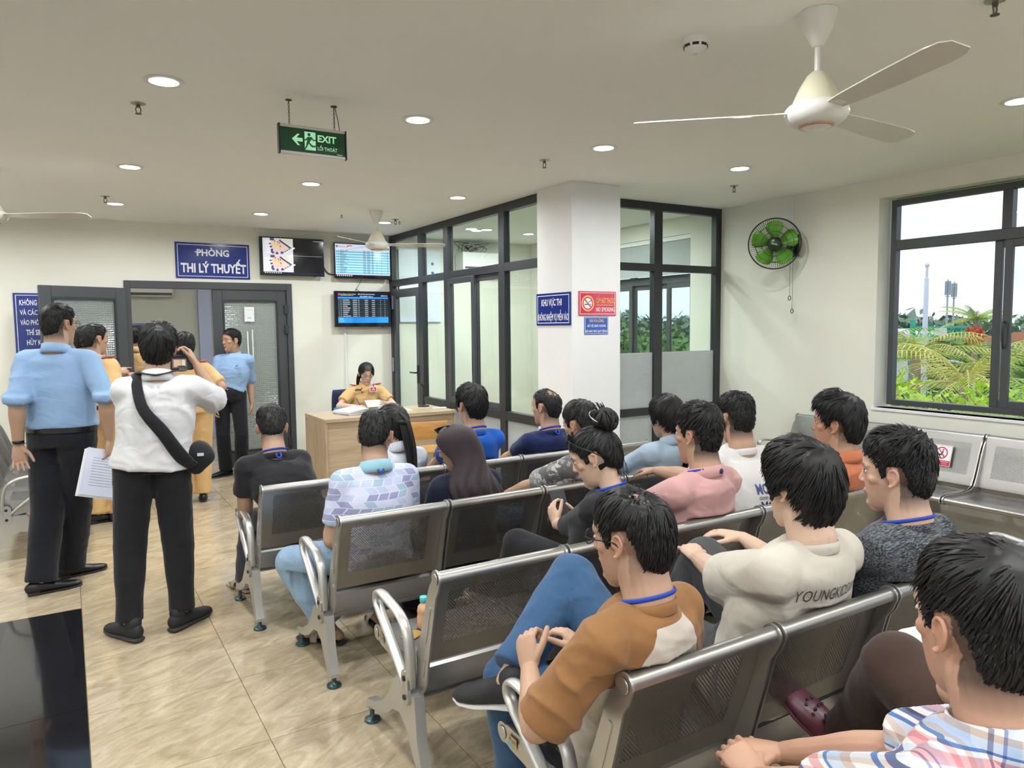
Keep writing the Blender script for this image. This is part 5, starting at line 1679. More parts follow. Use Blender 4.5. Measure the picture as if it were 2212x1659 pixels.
    body = link('person', me, skin_mat, None, True)
    body.location = base
    tag(body, label, 'person', group)
    # --- eyes
    if eyes:
        for sd in (-1, 1):
            c = Hd+(Rm @ V((sd*.031, .0755, .014)))*k
            mb = MB().ell(c, (.0135*k, .0105*k, .0055*k), Rm.to_4x4(), 14, 8)
            eo = mb.build('eye', mat('eye_white', (.62, .60, .57), .25), body, smooth=True)
            MB().ell(c+(Rm @ V((0, .0075, 0)))*k, (.0052*k, .0034*k, .0050*k), Rm.to_4x4(), 12, 8).build('iris', mat('iris_dark', (.02, .012, .008), .15), eo, smooth=True)
            MB().loft([c+(Rm @ V((dx*k, (.0065-abs(dx)*.25)*k, dz*k))) for dx, dz in ((-.014, .001), (-.007, .0058), (0, .007), (.007, .0058), (.014, .001))], [.0016*k]*5, n=6, sub=2).build('eyelid', mat('lash', (.05, .03, .025), .6), eo, smooth=True)
    # --- hair
    if hair:
        sh_, tf = MB(), MB()
        hair_shell(Hd, Rm, k, hair, sh_, tf, seed)
        extra = hair.get('extra')
        if extra: extra(tf, Hd, Rm, k, base)
        sh_.add(tf.v, tf.f)
        sh_.build('hair', hair.get('mat', hair_mat), body, smooth=True, fix=False)
    # --- trousers
    if pants:
        mb = MB()
        hm = pants.get('hem', .058); kn = pants.get('knee', .066); thw = pants.get('thigh', .092)
        rise = pants.get('rise', .07); pe = .012 if (top and top.get('low', .03) <= -.03) else .0
        mb.loft([P+V((0, 0, -.02 if seated else -.05)), P+V((0, 0, .03)), (P+V((0, 0, .078)) if not seated else spine[0].lerp(spine[1], .45)+V((0, 0, .02)))], [((.168*gw*s+pe), (.118*gd*s+pe)), ((.170*gw*s+pe), (.122*gd*s+pe)), ((.156*gw*s+pe-.002), (.114*gd*s+pe-.002))], xref=r, n=22, sub=3, cap='round' if seated else 'flat')
        for sd in (-1, 1):
            a, b, c = HP[sd], KN[sd], AN[sd]
            if 'len' in pants: c = b.lerp(c, pants['len'])
            mb.loft([a, a.lerp(b, .45), b], [(thw*s*gw**.5,)*2, (thw*.90*s*gw**.4,)*2, (kn*s,)*2], n=16, sub=3)
            mb.loft([b, b.lerp(c, .35), b.lerp(c, .75), c+(c-b).normalized()*.012], [(kn*s,)*2, ((kn*.5+hm*.55)*s,)*2, (hm*s,)*2, (hm*1.04*s,)*2], n=16, sub=3, cap='flat')
            mb.ell(b, (kn*s*1.02,)*3)
        pm = remesh(mb, 'trousers', pants.get('vox', .0085*min(vox, 1.4)), 3)
        folds(pm, pants.get('fold', .0045)*1.1, 7., seed+.3, 1.3)
        if rail is not None: lean(pm, base, rail)
        link('trousers', pm, pants['mat'], body, True)
        if belt:
            bp_ = P+V((0, 0, .058))
            MB().loft([bp_+(r*math.cos(t)*(.172*gw*s+.012)+f*math.sin(t)*(.128*gd*s+.012)) for t in [2*PI*i/28 for i in range(28)]], [(.004, .016)]*28, xref=None, n=8, closed=True).build('belt', belt, body, smooth=True) if False else None
            mb = MB(); n_ = 32
            ring = lambda e, z: [bp_+V((0, 0, z))+(r*math.cos(2*PI*i/n_)*(.166*gw*s+.013+e)+f*math.sin(2*PI*i/n_)*(.120*gd*s+.013+e)) for i in range(n_)]
            vs = ring(0, -.016)+ring(.006, -.016)+ring(.006, .016)+ring(0, .016)
            fcs = [(q*n_+i, q*n_+(i+1) % n_, ((q+1) % 4)*n_+(i+1) % n_, ((q+1) % 4)*n_+i) for q in range(4) for i in range(n_)]
            mb.add(vs, fcs).build('belt', belt, body, smooth=True, fix=True, angle=40)
    # --- shirt
    if top:
        mb = MB()
        ez = top.get('ease', .014)
        torso(mb, ez, low=top.get('low', .03), hem=1.07 if top.get('low', .03) > -.03 else 1.)
        sl = top.get('sleeve', .62); sr = top.get('sr', .056); le = top.get('se', .058)
        for sd in (-1, 1):
            a, b, c = S[sd], EL[sd], W[sd]
            if sl <= 1:
                e_ = a.lerp(b, sl)
                mb.loft([a, a.lerp(b, sl*.5), e_], [(sr*s*ga**.5+ez*.4,)*2, ((sr+le)/2*s*ga**.5+ez*.4,)*2, (le*s*ga**.5+ez*.4,)*2], n=16, sub=3, cap='flat')
            else:
                t = sl-1; e_ = b.lerp(c, t)
                mb.loft([a, a.lerp(b, .5), b], [(sr*s*ga**.5+ez*.4,)*2, ((sr*.9)*s*ga**.5+ez*.3,)*2, (sr*.78*s*ga**.5+ez*.3,)*2], n=16, sub=3)
                mb.loft([b, b.lerp(e_, .5), e_], [(sr*.78*s*ga**.5+ez*.3,)*2, (le*s*ga**.5+ez*.3,)*2, (le*.96*s*ga**.5+ez*.3,)*2], n=16, sub=3, cap='flat')
                if top.get('cuff'):
                    mb.loft([e_+(a-e_ if t == 0 else b-e_).normalized()*.055, e_], [(le*1.0*s+ez*.3+.008,)*2]*2, n=16, cap='flat')
        if female and top.get('bust', 1):
            for sd in (-1, 1):
                mb.ell(spine[2].lerp(spine[3], .15)+fs_*.075*s+rs*sd*.07*s, (.062*s, .055*s, .06*s))
        sm_ = remesh(mb, 'shirt', top.get('vox', .0082*min(vox, 1.4)), 16)
        folds(sm_, top.get('fold', .0045)*1.25, top.get('ff', 8.), seed)
        if 'col' in top:
            cc = get_co(sm_)
            info = dict(P=P, SC=SC, NB=NB, S=S, EL=EL, W=W, r=rs, f=fs_, s=s, Hd=Hd, spine=spine)
            set_col(sm_, np.array(top['col'](cc, info)))
        if rail is not None: lean(sm_, base, rail)
        so_ = link('shirt', sm_, top['mat'], body, True)
        # collar
        kind = top.get('collar')
        if kind:
            cm = top.get('cmat', top['mat'])
            n_ = 30
            hgt = {'crew': .016, 'shirt': .040, 'band': .032}[kind]
            up = (nt_-NB).normalized()
            c0 = NB+up*(-.012 if kind == 'crew' else -.006)+fs_*.008
            def ringc(rad, zz, tilt):
                out = []
                for i in range(n_):
                    t = 2*PI*i/n_
                    q = c0+rs*math.cos(t)*(rad)*s+fs_*math.sin(t)*(rad+.004)*s
                    out.append(q+V((0, 0, zz-tilt*math.sin(t))))
                return out
            R0 = (.0705 if kind == 'crew' else .071)*(.88 if female else 1.)
            tl = .020 if kind != 'crew' else .016
            prof = [(R0+.001, -.016), (R0+.002, 0), (R0, hgt), (R0-.004, hgt), (R0-.003, 0), (R0-.002, -.02)] if kind != 'shirt' else [(R0+.010, -.020), (R0+.011, .0), (R0+.001, hgt), (R0-.004, hgt), (R0-.003, 0), (R0-.002, -.02)]
            vs = []
            for a_, b_ in prof: vs += ringc(a_, b_, tl)
            K_ = len(prof)
            fcs = [(q*n_+i, q*n_+(i+1) % n_, ((q+1) % K_)*n_+(i+1) % n_, ((q+1) % K_)*n_+i) for q in range(K_) for i in range(n_)]
            MB().add(vs, fcs).build('collar', cm, so_, smooth=True, fix=True)
    # --- shoes
    if shoes:
        for sd in (-1, 1):
            if ft[sd].get('hide'): continue
            up_, so2 = MB(), MB()
            shoe(up_, so2, AN[sd], ft[sd].get('yaw', heading), shoes['kind'], s*1.02, ft[sd].get('pitch', 0), ft[sd].get('R'))
            sh_o = up_.build('shoe', shoes['mat'], body, smooth=True)
            so2.build('sole', shoes.get('sole', 'rubber'), sh_o, smooth=True, angle=50)
    # --- lanyard
    if lanyard:
        up = (nt_-NB).normalized()
        pts = []
        for i in range(24):
            t = PI*2*i/24
            pts.append(NB+up*.016+rs*math.cos(t)*.0715*s+fs_*(math.sin(t)*.075*s+.006)+V((0, 0, -.024*math.sin(t))))
        lm = mat('lanyard_blue', (.012, .055, .42), .6)
        la = MB().loft(pts, [(.006, .0022)]*24, xref=(0, 0, 1), n=6, closed=True)
        for sd in (-1, 1):
            la.loft([NB+fs_*.078*s+rs*sd*.030*s-V((0, 0, .012)), SC+fs_*(.100*s+.012)+rs*sd*.020-V((0, 0, .03)), spine[2].lerp(SC, .35)+fs_*(.120*s*gd**.7+.016)+rs*sd*.010, spine[2]+fs_*(.126*s*gd**.7+.018)], [(.006, .0016)]*4, xref=rs, n=6, sub=3)
        lo_ = la.build('lanyard', lm, body, smooth=True)
        if lanyard == 'knot':
            q = NB-fs_*.075*s+up*.012
            MB().loft([q+rs*.010+V((0, 0, .004)), q-fs_*.012+rs*.012+V((0, 0, -.012)), q-fs_*.014-V((0, 0, .022)), q-fs_*.012-rs*.014-V((0, 0, .012)), q-rs*.008+V((0, 0, .004))], [(.005, .003)]*5, n=6, sub=3).build('lanyard_knot', lm, lo_, smooth=True)
        elif lanyard == 'clip':
            q = NB-fs_*.072*s+up*.012
            MB().ell(q-fs_*.004+V((0, 0, .006)), (.010, .006, .012)).build('lanyard_clip', mat('lanyard_navy', (.01, .02, .10), .5), lo_, smooth=True)
    # --- glasses
    if glasses:
        gm = MB()
        for sd in (-1, 1):
            c = V((sd*.033, .098, .012))
            pts = [Hd+(Rm @ (c+V((.024*math.cos(t), -.004*abs(math.cos(t)), .019*math.sin(t)))))*k for t in [2*PI*i/16 for i in range(16)]]
            gm.loft(pts, [.0017*k]*16, n=6, closed=True)
            gm.loft([Hd+(Rm @ V(p))*k for p in ((sd*.057, .094, .016), (sd*.077, .060, .016), (sd*.083, .0, .014), (sd*.082, -.018, .002))], [.0019*k]*4, n=6, sub=3)
        gm.loft([Hd+(Rm @ V(p))*k for p in ((-.010, .100, .016), (0, .104, .018), (.010, .100, .016))], [.0016*k]*3, n=6, sub=2)
        go = gm.build('glasses', mat(*glasses) if isinstance(glasses, tuple) else glasses, body, smooth=True)
        for sd in (-1, 1):
            c = V((sd*.033, .0965, .012))
            pts = [Hd+(Rm @ (c+V((.0235*math.cos(t), -.004*abs(math.cos(t)), .0185*math.sin(t)))))*k for t in [2*PI*i/16 for i in range(16)]]
            MB().add(pts, [tuple(range(16))]).build('lens', 'glass_clear', go)
    info = dict(body=body, base=base, P=P, Hd=Hd, Rm=Rm, NB=NB, SC=SC, S=S, EL=EL, W=W, KN=KN, AN=AN, HP=HP, f=f, r=r, fs=fs_, rs=rs, spine=spine, k=k, s=s)
    return info
# ================================================================== cloths of the people
FB = lambda n, c, **kw: fabric(n, c, **kw)[0]
FB('cloth_black', (.012, .012, .014), bump=.3)
FB('cloth_charcoal_tee', (.020, .019, .022), bump=.35)
FB('cloth_navy', (.012, .022, .085), bump=.3)
FB('cloth_habit', (.010, .013, .032), bump=.25)
FB('cloth_veil', (.030, .020, .024), bump=.2, rough=.6)
FB('cloth_royal', (.010, .10, .46), bump=.3)
FB('cloth_lightblue', (.26, .40, .61), bump=.35)
FB('cloth_paleblue', (.36, .46, .56), bump=.35)
FB('cloth_white', (.64, .635, .645), bump=.35)
FB('cloth_tan', (.62, .40, .18), bump=.3)
FB('cloth_pink', (.56, .315, .305), bump=.3)
FB('cloth_orange', (.52, .17, .075), bump=.3)
FB('cloth_cream', (.52, .475, .405), bump=.35)
FB('cloth_grey_trousers', (.075, .075, .095), bump=.3)
FB('cloth_dark_trousers', (.010, .011, .016), bump=.3)
FB('cloth_khaki', (.40, .34, .20), bump=.3)
FB('cloth_brown', (.050, .028, .020), bump=.3)
FB('cloth_polo_collar', (.30, .52, .62), bump=.1)
FB('cloth_cream_white', (.66, .64, .62), bump=.25)
def two_tone(name, a, b_):
    m, nt, b, tc, rp = fabric(name, a); at = N(nt, 'ShaderNodeVertexColor', layer_name='Col')
    r2 = N(nt, 'ShaderNodeValToRGB'); r2.color_ramp.interpolation = 'CONSTANT'; e = r2.color_ramp.elements
    e[0].color = c4(a); e[1].position = .5; e[1].color = c4(b_)
    nt.links.new(at.outputs[0], r2.inputs[0]); nt.links.new(r2.outputs[0], b.inputs['Base Color'])
two_tone('cloth_raglan', (.56, .50, .43), (.27, .13, .048))
def denim(name, col):
    m, nt, b, tc, rp = fabric(name, col, bump=.35, var=.22)
denim('denim_blue', (.035, .088, .18)); denim('denim_light', (.26, .38, .52)); denim('denim_grey', (.055, .056, .058)); denim('denim_dark', (.015, .03, .06))
def heather():
    m, nt, b, tc, rp = fabric('cloth_heather', (.06, .06, .065)); L = nt.links.new
    mp = N(nt, 'ShaderNodeMapping'); mp.inputs['Rotation'].default_value = (.4, .5, .3); mp.inputs['Scale'].default_value = (18, 160, 160); L(tc.outputs['Object'], mp.inputs[0])
    nz = N(nt, 'ShaderNodeTexNoise', i_Scale=1.6, i_Detail=3); L(mp.outputs[0], nz.inputs['Vector'])
    r2 = N(nt, 'ShaderNodeValToRGB'); e = r2.color_ramp.elements
    e[0].position = .42; e[0].color = (.020, .022, .026, 1); e[1].position = .66; e[1].color = (.17, .18, .195, 1)
    L(nz.outputs['Fac'], r2.inputs[0]); L(r2.outputs[0], b.inputs['Base Color'])
heather()
def camo():
    m, nt, b, tc, rp = fabric('cloth_camo', (.3, .3, .3)); L = nt.links.new
    nz = N(nt, 'ShaderNodeTexVoronoi', i_Scale=34.); 
    dn = N(nt, 'ShaderNodeTexNoise', i_Scale=22., i_Detail=2); L(tc.outputs['Object'], dn.inputs['Vector'])
    mx = N(nt, 'ShaderNodeMixRGB', blend_type='ADD', i_0=.10); L(tc.outputs['Object'], mx.inputs[1]); L(dn.outputs['Color'], mx.inputs[2]); L(mx.outputs[0], nz.inputs['Vector'])
    sp = N(nt, 'ShaderNodeSeparateColor'); L(nz.outputs['Color'], sp.inputs[0])
    r2 = N(nt, 'ShaderNodeValToRGB'); r2.color_ramp.interpolation = 'CONSTANT'; e = r2.color_ramp.elements
    e[0].color = (.12, .115, .115, 1); e[1].position = .42; e[1].color = (.26, .255, .25, 1)
    q = e.new(.72); q.color = (.48, .47, .46, 1)
    L(sp.outputs[0], r2.inputs[0]); L(r2.outputs[0], b.inputs['Base Color'])
camo()
def stripes(name, base, line, per, axis='X', frac=.3):
    m, nt, b, tc, rp = fabric(name, base); L = nt.links.new
    sp = N(nt, 'ShaderNodeSeparateXYZ'); L(tc.outputs['Object'], sp.inputs[0])
    fr = N(nt, 'ShaderNodeMath', operation='FRACT'); dv = N(nt, 'ShaderNodeMath', operation='DIVIDE', i_1=per)
    lt = N(nt, 'ShaderNodeMath', operation='LESS_THAN', i_1=frac)
    L(sp.outputs[axis], dv.inputs[0]); L(dv.outputs[0], fr.inputs[0]); L(fr.outputs[0], lt.inputs[0])
    mx = N(nt, 'ShaderNodeMixRGB'); mx.inputs[1].default_value = c4(base); mx.inputs[2].default_value = c4(line)
    L(lt.outputs[0], mx.inputs[0]); L(mx.outputs[0], b.inputs['Base Color'])
stripes('cloth_stripe', (.66, .68, .72), (.38, .45, .58), .0085)
def plaid():
    m, nt, b, tc, rp = fabric('cloth_plaid', (.6, .6, .6)); L = nt.links.new
    mp = N(nt, 'ShaderNodeMapping'); mp.inputs['Rotation'].default_value = (R(6), R(-14), R(30)); L(tc.outputs['Object'], mp.inputs[0])
    sp = N(nt, 'ShaderNodeSeparateXYZ'); L(mp.outputs[0], sp.inputs[0])
    def band(axis, stops, per):
        dv = N(nt, 'ShaderNodeMath', operation='DIVIDE', i_1=per); fr = N(nt, 'ShaderNodeMath', operation='FRACT'); r2 = N(nt, 'ShaderNodeValToRGB')
        L(sp.outputs[axis], dv.inputs[0]); L(dv.outputs[0], fr.inputs[0]); L(fr.outputs[0], r2.inputs[0])
        r2.color_ramp.interpolation = 'CONSTANT'; e = r2.color_ramp.elements
        while len(e) < len(stops): e.new(.5)
        for el, (p, c) in zip(e, stops): el.position = p; el.color = c4(c)
        return r2.outputs[0]
    cr_, bl, nv, pk, tn, gb = (.74, .70, .68), (.05, .13, .38), (.06, .08, .20), (.62, .28, .30), (.48, .36, .30), (.45, .54, .68)
    A = band('Z', [(0, cr_), (.10, bl), (.16, cr_), (.22, nv), (.32, cr_), (.44, pk), (.56, cr_), (.62, bl), (.66, gb), (.80, tn), (.90, cr_)], .105)
    B = band('X', [(0, cr_), (.12, nv), (.17, cr_), (.26, bl), (.30, gb), (.45, cr_), (.55, pk), (.66, cr_), (.78, tn), (.88, gb)], .098)
    mx = N(nt, 'ShaderNodeMixRGB', blend_type='MULTIPLY', i_0=.85); L(A, mx.inputs[1]); L(B, mx.inputs[2])
    gm = N(nt, 'ShaderNodeGamma', i_Gamma=.72); L(mx.outputs[0], gm.inputs[0]); L(gm.outputs[0], b.inputs['Base Color'])
plaid()
def polo():
    m, nt, b, tc, rp = fabric('cloth_polo', (.6, .62, .7), bump=.2); L = nt.links.new
    # slanted tiles: white ground with lilac and aqua rhombi
    def mth(op, a, b_=None):
        n = N(nt, 'ShaderNodeMath', operation=op)
        for i, x in enumerate((a, b_)):
            if x is None: continue
            if isinstance(x, (int, float)): n.inputs[i].default_value = x
            else: L(x, n.inputs[i])
        return n.outputs[0]
    sp = N(nt, 'ShaderNodeSeparateXYZ'); L(tc.outputs['Object'], sp.inputs[0])
    u, z = sp.outputs['X'], sp.outputs['Z']
    row = mth('FLOOR', mth('DIVIDE', z, .031))
    sgn = mth('SUBTRACT', mth('MULTIPLY', mth('MODULO', mth('ADD', row, 100), 2), 2), 1)
    us = mth('ADD', u, mth('MULTIPLY', mth('MULTIPLY', z, sgn), .62))
    cu_ = mth('DIVIDE', us, .052)
    col = mth('FLOOR', cu_); fx = mth('FRACT', mth('ADD', cu_, 50))
    cm = N(nt, 'ShaderNodeCombineXYZ'); L(col, cm.inputs[0]); L(row, cm.inputs[1])
    wn_ = N(nt, 'ShaderNodeTexWhiteNoise', noise_dimensions='3D'); L(cm.outputs[0], wn_.inputs['Vector'])
    r2 = N(nt, 'ShaderNodeValToRGB'); r2.color_ramp.interpolation = 'CONSTANT'; e = r2.color_ramp.elements
    e[0].color = (.62, .64, .78, 1); e[1].position = .20; e[1].color = (.33, .34, .52, 1)
    q = e.new(.48); q.color = (.36, .50, .60, 1)
    q = e.new(.76); q.color = (.50, .56, .72, 1)
    L(wn_.outputs['Value'], r2.inputs[0])
    hat = mth('GREATER_THAN', mth('FRACT', mth('DIVIDE', z, .0042)), .45)
    gap = mth('MAXIMUM', mth('GREATER_THAN', fx, .88), mth('LESS_THAN', mth('FRACT', mth('DIVIDE', z, .031)), .10))
    mx = N(nt, 'ShaderNodeMixRGB'); mx.inputs[2].default_value = (.66, .67, .80, 1); L(gap, mx.inputs[0]); L(r2.outputs[0], mx.inputs[1])
    m2 = N(nt, 'ShaderNodeMixRGB', blend_type='MULTIPLY'); m2.inputs[2].default_value = (.86, .87, .92, 1); L(hat, m2.inputs[0]); L(mx.outputs[0], m2.inputs[1])
    L(m2.outputs[0], b.inputs['Base Color'])
polo()
mat('leather_black', (.010, .010, .012), .28)
mat('sneaker_black', (.014, .014, .016), .75)
mat('sole_white', (.68, .67, .65), .6)
mat('sandal_beige', (.35, .28, .22), .7)
mat('clog_maroon', (.115, .025, .045), .35)
mat('rim_black', (.012, .011, .011), .3)
mat('rim_steel', (.45, .43, .42), .25, metal=.8)
mat('epaulette_red', (.42, .02, .02), .5)
mat('gold_braid', (.62, .42, .10), .35, metal=.4)

SHORT = dict(top=.024, sides=.010, back=.012, lock=.035, n=420, mess=.5)
def hst(**kw):
    d = dict(SHORT); d.update(kw); return d
def vv(*a): return V(a)
def seat(row, n, dx=0., dy=0., z=.532):
    x, y = ROWS[row]
    return V((x+SW/2+SP*(n-1)+dx, y+.285+dy, z))
def epaulettes(I, red=True):
    for sd in (-1, 1):
        a, b = I['NB']+I['rs']*sd*.070+vv(0, 0, -.008), I['S'][sd]+vv(0, 0, .066)
        d = b-a
        c = a.lerp(b, .55)+vv(0, 0, .006)
        M = frame(c, d, I['fs'])
        o = MB().obox(M, .062, .026, .005).build('epaulette', 'epaulette_red', I['body'], bevel=.002)
        MB().obox(M @ Matrix.Translation((0, 0, .003)), .055, .010, .004).build('gold_braid', 'gold_braid', o)

# ================================================================== front row
I = person('man in black tee hunched forward in the front row aisle seat', seat('A', 1), rail=ROWS['A'][1], head=(1.003, 4.33, 1.035), heading=4, hyaw=-12, hpitch=-30, s=.98, gw=1.06, slump=.03,
       hands=dict(L=dict(at=(.90, 4.52, .66), dir=(.5, .6, -.4)), R=dict(at=(1.12, 4.56, .66), dir=(-.5, .6, -.4))), elbow={-1: vv(-.25, -.6, -1), 1: vv(.25, -.6, -1)},
       feet=dict(L=dict(at=vv(.88, 4.66, .075), yaw=15), R=dict(at=vv(1.22, 4.68, .075), yaw=-10)),
       top=dict(mat='cloth_charcoal_tee', sleeve=.62, collar='crew', ease=.016), pants=dict(mat='cloth_grey_trousers'), shoes=dict(kind='sandal', mat='sandal_beige', sole='sandal_beige'),
       hair=hst(top=.030, sides=.008, back=.010, wave=.5, mess=.9), vox=1.4, seed=2, lanyard='knot', stubble=.8)
def pony(tf, H, Rm, k, base):
    P_ = lambda x, y, z: H+Rm @ V((x, y, z))
    locks(tf, [P_(-.02, -.06, .10), P_(0, -.125, .03), P_(.01, -.135, -.06), P_(.02, -.13, -.16), P_(.02, -.12, -.28), P_(.015, -.115, -.36)], [.02, .030, .030, .032, .026, .010], n=46, r=.010, seed=4)
    tf.loft([P_(-.03, -.120, .01), P_(.0, -.150, .0), P_(.03, -.120, .01)], [.016]*3, n=8, sub=3)
I = person('woman in white striped blouse with long black ponytail in the front row', seat('A', 2), rail=ROWS['A'][1], head=(1.674, 4.14, 1.025), heading=0, hyaw=10, hpitch=-14, s=.90, k=.96, slump=.03, female=True,
       top=dict(mat='cloth_stripe', sleeve=.8, se=.072, sr=.070, collar='shirt'), pants=dict(mat='cloth_dark_trousers'), shoes=dict(kind='sneaker', mat='sneaker_black', sole='sole_white'),
       hair=hst(top=.026, sides=.018, back=.024, side=-.03, nape=-.09, lock=.07, fade=.01, mess=.3, over=1, extra=pony, crown=(0, -.75, .5)), vox=1.5, seed=3, stubble=0)
I = person('man in bright blue tee with lanyard in the front row', seat('A', 3), rail=ROWS['A'][1], head=(2.157, 4.03, 1.120), heading=2, hyaw=6, hpitch=-2, s=1.0,
       top=dict(mat='cloth_royal', sleeve=.65, collar='crew', ease=.016), pants=dict(mat='denim_dark'), shoes=dict(kind='sneaker', mat='sneaker_black'),
       hair=hst(top=.036, sides=.016, back=.020, lock=.06, mess=1.1, n=520, wave=.5), vox=1.4, seed=4, lanyard='plain')
I = person('balding man in navy tee at the right of the front row', seat('A', 4), rail=ROWS['A'][1], head=(2.725, 4.03, 1.075), heading=0, hyaw=22, hpitch=0, s=1.0, gw=1.05,
       top=dict(mat='cloth_navy', sleeve=.65, collar='crew', ease=.014), pants=dict(mat='denim_dark'), shoes=dict(kind='sneaker', mat='sneaker_black'),
       hair=hst(top=.014, sides=.006, back=.009, bald=.6, lock=.025, n=300, front=.085), vox=1.4, seed=5, lanyard='knot', stubble=.7)
# ================================================================== second row
I = person('man in patterned blue polo shirt in the second row aisle seat', seat('B', 1), rail=ROWS['B'][1], head=(1.296, 3.42, 1.075), heading=-4, hyaw=-34, hpitch=-24, s=1.0, gw=1.04, slump=.02,
       hands=dict(L=dict(at=(1.12, 3.62, .66), dir=(.5, .6, -.2)), R=dict(at=(1.36, 3.64, .66), dir=(-.5, .6, -.2))), elbow={-1: vv(-.35, -.5, -1), 1: vv(.35, -.5, -1)},
       feet=dict(L=dict(at=vv(1.10, 3.62, .075), yaw=40), R=dict(at=vv(1.38, 3.66, .075), yaw=-6)), knee=dict(L=vv(-.75, .8, .7), R=vv(.3, .8, .9)),
       top=dict(mat='cloth_polo', sleeve=.72, collar='shirt', cmat='cloth_polo_collar', ease=.018, fold=.0035), pants=dict(mat='denim_light', thigh=.10, knee=.08, hem=.075, len=.9), shoes=dict(kind='sandal', mat='sandal_beige', sole='rubber'),
       hair=hst(top=.026, sides=.007, back=.010, n=480), vox=1.15, seed=6, lanyard='knot', glasses='rim_steel', stubble=.85, nb=(0, 0, -.0))
# nun
I = person('nun in dark veil and navy habit, face turned left, second row', seat('B', 2, dx=-.03), rail=ROWS['B'][1], head=(1.700, 3.34, 1.000), heading=4, hyaw=54, hpitch=-16, s=.90, k=.95, slump=.03, female=True,
       top=dict(mat='cloth_habit', sleeve=1.85, se=.045, sr=.068, ease=.020, low=.05), pants=dict(mat='cloth_habit', thigh=.115, knee=.10, hem=.10), shoes=dict(kind='leather', mat='leather_black'),
       hair=hst(top=.006, sides=.004, back=.005, n=30, front=.06), vox=1.3, seed=7, glasses='rim_steel', stubble=0)
def veil(I):
    H, Rm, b = I['Hd'], I['Rm'], I['body']
    mb = MB(); rings = []
    fsx, rsx = I['fs'], I['rs']
    n = 40
    def ring(c, rx, ry, X, Y, a0, a1):
        return [c+X*rx*math.cos(a0+(a1-a0)*i/(n-1))+Y*ry*math.sin(a0+(a1-a0)*i/(n-1)) for i in range(n)]
    X, Y, Z = Rm @ V((1, 0, 0)), Rm @ V((0, 1, 0)), Rm @ V((0, 0, 1))
    q = lambda y, z: H+Y*(y+.016)+Z*z
    D = R(180)
    # open at the face: arcs run from temple to temple round the back
    rings.append(ring(q(.030, .120), .02, .03, X, Y, -D+R(60), R(120)))
    rings.append(ring(q(.004, .122), .055, .070, X, Y, -D+R(50), R(130)))
    rings.append(ring(q(-.010, .095), .086, .104, X, Y, R(-228), R(48)))
    rings.append(ring(q(-.016, .045), .096, .118, X, Y, R(-220), R(40)))
    rings.append(ring(q(-.022, -.01), .096, .122, X, Y, R(-206), R(26)))
    rings.append(ring(q(-.032, -.07), .100, .118, X, Y, R(-186), R(6)))
    B = I['SC']
    rings.append(ring(B-fsx*.035+vv(0, 0, .035), .130, .120, rsx, fsx, R(-182), R(2)))
    rings.append(ring(B-fsx*.055+vv(0, 0, -.005), .140, .110, rsx, fsx, R(-175), R(-5)))
    rings.append(ring(B-fsx*.070+vv(.02, 0, -.045), .145, .092, rsx, fsx, R(-172), R(-8)))
    rings.append(ring(B-fsx*.080+vv(.03, 0, -.085), .145, .080, rsx, fsx, R(-168), R(-12)))
    vs = []
    for j, rg in enumerate(rings):
        for i, p in enumerate(rg):
            wv = .010*math.sin(i*.95)*min(1, max(0, (j-4)/4))
            vs.append(p+(p-(H if j < 6 else B)).normalized()*wv)
    fs = [(j*n+i, j*n+i+1, (j+1)*n+i+1, (j+1)*n+i) for j in range(len(rings)-1) for i in range(n-1)]
    o = MB().add(vs, fs).build('veil', 'cloth_veil', b, smooth=True)
    m = o.modifiers.new('s', 'SUBSURF'); m.levels = 1; m.render_levels = 1
    m = o.modifiers.new('t', 'SOLIDIFY'); m.thickness = .004
veil(I)
I = person('man in grey camouflage shirt leaning in the second row', seat('B', 3), rail=ROWS['B'][1], head=(2.399, 3.21, 1.070), heading=10, hyaw=16, hpitch=-12, s=1.0, gw=1.08, sh=14,
       top=dict(mat='cloth_camo', sleeve=.85, collar='shirt', ease=.020, se=.068), pants=dict(mat='denim_dark'), shoes=dict(kind='sneaker', mat='sneaker_black'),
       hair=hst(top=.030, sides=.010, back=.014, wave=.4, n=480), vox=1.25, seed=8)
def lowtail(tf, H, Rm, k, base):
    P_ = lambda x, y, z: H+Rm @ V((x, y, z))
    locks(tf, [P_(0, -.09, .03), P_(.01, -.105, -.06), P_(.02, -.11, -.11), P_(.03, -.12, -.20), P_(.04, -.11, -.30)], [.03, .026, .014, .026, .012], n=34, r=.009, seed=6)
I = person('woman in pale blue shirt with scrunchie in the second row', seat('B', 4, dx=.05), rail=ROWS['B'][1], head=(2.980, 3.16, 1.085), heading=4, hyaw=4, hpitch=-3, s=.93, k=.98, female=True,
       top=dict(mat='cloth_paleblue', sleeve=1.7, se=.056, sr=.068, collar='shirt', ease=.022), pants=dict(mat='denim_dark'), shoes=dict(kind='sneaker', mat='sneaker_black', sole='sole_white'),
       hair=hst(top=.026, sides=.020, back=.022, side=-.04, nape=-.085, lock=.075, fade=.008, mess=.25, over=2, n=460, extra=lowtail), vox=1.25, seed=9, stubble=0)
P_ = lambda x, y, z: I['Hd']+I['Rm'] @ V((x, y, z))
mb = MB()
for j in range(10):
    a = 2*PI*j/10
    mb.ell(P_(.015+.028*math.cos(a), -.112+.02*math.sin(a), -.105), (.014, .013, .018))
mb.build('scrunchie', 'cloth_cream_white', I['body'], smooth=True)
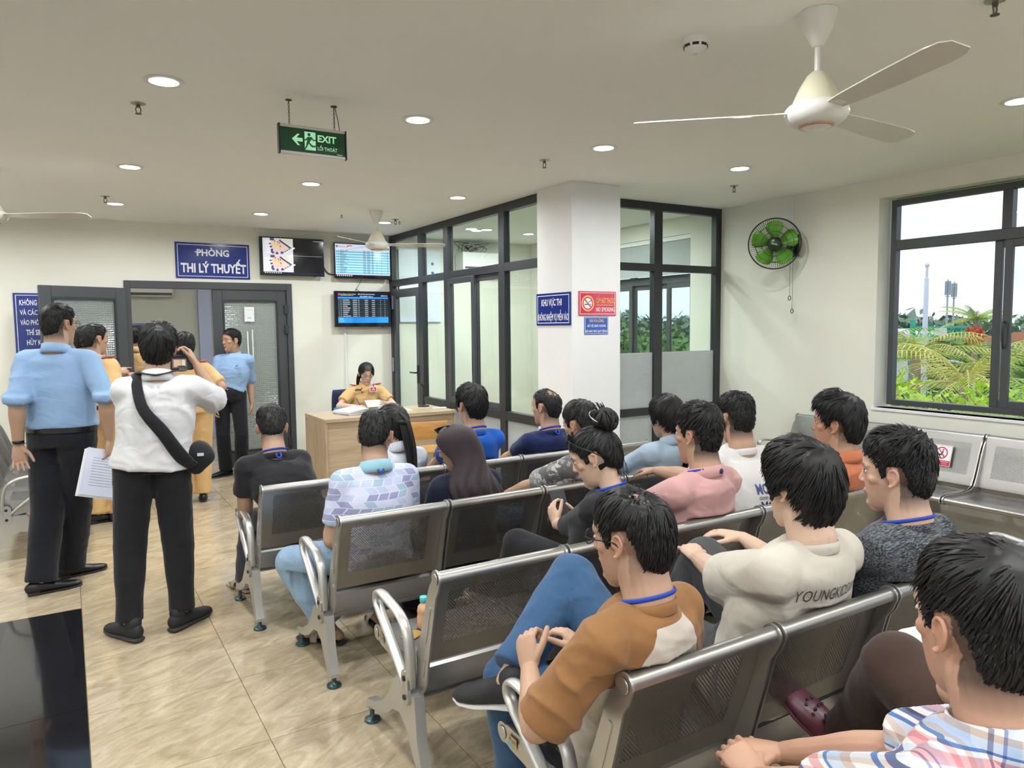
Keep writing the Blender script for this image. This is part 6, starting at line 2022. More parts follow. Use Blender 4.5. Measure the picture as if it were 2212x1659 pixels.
WT = person('man in white printed tee leaning forward between pink and orange shirts', seat('C', 4), rail=ROWS['C'][1], head=(2.965, 2.62, 1.125), heading=-3, hyaw=-6, hpitch=-4, s=1.03, gw=1.08, sh=-3, slump=.03,
       top=dict(mat='cloth_cream_white', sleeve=.68, collar='crew', ease=.020), pants=dict(mat='denim_dark'), shoes=dict(kind='sneaker', mat='sneaker_black'),
       hair=hst(top=.032, sides=.006, back=.008, wave=.6, n=520, mess=1.), vox=1.2, seed=10, stubble=.9)
# ================================================================== third row
def bun(tf, H, Rm, k, base):
    P_ = lambda x, y, z: H+Rm @ V((x, y, z))
    c = P_(.0, -.105, .135)
    tf.ell(c, (.046, .044, .046), Rm.to_4x4(), 18, 12)
    rnd = random.Random(2)
    for j in range(16):
        ax_ = V((rnd.uniform(-1, 1), rnd.uniform(-1, 1), rnd.uniform(-1, 1))).normalized(); u = ax_.orthogonal().normalized(); w = ax_.cross(u)
        a0 = rnd.uniform(0, 6)
        tf.loft([c+(u*math.cos(a0+t)+w*math.sin(a0+t))*.047 for t in [x*.45 for x in range(8)]], [.004, .009, .010, .010, .010, .009, .007, .002], n=5)
    locks(tf, [c+Rm @ V((.01, -.01, .03)), c+Rm @ V((.02, .0, .075))], [.02, .03], n=6, r=.006, seed=8)
    locks(tf, [P_(0, -.10, -.05), P_(.0, -.09, -.10), P_(.01, -.075, -.14)], .03, n=12, r=.0014, seed=12)
BW = person('woman in black with hair bun and sunglasses on head, holding a phone', seat('C', 2, dx=.01), rail=ROWS['C'][1], head=(1.868, 2.40, 1.065), heading=18, hyaw=42, hpitch=-22, s=.93, k=.98, slump=.03, female=True, sh=25,
       hands=dict(L=dict(at=(1.905, 2.735, .705), dir=(.05, .4, .55), palm=(.9, .1, .1), curl=34, spread=6, vox=.0036), R=dict(at=(2.03, 2.72, .69), dir=(-.35, .55, .25), palm=(-.8, .1, .4), curl=30)),
       elbow={-1: vv(-.5, -.3, -.9), 1: vv(.6, -.3, -.9)},
       feet=dict(L=dict(at=vv(1.90, 2.80, .078), yaw=0), R=dict(at=vv(1.76, 2.95, .24), yaw=25, pitch=-20)), knee=dict(L=vv(0, .8, .8), R=vv(-.35, .7, 1.0)),
       top=dict(mat='cloth_black', sleeve=1.25, se=.050, sr=.062, collar=None, ease=.014), pants=dict(mat='cloth_black', thigh=.10, knee=.08, hem=.085), shoes=dict(kind='sneaker', mat='sneaker_black', sole='sole_white'),
       hair=hst(top=.020, sides=.014, back=.020, side=-.005, nape=-.075, lock=.06, fade=.02, mess=.2, n=420, extra=bun, crown=(0, -.75, .66)), vox=1.05, seed=11, lanyard='clip', stubble=0, skin=(.60, .41, .30))
# sunglasses pushed up on her hair
H, Rm = BW['Hd'], BW['Rm']
mb = MB()
for sd in (-1, 1):
    c = V((sd*.034, .072, .118))
    mb.loft([H+Rm @ (c+V((.026*math.cos(t), -.010*abs(math.cos(t))+.010*math.sin(t)*-1, .020*math.sin(t)))) for t in [2*PI*i/14 for i in range(14)]], [.0024]*14, n=6, closed=True)
    mb.loft([H+Rm @ V(p) for p in ((sd*.062, .062, .112), (sd*.094, .02, .075), (sd*.098, -.03, .035), (sd*.092, -.05, .012))], [.0024]*4, n=6, sub=3)
go = mb.build('sunglasses', 'rim_black', BW['body'], smooth=True)
mat('lens_dark', (.02, .022, .028), .1)
for sd in (-1, 1):
    c = V((sd*.034, .072, .118))
    MB().add([H+Rm @ (c+V((.025*math.cos(t), -.010*abs(math.cos(t))-.010*math.sin(t), .019*math.sin(t)))) for t in [2*PI*i/14 for i in range(14)]], [tuple(range(14))]).build('lens', 'lens_dark', go)
mb = MB()
c = H+Rm @ V((0, -.105, .135))
for j in range(2):
    mb.loft([c+Rm @ V((.050*math.cos(t), -.048*math.cos(t+j), .046*math.sin(t)+(.01 if j else -.01))) for t in [x*.4-.3+j*1.5 for x in range(6)]], [.0022]*6, n=6, sub=2)
mb.build('hair_pin', 'chrome', BW['body'], smooth=True)
PM = person('man in pink polo shirt, arm stretched to the seat in front', seat('C', 3), rail=ROWS['C'][1], head=(2.349, 2.29, 1.130), heading=6, hyaw=12, hpitch=0, s=1.05, gw=1.14, gd=1.15, sh=8,
       hands=dict(R=dict(at=(2.70, 2.93, .835), dir=(.05, .95, -.12), palm=(0, -.1, -1), curl=30, vox=.004)), elbow={-1: vv(-.9, -.4, -.5), 1: vv(.7, 0, -.7)},
       top=dict(mat='cloth_pink', sleeve=.75, collar='band', ease=.016, se=.064, sr=.060, fold=.006), pants=dict(mat='cloth_dark_trousers'), shoes=dict(kind='leather', mat='leather_black'),
       hair=hst(top=.040, sides=.006, back=.008, wave=.45, lock=.055, mess=.8, n=620, width=.0036), vox=1.0, seed=12, lanyard='clip', stubble=.92)
OM = person('man in orange shirt looking left in the third row', seat('C', 5, dx=-.13), rail=ROWS['C'][1], head=(3.259, 2.24, 1.112), heading=2, hyaw=23, hpitch=2, s=1.06, gw=1.08, sh=4,
       top=dict(mat='cloth_orange', sleeve=.70, collar='shirt', ease=.018), pants=dict(mat='denim_light'), shoes=dict(kind='sneaker', mat='sneaker_black'), skin=(.42, .24, .155),
       hair=hst(top=.046, sides=.020, back=.026, lock=.075, mess=.4, over=1, n=620, fringe=.012), vox=1.0, seed=13, lanyard='plain', k=1.06)
# ================================================================== fourth row
def raglan(co, I):
    """signed distance to the raglan seam, kept as a colour layer; the cloth turns brown beyond it"""
    NB, rs = np.array(I['NB']), np.array(I['r'])
    d = co-NB
    lat = np.abs(d @ rs); dn = -d[:, 2]
    seam = np.maximum(lat-(.058+np.clip(dn, 0, .3)*.40), .030-dn)
    v = np.clip(.5+seam*4, 0, 1)
    return np.stack([v, v, v], 1)
jx = dict(L=dict(at=vv(1.22, 1.98, .078), yaw=5), R=dict(at=vv(1.085, 1.835, .545), R=rotm(28, -10, -15)))
RM = person('man in brown and cream raglan tee, ankle crossed on knee', seat('D', 1, dx=-.03), rail=ROWS['D'][1], head=(1.205, 1.405, 1.073), heading=14, hyaw=20, hpitch=-6, s=1.0, gw=1.02, sh=12, slump=.02,
       hands=dict(L=dict(at=(1.065, 1.665, .665), dir=(.20, .50, .62), palm=(.85, .2, -.3), curl=52, spread=3, vox=.0034, thumb=30), R=dict(at=(1.265, 1.665, .665), dir=(-.30, .55, .40), palm=(-.5, .55, -.35), curl=40, spread=3, vox=.0034, thumb=20)),
       elbow={-1: vv(-.8, -.5, -.8), 1: vv(.9, -.3, -.8)}, feet=jx, knee=dict(L=vv(-.2, .9, .6), R=vv(.35, .75, .75)),
       top=dict(mat='cloth_raglan', col=raglan, sleeve=.92, collar='crew', ease=.018, se=.066, sr=.060, fold=.006, vox=.0062, cmat=FB('cloth_rust', (.27, .13, .048))),
       pants=dict(mat='denim_blue', thigh=.098, knee=.082, hem=.070, len=.86), shoes=dict(kind='sneaker', mat='sneaker_black', sole='sole_white'),
       hair=hst(top=.024, sides=.012, back=.016, bald=.5, lock=.06, n=760, width=.0030, mess=.35, crown=(.0, -.42, .9), nape=-.085), vox=.85, seed=14, lanyard='plain', glasses='rim_black', stubble=.35)
CM = person('man in cream tee with dark lettering on its back, knee raised', seat('D', 2), rail=ROWS['D'][1], head=(1.877, 1.41, 1.118), heading=0, hyaw=0, hpitch=0, s=1.06, gw=1.06, sh=4, slump=.015, arm_k=1.07,
       hands=dict(L=dict(at=(1.955, 1.895, .765), dir=(.35, .75, .12), palm=(.25, .2, -.9), curl=24, spread=9, vox=.0036), R=dict(at=(2.20, 1.90, .80), dir=(-.55, .75, .10), palm=(-.2, .2, -.9), curl=22, spread=9)),
       elbow={-1: vv(-.30, -.1, -1), 1: vv(.4, -.2, -1)},
       feet=dict(L=dict(at=vv(1.86, 2.02, .078), yaw=5), R=dict(at=vv(1.96, 2.10, .32), yaw=10, pitch=-15)), knee=dict(L=vv(-.1, .8, .8), R=vv(.35, .75, 1.0)),
       top=dict(mat='cloth_cream', sleeve=.98, collar='crew', ease=.024, se=.072, sr=.058, low=.06, fold=.009, ff=6., vox=.007), pants=dict(mat='denim_grey', thigh=.10, knee=.085, hem=.08), shoes=dict(kind='sneaker', mat='sneaker_black', sole='sole_white'),
       hair=hst(top=.044, sides=.026, back=.034, side=-.012, nape=-.088, lock=.075, mess=.3, over=2, n=800, width=.0036, fade=.012, wave=.25, fringe=.01), vox=.9, seed=15, skin=(.60, .41, .30), stubble=.2)
GM = person('man in heather grey tee smiling to the left in the fourth row', seat('D', 3, dx=-.04), rail=ROWS['D'][1], head=(2.314, 1.37, 1.118), heading=-4, hyaw=19, hpitch=-2, s=1.04, gw=1.06, sh=0,
       top=dict(mat='cloth_heather', sleeve=.75, collar='crew', ease=.020), pants=dict(mat='denim_dark'), shoes=dict(kind='sneaker', mat='sneaker_black'),
       hair=hst(top=.040, sides=.008, back=.012, wave=.7, lock=.04, mess=1.2, n=640), vox=.95, seed=16, lanyard='plain', stubble=.85, skin=(.56, .36, .26), k=1.02)
# ================================================================== nearest row
PLM = person('man in plaid shirt in the near right corner with clasped hands', V((1.26, .68, .532)), rail=ROWS['E'][1], head=(1.210, .575, 1.135), heading=-2, hyaw=-18, hpitch=-2, s=1.02, gw=1.0, sh=-4, slump=.01, k=1.0,
       hands=dict(L=dict(at=(1.285, 1.055, .600), dir=(.12, .80, .20), palm=(.45, .15, -.85), curl=34, spread=5, vox=.0032, thumb=30), R=dict(at=(1.395, 1.075, .615), dir=(-.62, .62, .05), palm=(-.3, .1, -.95), curl=26, spread=5, vox=.0032, thumb=45)),
       elbow={-1: vv(-.9, -.4, -.6), 1: vv(.9, -.4, -.6)}, feet=dict(L=dict(at=vv(1.18, 1.08, .078), yaw=5), R=dict(at=vv(1.36, 1.10, .078), yaw=-5)),
       top=dict(mat='cloth_plaid', sleeve=.86, collar='shirt', ease=.018, se=.066, sr=.060, vox=.0065, fold=.006), pants=dict(mat='cloth_khaki', thigh=.095, knee=.075), shoes=dict(kind='leather', mat='leather_black'),
       hair=hst(top=.032, sides=.007, back=.009, lock=.06, n=900, width=.0026, mess=.35, front=.066), vox=.72, seed=17, stubble=.8, skin=(.50, .29, .20))
CR = person('person in brown trousers and maroon clogs beside the plaid shirt', V((1.80, .68, .532)), rail=ROWS['E'][1], head=(1.78, .58, 1.16), heading=0, hyaw=5, s=1.0, shw=.165,
       hands=dict(L=dict(at=(1.80, .98, .72), dir=(.4, .7, 0)), R=dict(at=(2.00, .98, .72), dir=(-.2, .8, 0))),
       feet=dict(L=dict(at=vv(1.90, 1.235, .405), R=rotm(22, 40, -18)), R=dict(at=vv(1.98, 1.12, .078), yaw=-5)), knee=dict(L=vv(.10, .75, 1.0), R=vv(.2, .8, .8)),
       top=dict(mat='cloth_navy', sleeve=.7, collar='crew'), pants=dict(mat='cloth_brown', thigh=.10, knee=.085, hem=.075, len=.88), shoes=dict(kind='clog', mat='clog_maroon', sole='clog_maroon'),
       hair=hst(), vox=1.2, seed=18, skin=(.44, .27, .19))
# clog ventilation holes
an = CR['AN'][-1]; Rf = rotm(22, 40, -18)
mb = MB()
for x, y in ((-.02, .08), (0, .085), (.02, .08), (-.028, .11), (-.010, .115), (.010, .115), (.028, .11), (-.018, .14), (.0, .147), (.018, .14)):
    z = -.036+.033*math.sqrt(max(0, 1-(x/.050)**2))-max(0, (y-.10))*.22+.003
    mb.ell(an+Rf @ V((x, y, z)), (.0055, .0055, .0035), Rf.to_4x4(), 10, 6)
mb.build('vent_holes', 'rubber', CR['body'], smooth=True)
# ================================================================== standing people
BM = person('man in light blue shirt and dark trousers standing at left with papers', V((-.045, 5.40, .955)), (-.022, 5.42, 1.655), heading=-38, hyaw=-52, hpitch=0, s=1.06, gw=1.14, gd=1.1, sh=-24, slump=.0,
       hands=dict(L=dict(at=(-.275, 5.33, .930), dir=(.02, -.10, -1), palm=(.25, -.9, 0), curl=14, spread=9), R=dict(at=(.205, 5.20, .935), dir=(-.05, -.10, -.95), palm=(-.55, .3, 0), curl=34)),
       elbow={-1: vv(-.25, -1, -.1), 1: vv(.35, -1, 0)},
       feet=dict(L=dict(at=vv(-.20, 5.30, .085), yaw=-80), R=dict(at=vv(-.04, 5.56, .085), yaw=-72)), knee=dict(L=vv(.5, .6, 0), R=vv(.6, .6, 0)),
       top=dict(mat='cloth_lightblue', sleeve=1.02, cuff=True, se=.062, sr=.062, collar='shirt', ease=.018, low=-.10, fold=.0065, ff=6), pants=dict(mat='cloth_dark_trousers', thigh=.105, knee=.088, hem=.082, rise=.08), belt='leather_black',
       shoes=dict(kind='leather', mat='leather_black'), hair=hst(top=.026, sides=.007, back=.009, n=460), vox=1.2, seed=20, glasses='rim_black', stubble=.85)
# wrist watch and papers
w_ = BM['W'][-1]; e_ = BM['EL'][-1]; d_ = (e_-w_).normalized()
MB().loft([w_+d_*.025+(d_.orthogonal().normalized()*math.cos(t)+d_.cross(d_.orthogonal().normalized())*math.sin(t))*.030 for t in [2*PI*i/14 for i in range(14)]], [(.003, .010)]*14, xref=None, n=8, closed=True).build('wristwatch', 'leather_black', BM['body'], smooth=True)
e = empty('paper_sleeve', (.165, 5.15, .74)); tag(e, 'clear plastic sleeve of papers in the hand of the man in light blue', 'papers')
mat('plastic_sleeve', (.62, .66, .78), .15, spec=.6)
PMx = Matrix.Rotation(R(16), 4, 'Z') @ Matrix.Rotation(R(78), 4, 'X') @ Matrix.Rotation(R(-17), 4, 'Z')
for j in range(3):
    MB().obox(PMx @ Matrix.Translation((-.008*j, -.006*j, -.004*j)), .115, .145, .0009).build('paper_sheet', 'paper' if j else 'plastic_sleeve', e)
flat('printed_lines', [(rect(-.075, .085-.017*j, .060+.01*(j % 3), .088-.017*j), (.30, .32, .42)) for j in range(11)], pr, e, PMx, z=.0014)
PH = person('photographer in white shirt and black trousers seen from behind', V((.365, 4.28, .925)), (0.421, 4.30, 1.520), heading=-8, hyaw=-10, hpitch=0, hroll=4, s=1.0, gw=1.05, sh=-10, slump=.0,
       hands=dict(L=dict(at=(.395, 4.50, 1.385), dir=(.40, .35, .45), palm=(.3, -.2, .9), curl=30), R=dict(at=(.625, 4.46, 1.43), dir=(-.30, .25, .80), palm=(-.9, .2, .1), curl=42, spread=5)),
       elbow={-1: vv(-.40, -.15, -1), 1: vv(.45, -.15, -1)},
       feet=dict(L=dict(at=vv(.215, 4.235, .082), yaw=28), R=dict(at=vv(.475, 4.255, .082), yaw=-50)), knee=dict(L=vv(-.2, .9, 0), R=vv(.3, .9, 0)),
       top=dict(mat='cloth_white', sleeve=.90, se=.066, sr=.062, collar='shirt', ease=.024, low=.0, fold=.007, ff=6), pants=dict(mat='cloth_black', thigh=.100, knee=.082, hem=.066, len=.93, rise=.09),
       shoes=dict(kind='sneaker', mat='sneaker_black'), hair=hst(top=.034, sides=.018, back=.024, lock=.06, n=560, mess=.7, wave=.4, nape=-.085), vox=1.1, seed=21, lanyard=None, stubble=.3)
# camera strap round the neck, sling bag
I = PH
b_ = I['base']
MB().loft([I['NB']-I['fs']*.085+vv(0, 0, .02), I['NB']+I['rs']*.085+vv(0, 0, .035), I['NB']+I['rs']*.12+I['fs']*.10+vv(0, 0, .03), V((.555, 4.50, 1.42))-b_], [(.004, .022)]*4, xref=(0, 0, 1), n=8, sub=4).build('camera_strap', 'cloth_black', I['body'], smooth=True)
MB().loft([I['NB']-I['fs']*.085+vv(0, 0, .02), I['NB']-I['rs']*.085+vv(0, 0, .03), I['NB']-I['rs']*.08+I['fs']*.12, V((.50, 4.50, 1.40))-b_], [(.004, .022)]*4, xref=(0, 0, 1), n=8, sub=4).build('camera_strap', 'cloth_black', I['body'], smooth=True)
e = empty('sling_bag', (.60, 4.28, .95)); tag(e, 'black sling bag worn across the photographer\'s back', 'bag')
q = lambda p: V(p)-V((.60, 4.28, .95))
spn = I['spine']; bk = lambda t, lat, off: b_+spn[0].lerp(spn[3], t)+I['rs']*lat-I['fs']*off
MB().loft([q(b_+I['SC']-I['rs']*.09+I['fs']*.09+vv(0, 0, -.03)), q(b_+I['SC']-I['rs']*.105+vv(0, 0, .088)), q(bk(.82, -.06, .150)), q(bk(.5, .045, .170)), q(bk(.18, .14, .160)), q(bk(.02, .20, .10))], [(.024, .005), (.026, .006), (.028, .007), (.034, .012), (.036, .014), (.03, .008)], xref=I['rs']+vv(0, 0, .55), n=10, sub=5).build('strap', 'cloth_black', e, smooth=True)
MB().loft([q((.555, 4.20, .88)), q((.60, 4.21, .955)), q((.615, 4.30, .97)), q((.60, 4.40, .90))][:3], [(.05, .035), (.075, .045), (.055, .04)], n=14, sub=4).build('pouch', 'cloth_black', e, smooth=True)
MB().obox(frame(q((.585, 4.145, .96)), I['rs'], (0, 0, 1)), .016, .008, .002).build('bag_tag', 'paper_grey', e)
e = empty('photo_camera', (.555, 4.52, 1.44)); tag(e, 'black camera held up in front of the photographer\'s face', 'camera')
CMx = Matrix.Rotation(R(-10), 4, 'Z')
MB().obox(CMx, .066, .03, .045).build('camera_body', 'black_plastic', e, bevel=.008)
MB().obox(CMx @ Matrix.Translation((-.01, -.0, .055)), .026, .026, .014).build('viewfinder_hump', 'black_plastic', e, bevel=.006)
MB().lathe([(.033, 0), (.036, .02), (.036, .06), (.038, .10), (.03, .102)], 20, CMx @ Matrix.Translation((-.01, .03, -.004)) @ Matrix.Rotation(-PI/2, 4, 'X')).build('lens_barrel', 'black_plastic', e, smooth=True, angle=40)
flat('rear_screen', [(rect(-.038, -.028, .038, .026), (.12, .10, .09)), (rect(-.03, -.02, .01, .02), (.45, .32, .22)), (rect(.012, -.02, .03, .02), (.5, .45, .3))], attr_mat('camera_display', .2, emit=.5), e, CMx @ frame((-.005, -.0305, -.005), (1, 0, 0), (0, 0, 1)))
MB().lathe([(.010, 0), (.010, .012)], 14, CMx @ Matrix.Translation((.045, -.005, .045))).build('shutter_dial', 'chrome', e, smooth=True, angle=40)
# officers in tan
def officer(label, P, head, **kw):
    d = dict(s=1.02, gw=1.06, slump=0., top=dict(mat='cloth_tan', sleeve=.85, se=.062, sr=.060, collar='shirt', ease=.014, low=-.10), pants=dict(mat='cloth_tan', thigh=.100, knee=.082, hem=.078, rise=.08), belt='leather_black',
             shoes=dict(kind='leather', mat='leather_black'), hair=hst(top=.024, sides=.008, back=.010, n=360), vox=1.5, stubble=.75)
    d.update(kw)
    I = person(label, P, head, **d)
    epaulettes(I)
    return I
officer('officer in tan uniform with red epaulettes behind the man in light blue', V((.235, 7.05, .93)), (.220, 7.07, 1.545), heading=-48, hyaw=-62, seed=22, sh=-40,
        hands=dict(R=dict(at=(.385, 6.90, .86), dir=(.1, -.05, -1), palm=(-.5, .5, 0), curl=25)), feet=dict(L=dict(at=vv(.16, 7.02, .085), yaw=-75), R=dict(at=vv(.33, 7.00, .085), yaw=-70)))
officer('officer in tan uniform half hidden behind the photographer', V((.985, 7.36, .90)), (.945, 7.38, 1.468), heading=-4, hyaw=12, seed=23, s=.98,
        hands=dict(R=dict(at=(1.18, 7.36, .99), dir=(-.3, .5, -.6), palm=(-.8, 0, -.3)), L=dict(at=(.85, 7.62, 1.05), dir=(.4, .6, 0))), feet=dict(L=dict(at=vv(.88, 7.36, .085), yaw=5), R=dict(at=vv(1.05, 7.38, .085), yaw=-8)))
officer('person in tan uniform standing inside the exam room doorway', V((.74, 9.62, .93)), (.712, 9.62, 1.535), heading=-20, hyaw=-30, seed=24)
WH = person('person in white long sleeved shirt pointing, behind the tan officer', V((.15, 7.60, .93)), (.180, 7.62, 1.530), heading=-70, hyaw=-75, s=1.0, slump=0., seed=25, sh=-65,
       hands=dict(R=dict(at=(.37, 7.36, 1.255), dir=(.85, .1, .12), palm=(0, .6, -.6), curls=[12, 55, 60, 62]), L=dict(at=(.46, 7.66, 1.22), dir=(.8, -.2, 0))), elbow={-1: vv(0, .5, -1), 1: vv(-.3, -.8, -.7)},
       top=dict(mat='cloth_white', sleeve=1.9, se=.046, sr=.062, collar='shirt', ease=.016, low=-.04), pants=dict(mat='cloth_dark_trousers', hem=.07), shoes=dict(kind='leather', mat='leather_black'), hair=hst(), vox=1.4)
GD = person('guard in light blue shirt standing by the closed door leaf, looking left', V((1.525, 8.47, .895)), (1.556, 8.46, 1.495), heading=158, hyaw=112, hpitch=0, s=.98, gw=1.0, sh=156, slump=0., k=.97,
       hands=dict(L=dict(at=(1.755, 8.48, .790), dir=(-.02, -.05, -1), palm=(-1, .1, 0), curl=30), R=dict(at=(1.335, 8.36, .800), dir=(.02, -.05, -1), palm=(1, 0, 0), curl=30)), elbow={-1: vv(.15, 1, 0), 1: vv(-.15, 1, 0)},
       feet=dict(L=dict(at=vv(1.62, 8.46, .085), yaw=150), R=dict(at=vv(1.455, 8.50, .085), yaw=112)), knee=dict(L=vv(0, -1, 0), R=vv(-.3, -1, 0)),
       top=dict(mat='cloth_lightblue', sleeve=1.04, cuff=True, se=.058, sr=.064, collar='shirt', ease=.014, low=-.10), pants=dict(mat='cloth_dark_trousers', hem=.072, knee=.075, rise=.08), shoes=dict(kind='leather', mat='leather_black'),
       hair=hst(top=.030, sides=.008, back=.010, n=420), vox=1.3, seed=26, stubble=.7)
I = GD
mb = MB()
for j in range(5):
    mb.ell(I['SC'].lerp(I['P'], .12+.17*j)+I['fs']*(.135+.004*j), (.005, .005, .005), n=8, m=6)
mb.build('buttons', 'white_plastic', I['body'], smooth=True)
q = I['SC'].lerp(I['P'], .28)+I['fs']*.128-I['rs']*.075
MB().obox(frame(q, I['rs'], (0, 0, 1)), .045, .035, .003).build('chest_pocket', 'cloth_lightblue', I['body'], bevel=.002)
mat('logo_teal', (.03, .16, .30), .6)
MB().obox(frame(q+I['fs']*.004+vv(0, 0, .05), I['rs'], (0, 0, 1)), .014, .005, .003).build('pocket_logo', 'logo_teal', I['body'], bevel=.001)
# desk officer
def desktail(tf, H, Rm, k, base):
    P_ = lambda x, y, z: H+Rm @ V((x, y, z))
    locks(tf, [P_(.04, -.09, .02), P_(.06, -.10, -.06), P_(.075, -.075, -.13), P_(.08, -.06, -.18)], [.02, .022, .018, .008], n=18, r=.008, seed=3)
DO = person('woman officer in tan uniform and glasses reading at the desk', V((2.80, 7.92, .545)), (2.855, 7.79, 1.110), heading=180, hyaw=172, hpitch=-20, s=.95, k=.96, female=True, sh=178, slump=.0,
       hands=dict(L=dict(at=(2.945, 7.49, .800), dir=(-.35, -.6, .0), palm=(-.6, .1, .3), curl=30), R=dict(at=(2.63, 7.53, .785), dir=(.55, -.55, 0), palm=(.1, .1, -1), curl=35)),
       elbow={-1: vv(.9, .2, -.5), 1: vv(-.9, .2, -.5)},
       top=dict(mat='cloth_tan', sleeve=.70, se=.066, sr=.066, collar='shirt', ease=.016), pants=dict(mat='cloth_tan'), shoes=dict(kind='leather', mat='leather_black'),
       hair=hst(top=.020, sides=.012, back=.018, side=-.01, lock=.06, mess=.15, n=420, fade=.012, over=2, front=.040, extra=desktail, crown=(.25, -.2, .95)), vox=1.1, seed=27, glasses='rim_steel', stubble=0, skin=(.60, .41, .31))
epaulettes(DO)
I = DO
b_ = I['base']
for sd in (-1, 1):
    MB().prism([(-.020, .030), (.012, .034), (.020, -.034), (-.006, -.030)] if sd > 0 else [(.020, .030), (.006 - .012, -.030), (-.020, -.034), (-.012, .034)], 0, .004,
               frame(I['NB']+I['fs']*.105+I['rs']*sd*.060+vv(0, 0, -.045), I['rs'], vv(0, 0, 1)-I['fs']*.35)).build('collar_tab', 'epaulette_red', I['body'], fix=True)
o = MB().obox(frame(V((2.90, 7.705, .945))-b_, (1, 0, 0), (0, .12, 1)), .042, .030, .002).build('id_badge', 'sign_white', I['body'], bevel=.001)
MB().obox(frame(V((2.90, 7.7015, .945))-b_, (1, 0, 0), (0, .12, 1)), .034, .022, .0018).build('badge_print', 'sign_red', o)
flat('badge_lettering', [(rect(-.010, .006, .010, .014), (.8, .7, .4)), (rect(-.022, -.010, .022, -.002), (.8, .75, .7))], pr, o, frame(V((2.90, 7.6990, .945))-b_, (1, 0, 0), (0, .12, 1)))
MB().loft([V((2.905, 7.71, .975))-b_, V((2.91, 7.72, 1.0))-b_], [.005, .008], n=8).build('badge_clip', 'lanyard_blue', o, smooth=True)
MB().obox(frame(V((2.735, 7.728, .945))-b_, (1, 0, 0), (0, .12, 1)), .036, .010, .003).build('name_plate', mat('plate_green', (.03, .07, .03), .4), I['body'])
o = MB().obox(frame((2.80, 7.44, .815), (1, .05, 0), (0, .75, .55)), .085, .055, .0008).build('report_paper', 'paper'); tag(o, 'white paper held up in the hands of the desk officer', 'papers')
o = MB().loft([(2.665, 7.49, .80), (2.635, 7.51, .875)], [.0045]*2, n=8).build('pen', mat('pen_violet', (.10, .06, .35), .3), smooth=True); tag(o, 'violet pen in the right hand of the desk officer', 'pen')
# phone in the bun woman's hands, booklet of the clog wearer
o = MB().obox(frame((1.965, 2.785, .775), (.75, -.5, .15), (.05, .45, .75)), .036, .074, .004).build('phone', mat('phone_grey', (.05, .055, .06), .15), bevel=.003); tag(o, 'dark phone held by the woman with the hair bun', 'phone')
e = empty('printed_booklet', (1.93, 1.01, .74)); tag(e, 'open printed booklet on the brown trouser lap', 'booklet')
for j, t in enumerate((-8, 9)):
    MB().obox(Matrix.Rotation(R(20), 4, 'X') @ Matrix.Rotation(R(t), 4, 'Y') @ Matrix.Translation((.075*(1 if j else -1), 0, 0)), .074, .105, .002).build('page', 'paper', e)
# pale tote strap beside the cream tee
o = MB().loft([(1.66, 1.52, .43), (1.62, 1.50, .55), (1.63, 1.47, .64), (1.68, 1.45, .68), (1.72, 1.46, .66)], [(.016, .006)]*5, n=8, sub=4).build('bag_strap', 'cloth_cream_white', smooth=True); tag(o, 'cream bag strap on the seat beside the cream tee', 'strap')
# ---------------------------------------------------------------- lettering on shirts, wrapped onto the cloth
def wrap_text(I, s, m, name, cpos, xdir, w, h, bold=0.):
    """letters laid on the back of a shirt"""
    shirt = [c for c in I['body'].children if c.name.startswith('shirt')][0]
    xd = V(xdir).normalized(); zd = V((0, 0, 1)); nd = xd.cross(zd)
    o = text(name, s, m, shirt, frame(cpos, xd, zd), w, h, bold=bold)
    from mathutils.bvhtree import BVHTree
    me = shirt.data
    bv = BVHTree.FromPolygons([v.co for v in me.vertices], [p.vertices for p in me.polygons])
    bm = bmesh.new(); bm.from_mesh(o.data)
    bmesh.ops.triangulate(bm, faces=bm.faces)
    for _ in range(2):
        bmesh.ops.subdivide_edges(bm, edges=[e_ for e_ in bm.edges if e_.calc_length() > .012], cuts=1)
    for v in bm.verts:
        h_ = bv.ray_cast(v.co+nd*.4, -nd, .8)
        if h_[0] is not None: v.co = h_[0]+nd*.0022
    bm.to_mesh(o.data); bm.free()
    return o
wrap_text(CM, 'YOUNGKIDSWITHAMISSION', 'ink', 'shirt_lettering', V((1.935-CM['base'].x, CM['spine'][2].y, .848)), CM['rs'], .43, .036, bold=-.004)
WP = WT['spine'][2]
wrap_text(WT, 'MONDAY', mat('print_blue', (.05, .07, .22), .6), 'shirt_lettering', WP+WT['rs']*.02+vv(0, 0, .03), WT['rs'], .19, .05, bold=.03)
wrap_text(WT, 'GOOD', 'ink', 'shirt_lettering', WP-WT['rs']*.045+vv(0, 0, -.012), WT['rs'], .05, .014, bold=.01)
wrap_text(WT, 'MOOD', mat('print_indigo', (.03, .03, .12), .6), 'shirt_lettering', WP+WT['rs']*.02+vv(0, 0, -.055), WT['rs'], .17, .055, bold=.03)
wrap_text(WT, 'YMORNEW', 'ink', 'shirt_lettering', WP+vv(0, 0, -.115), WT['rs'], .06, .012)
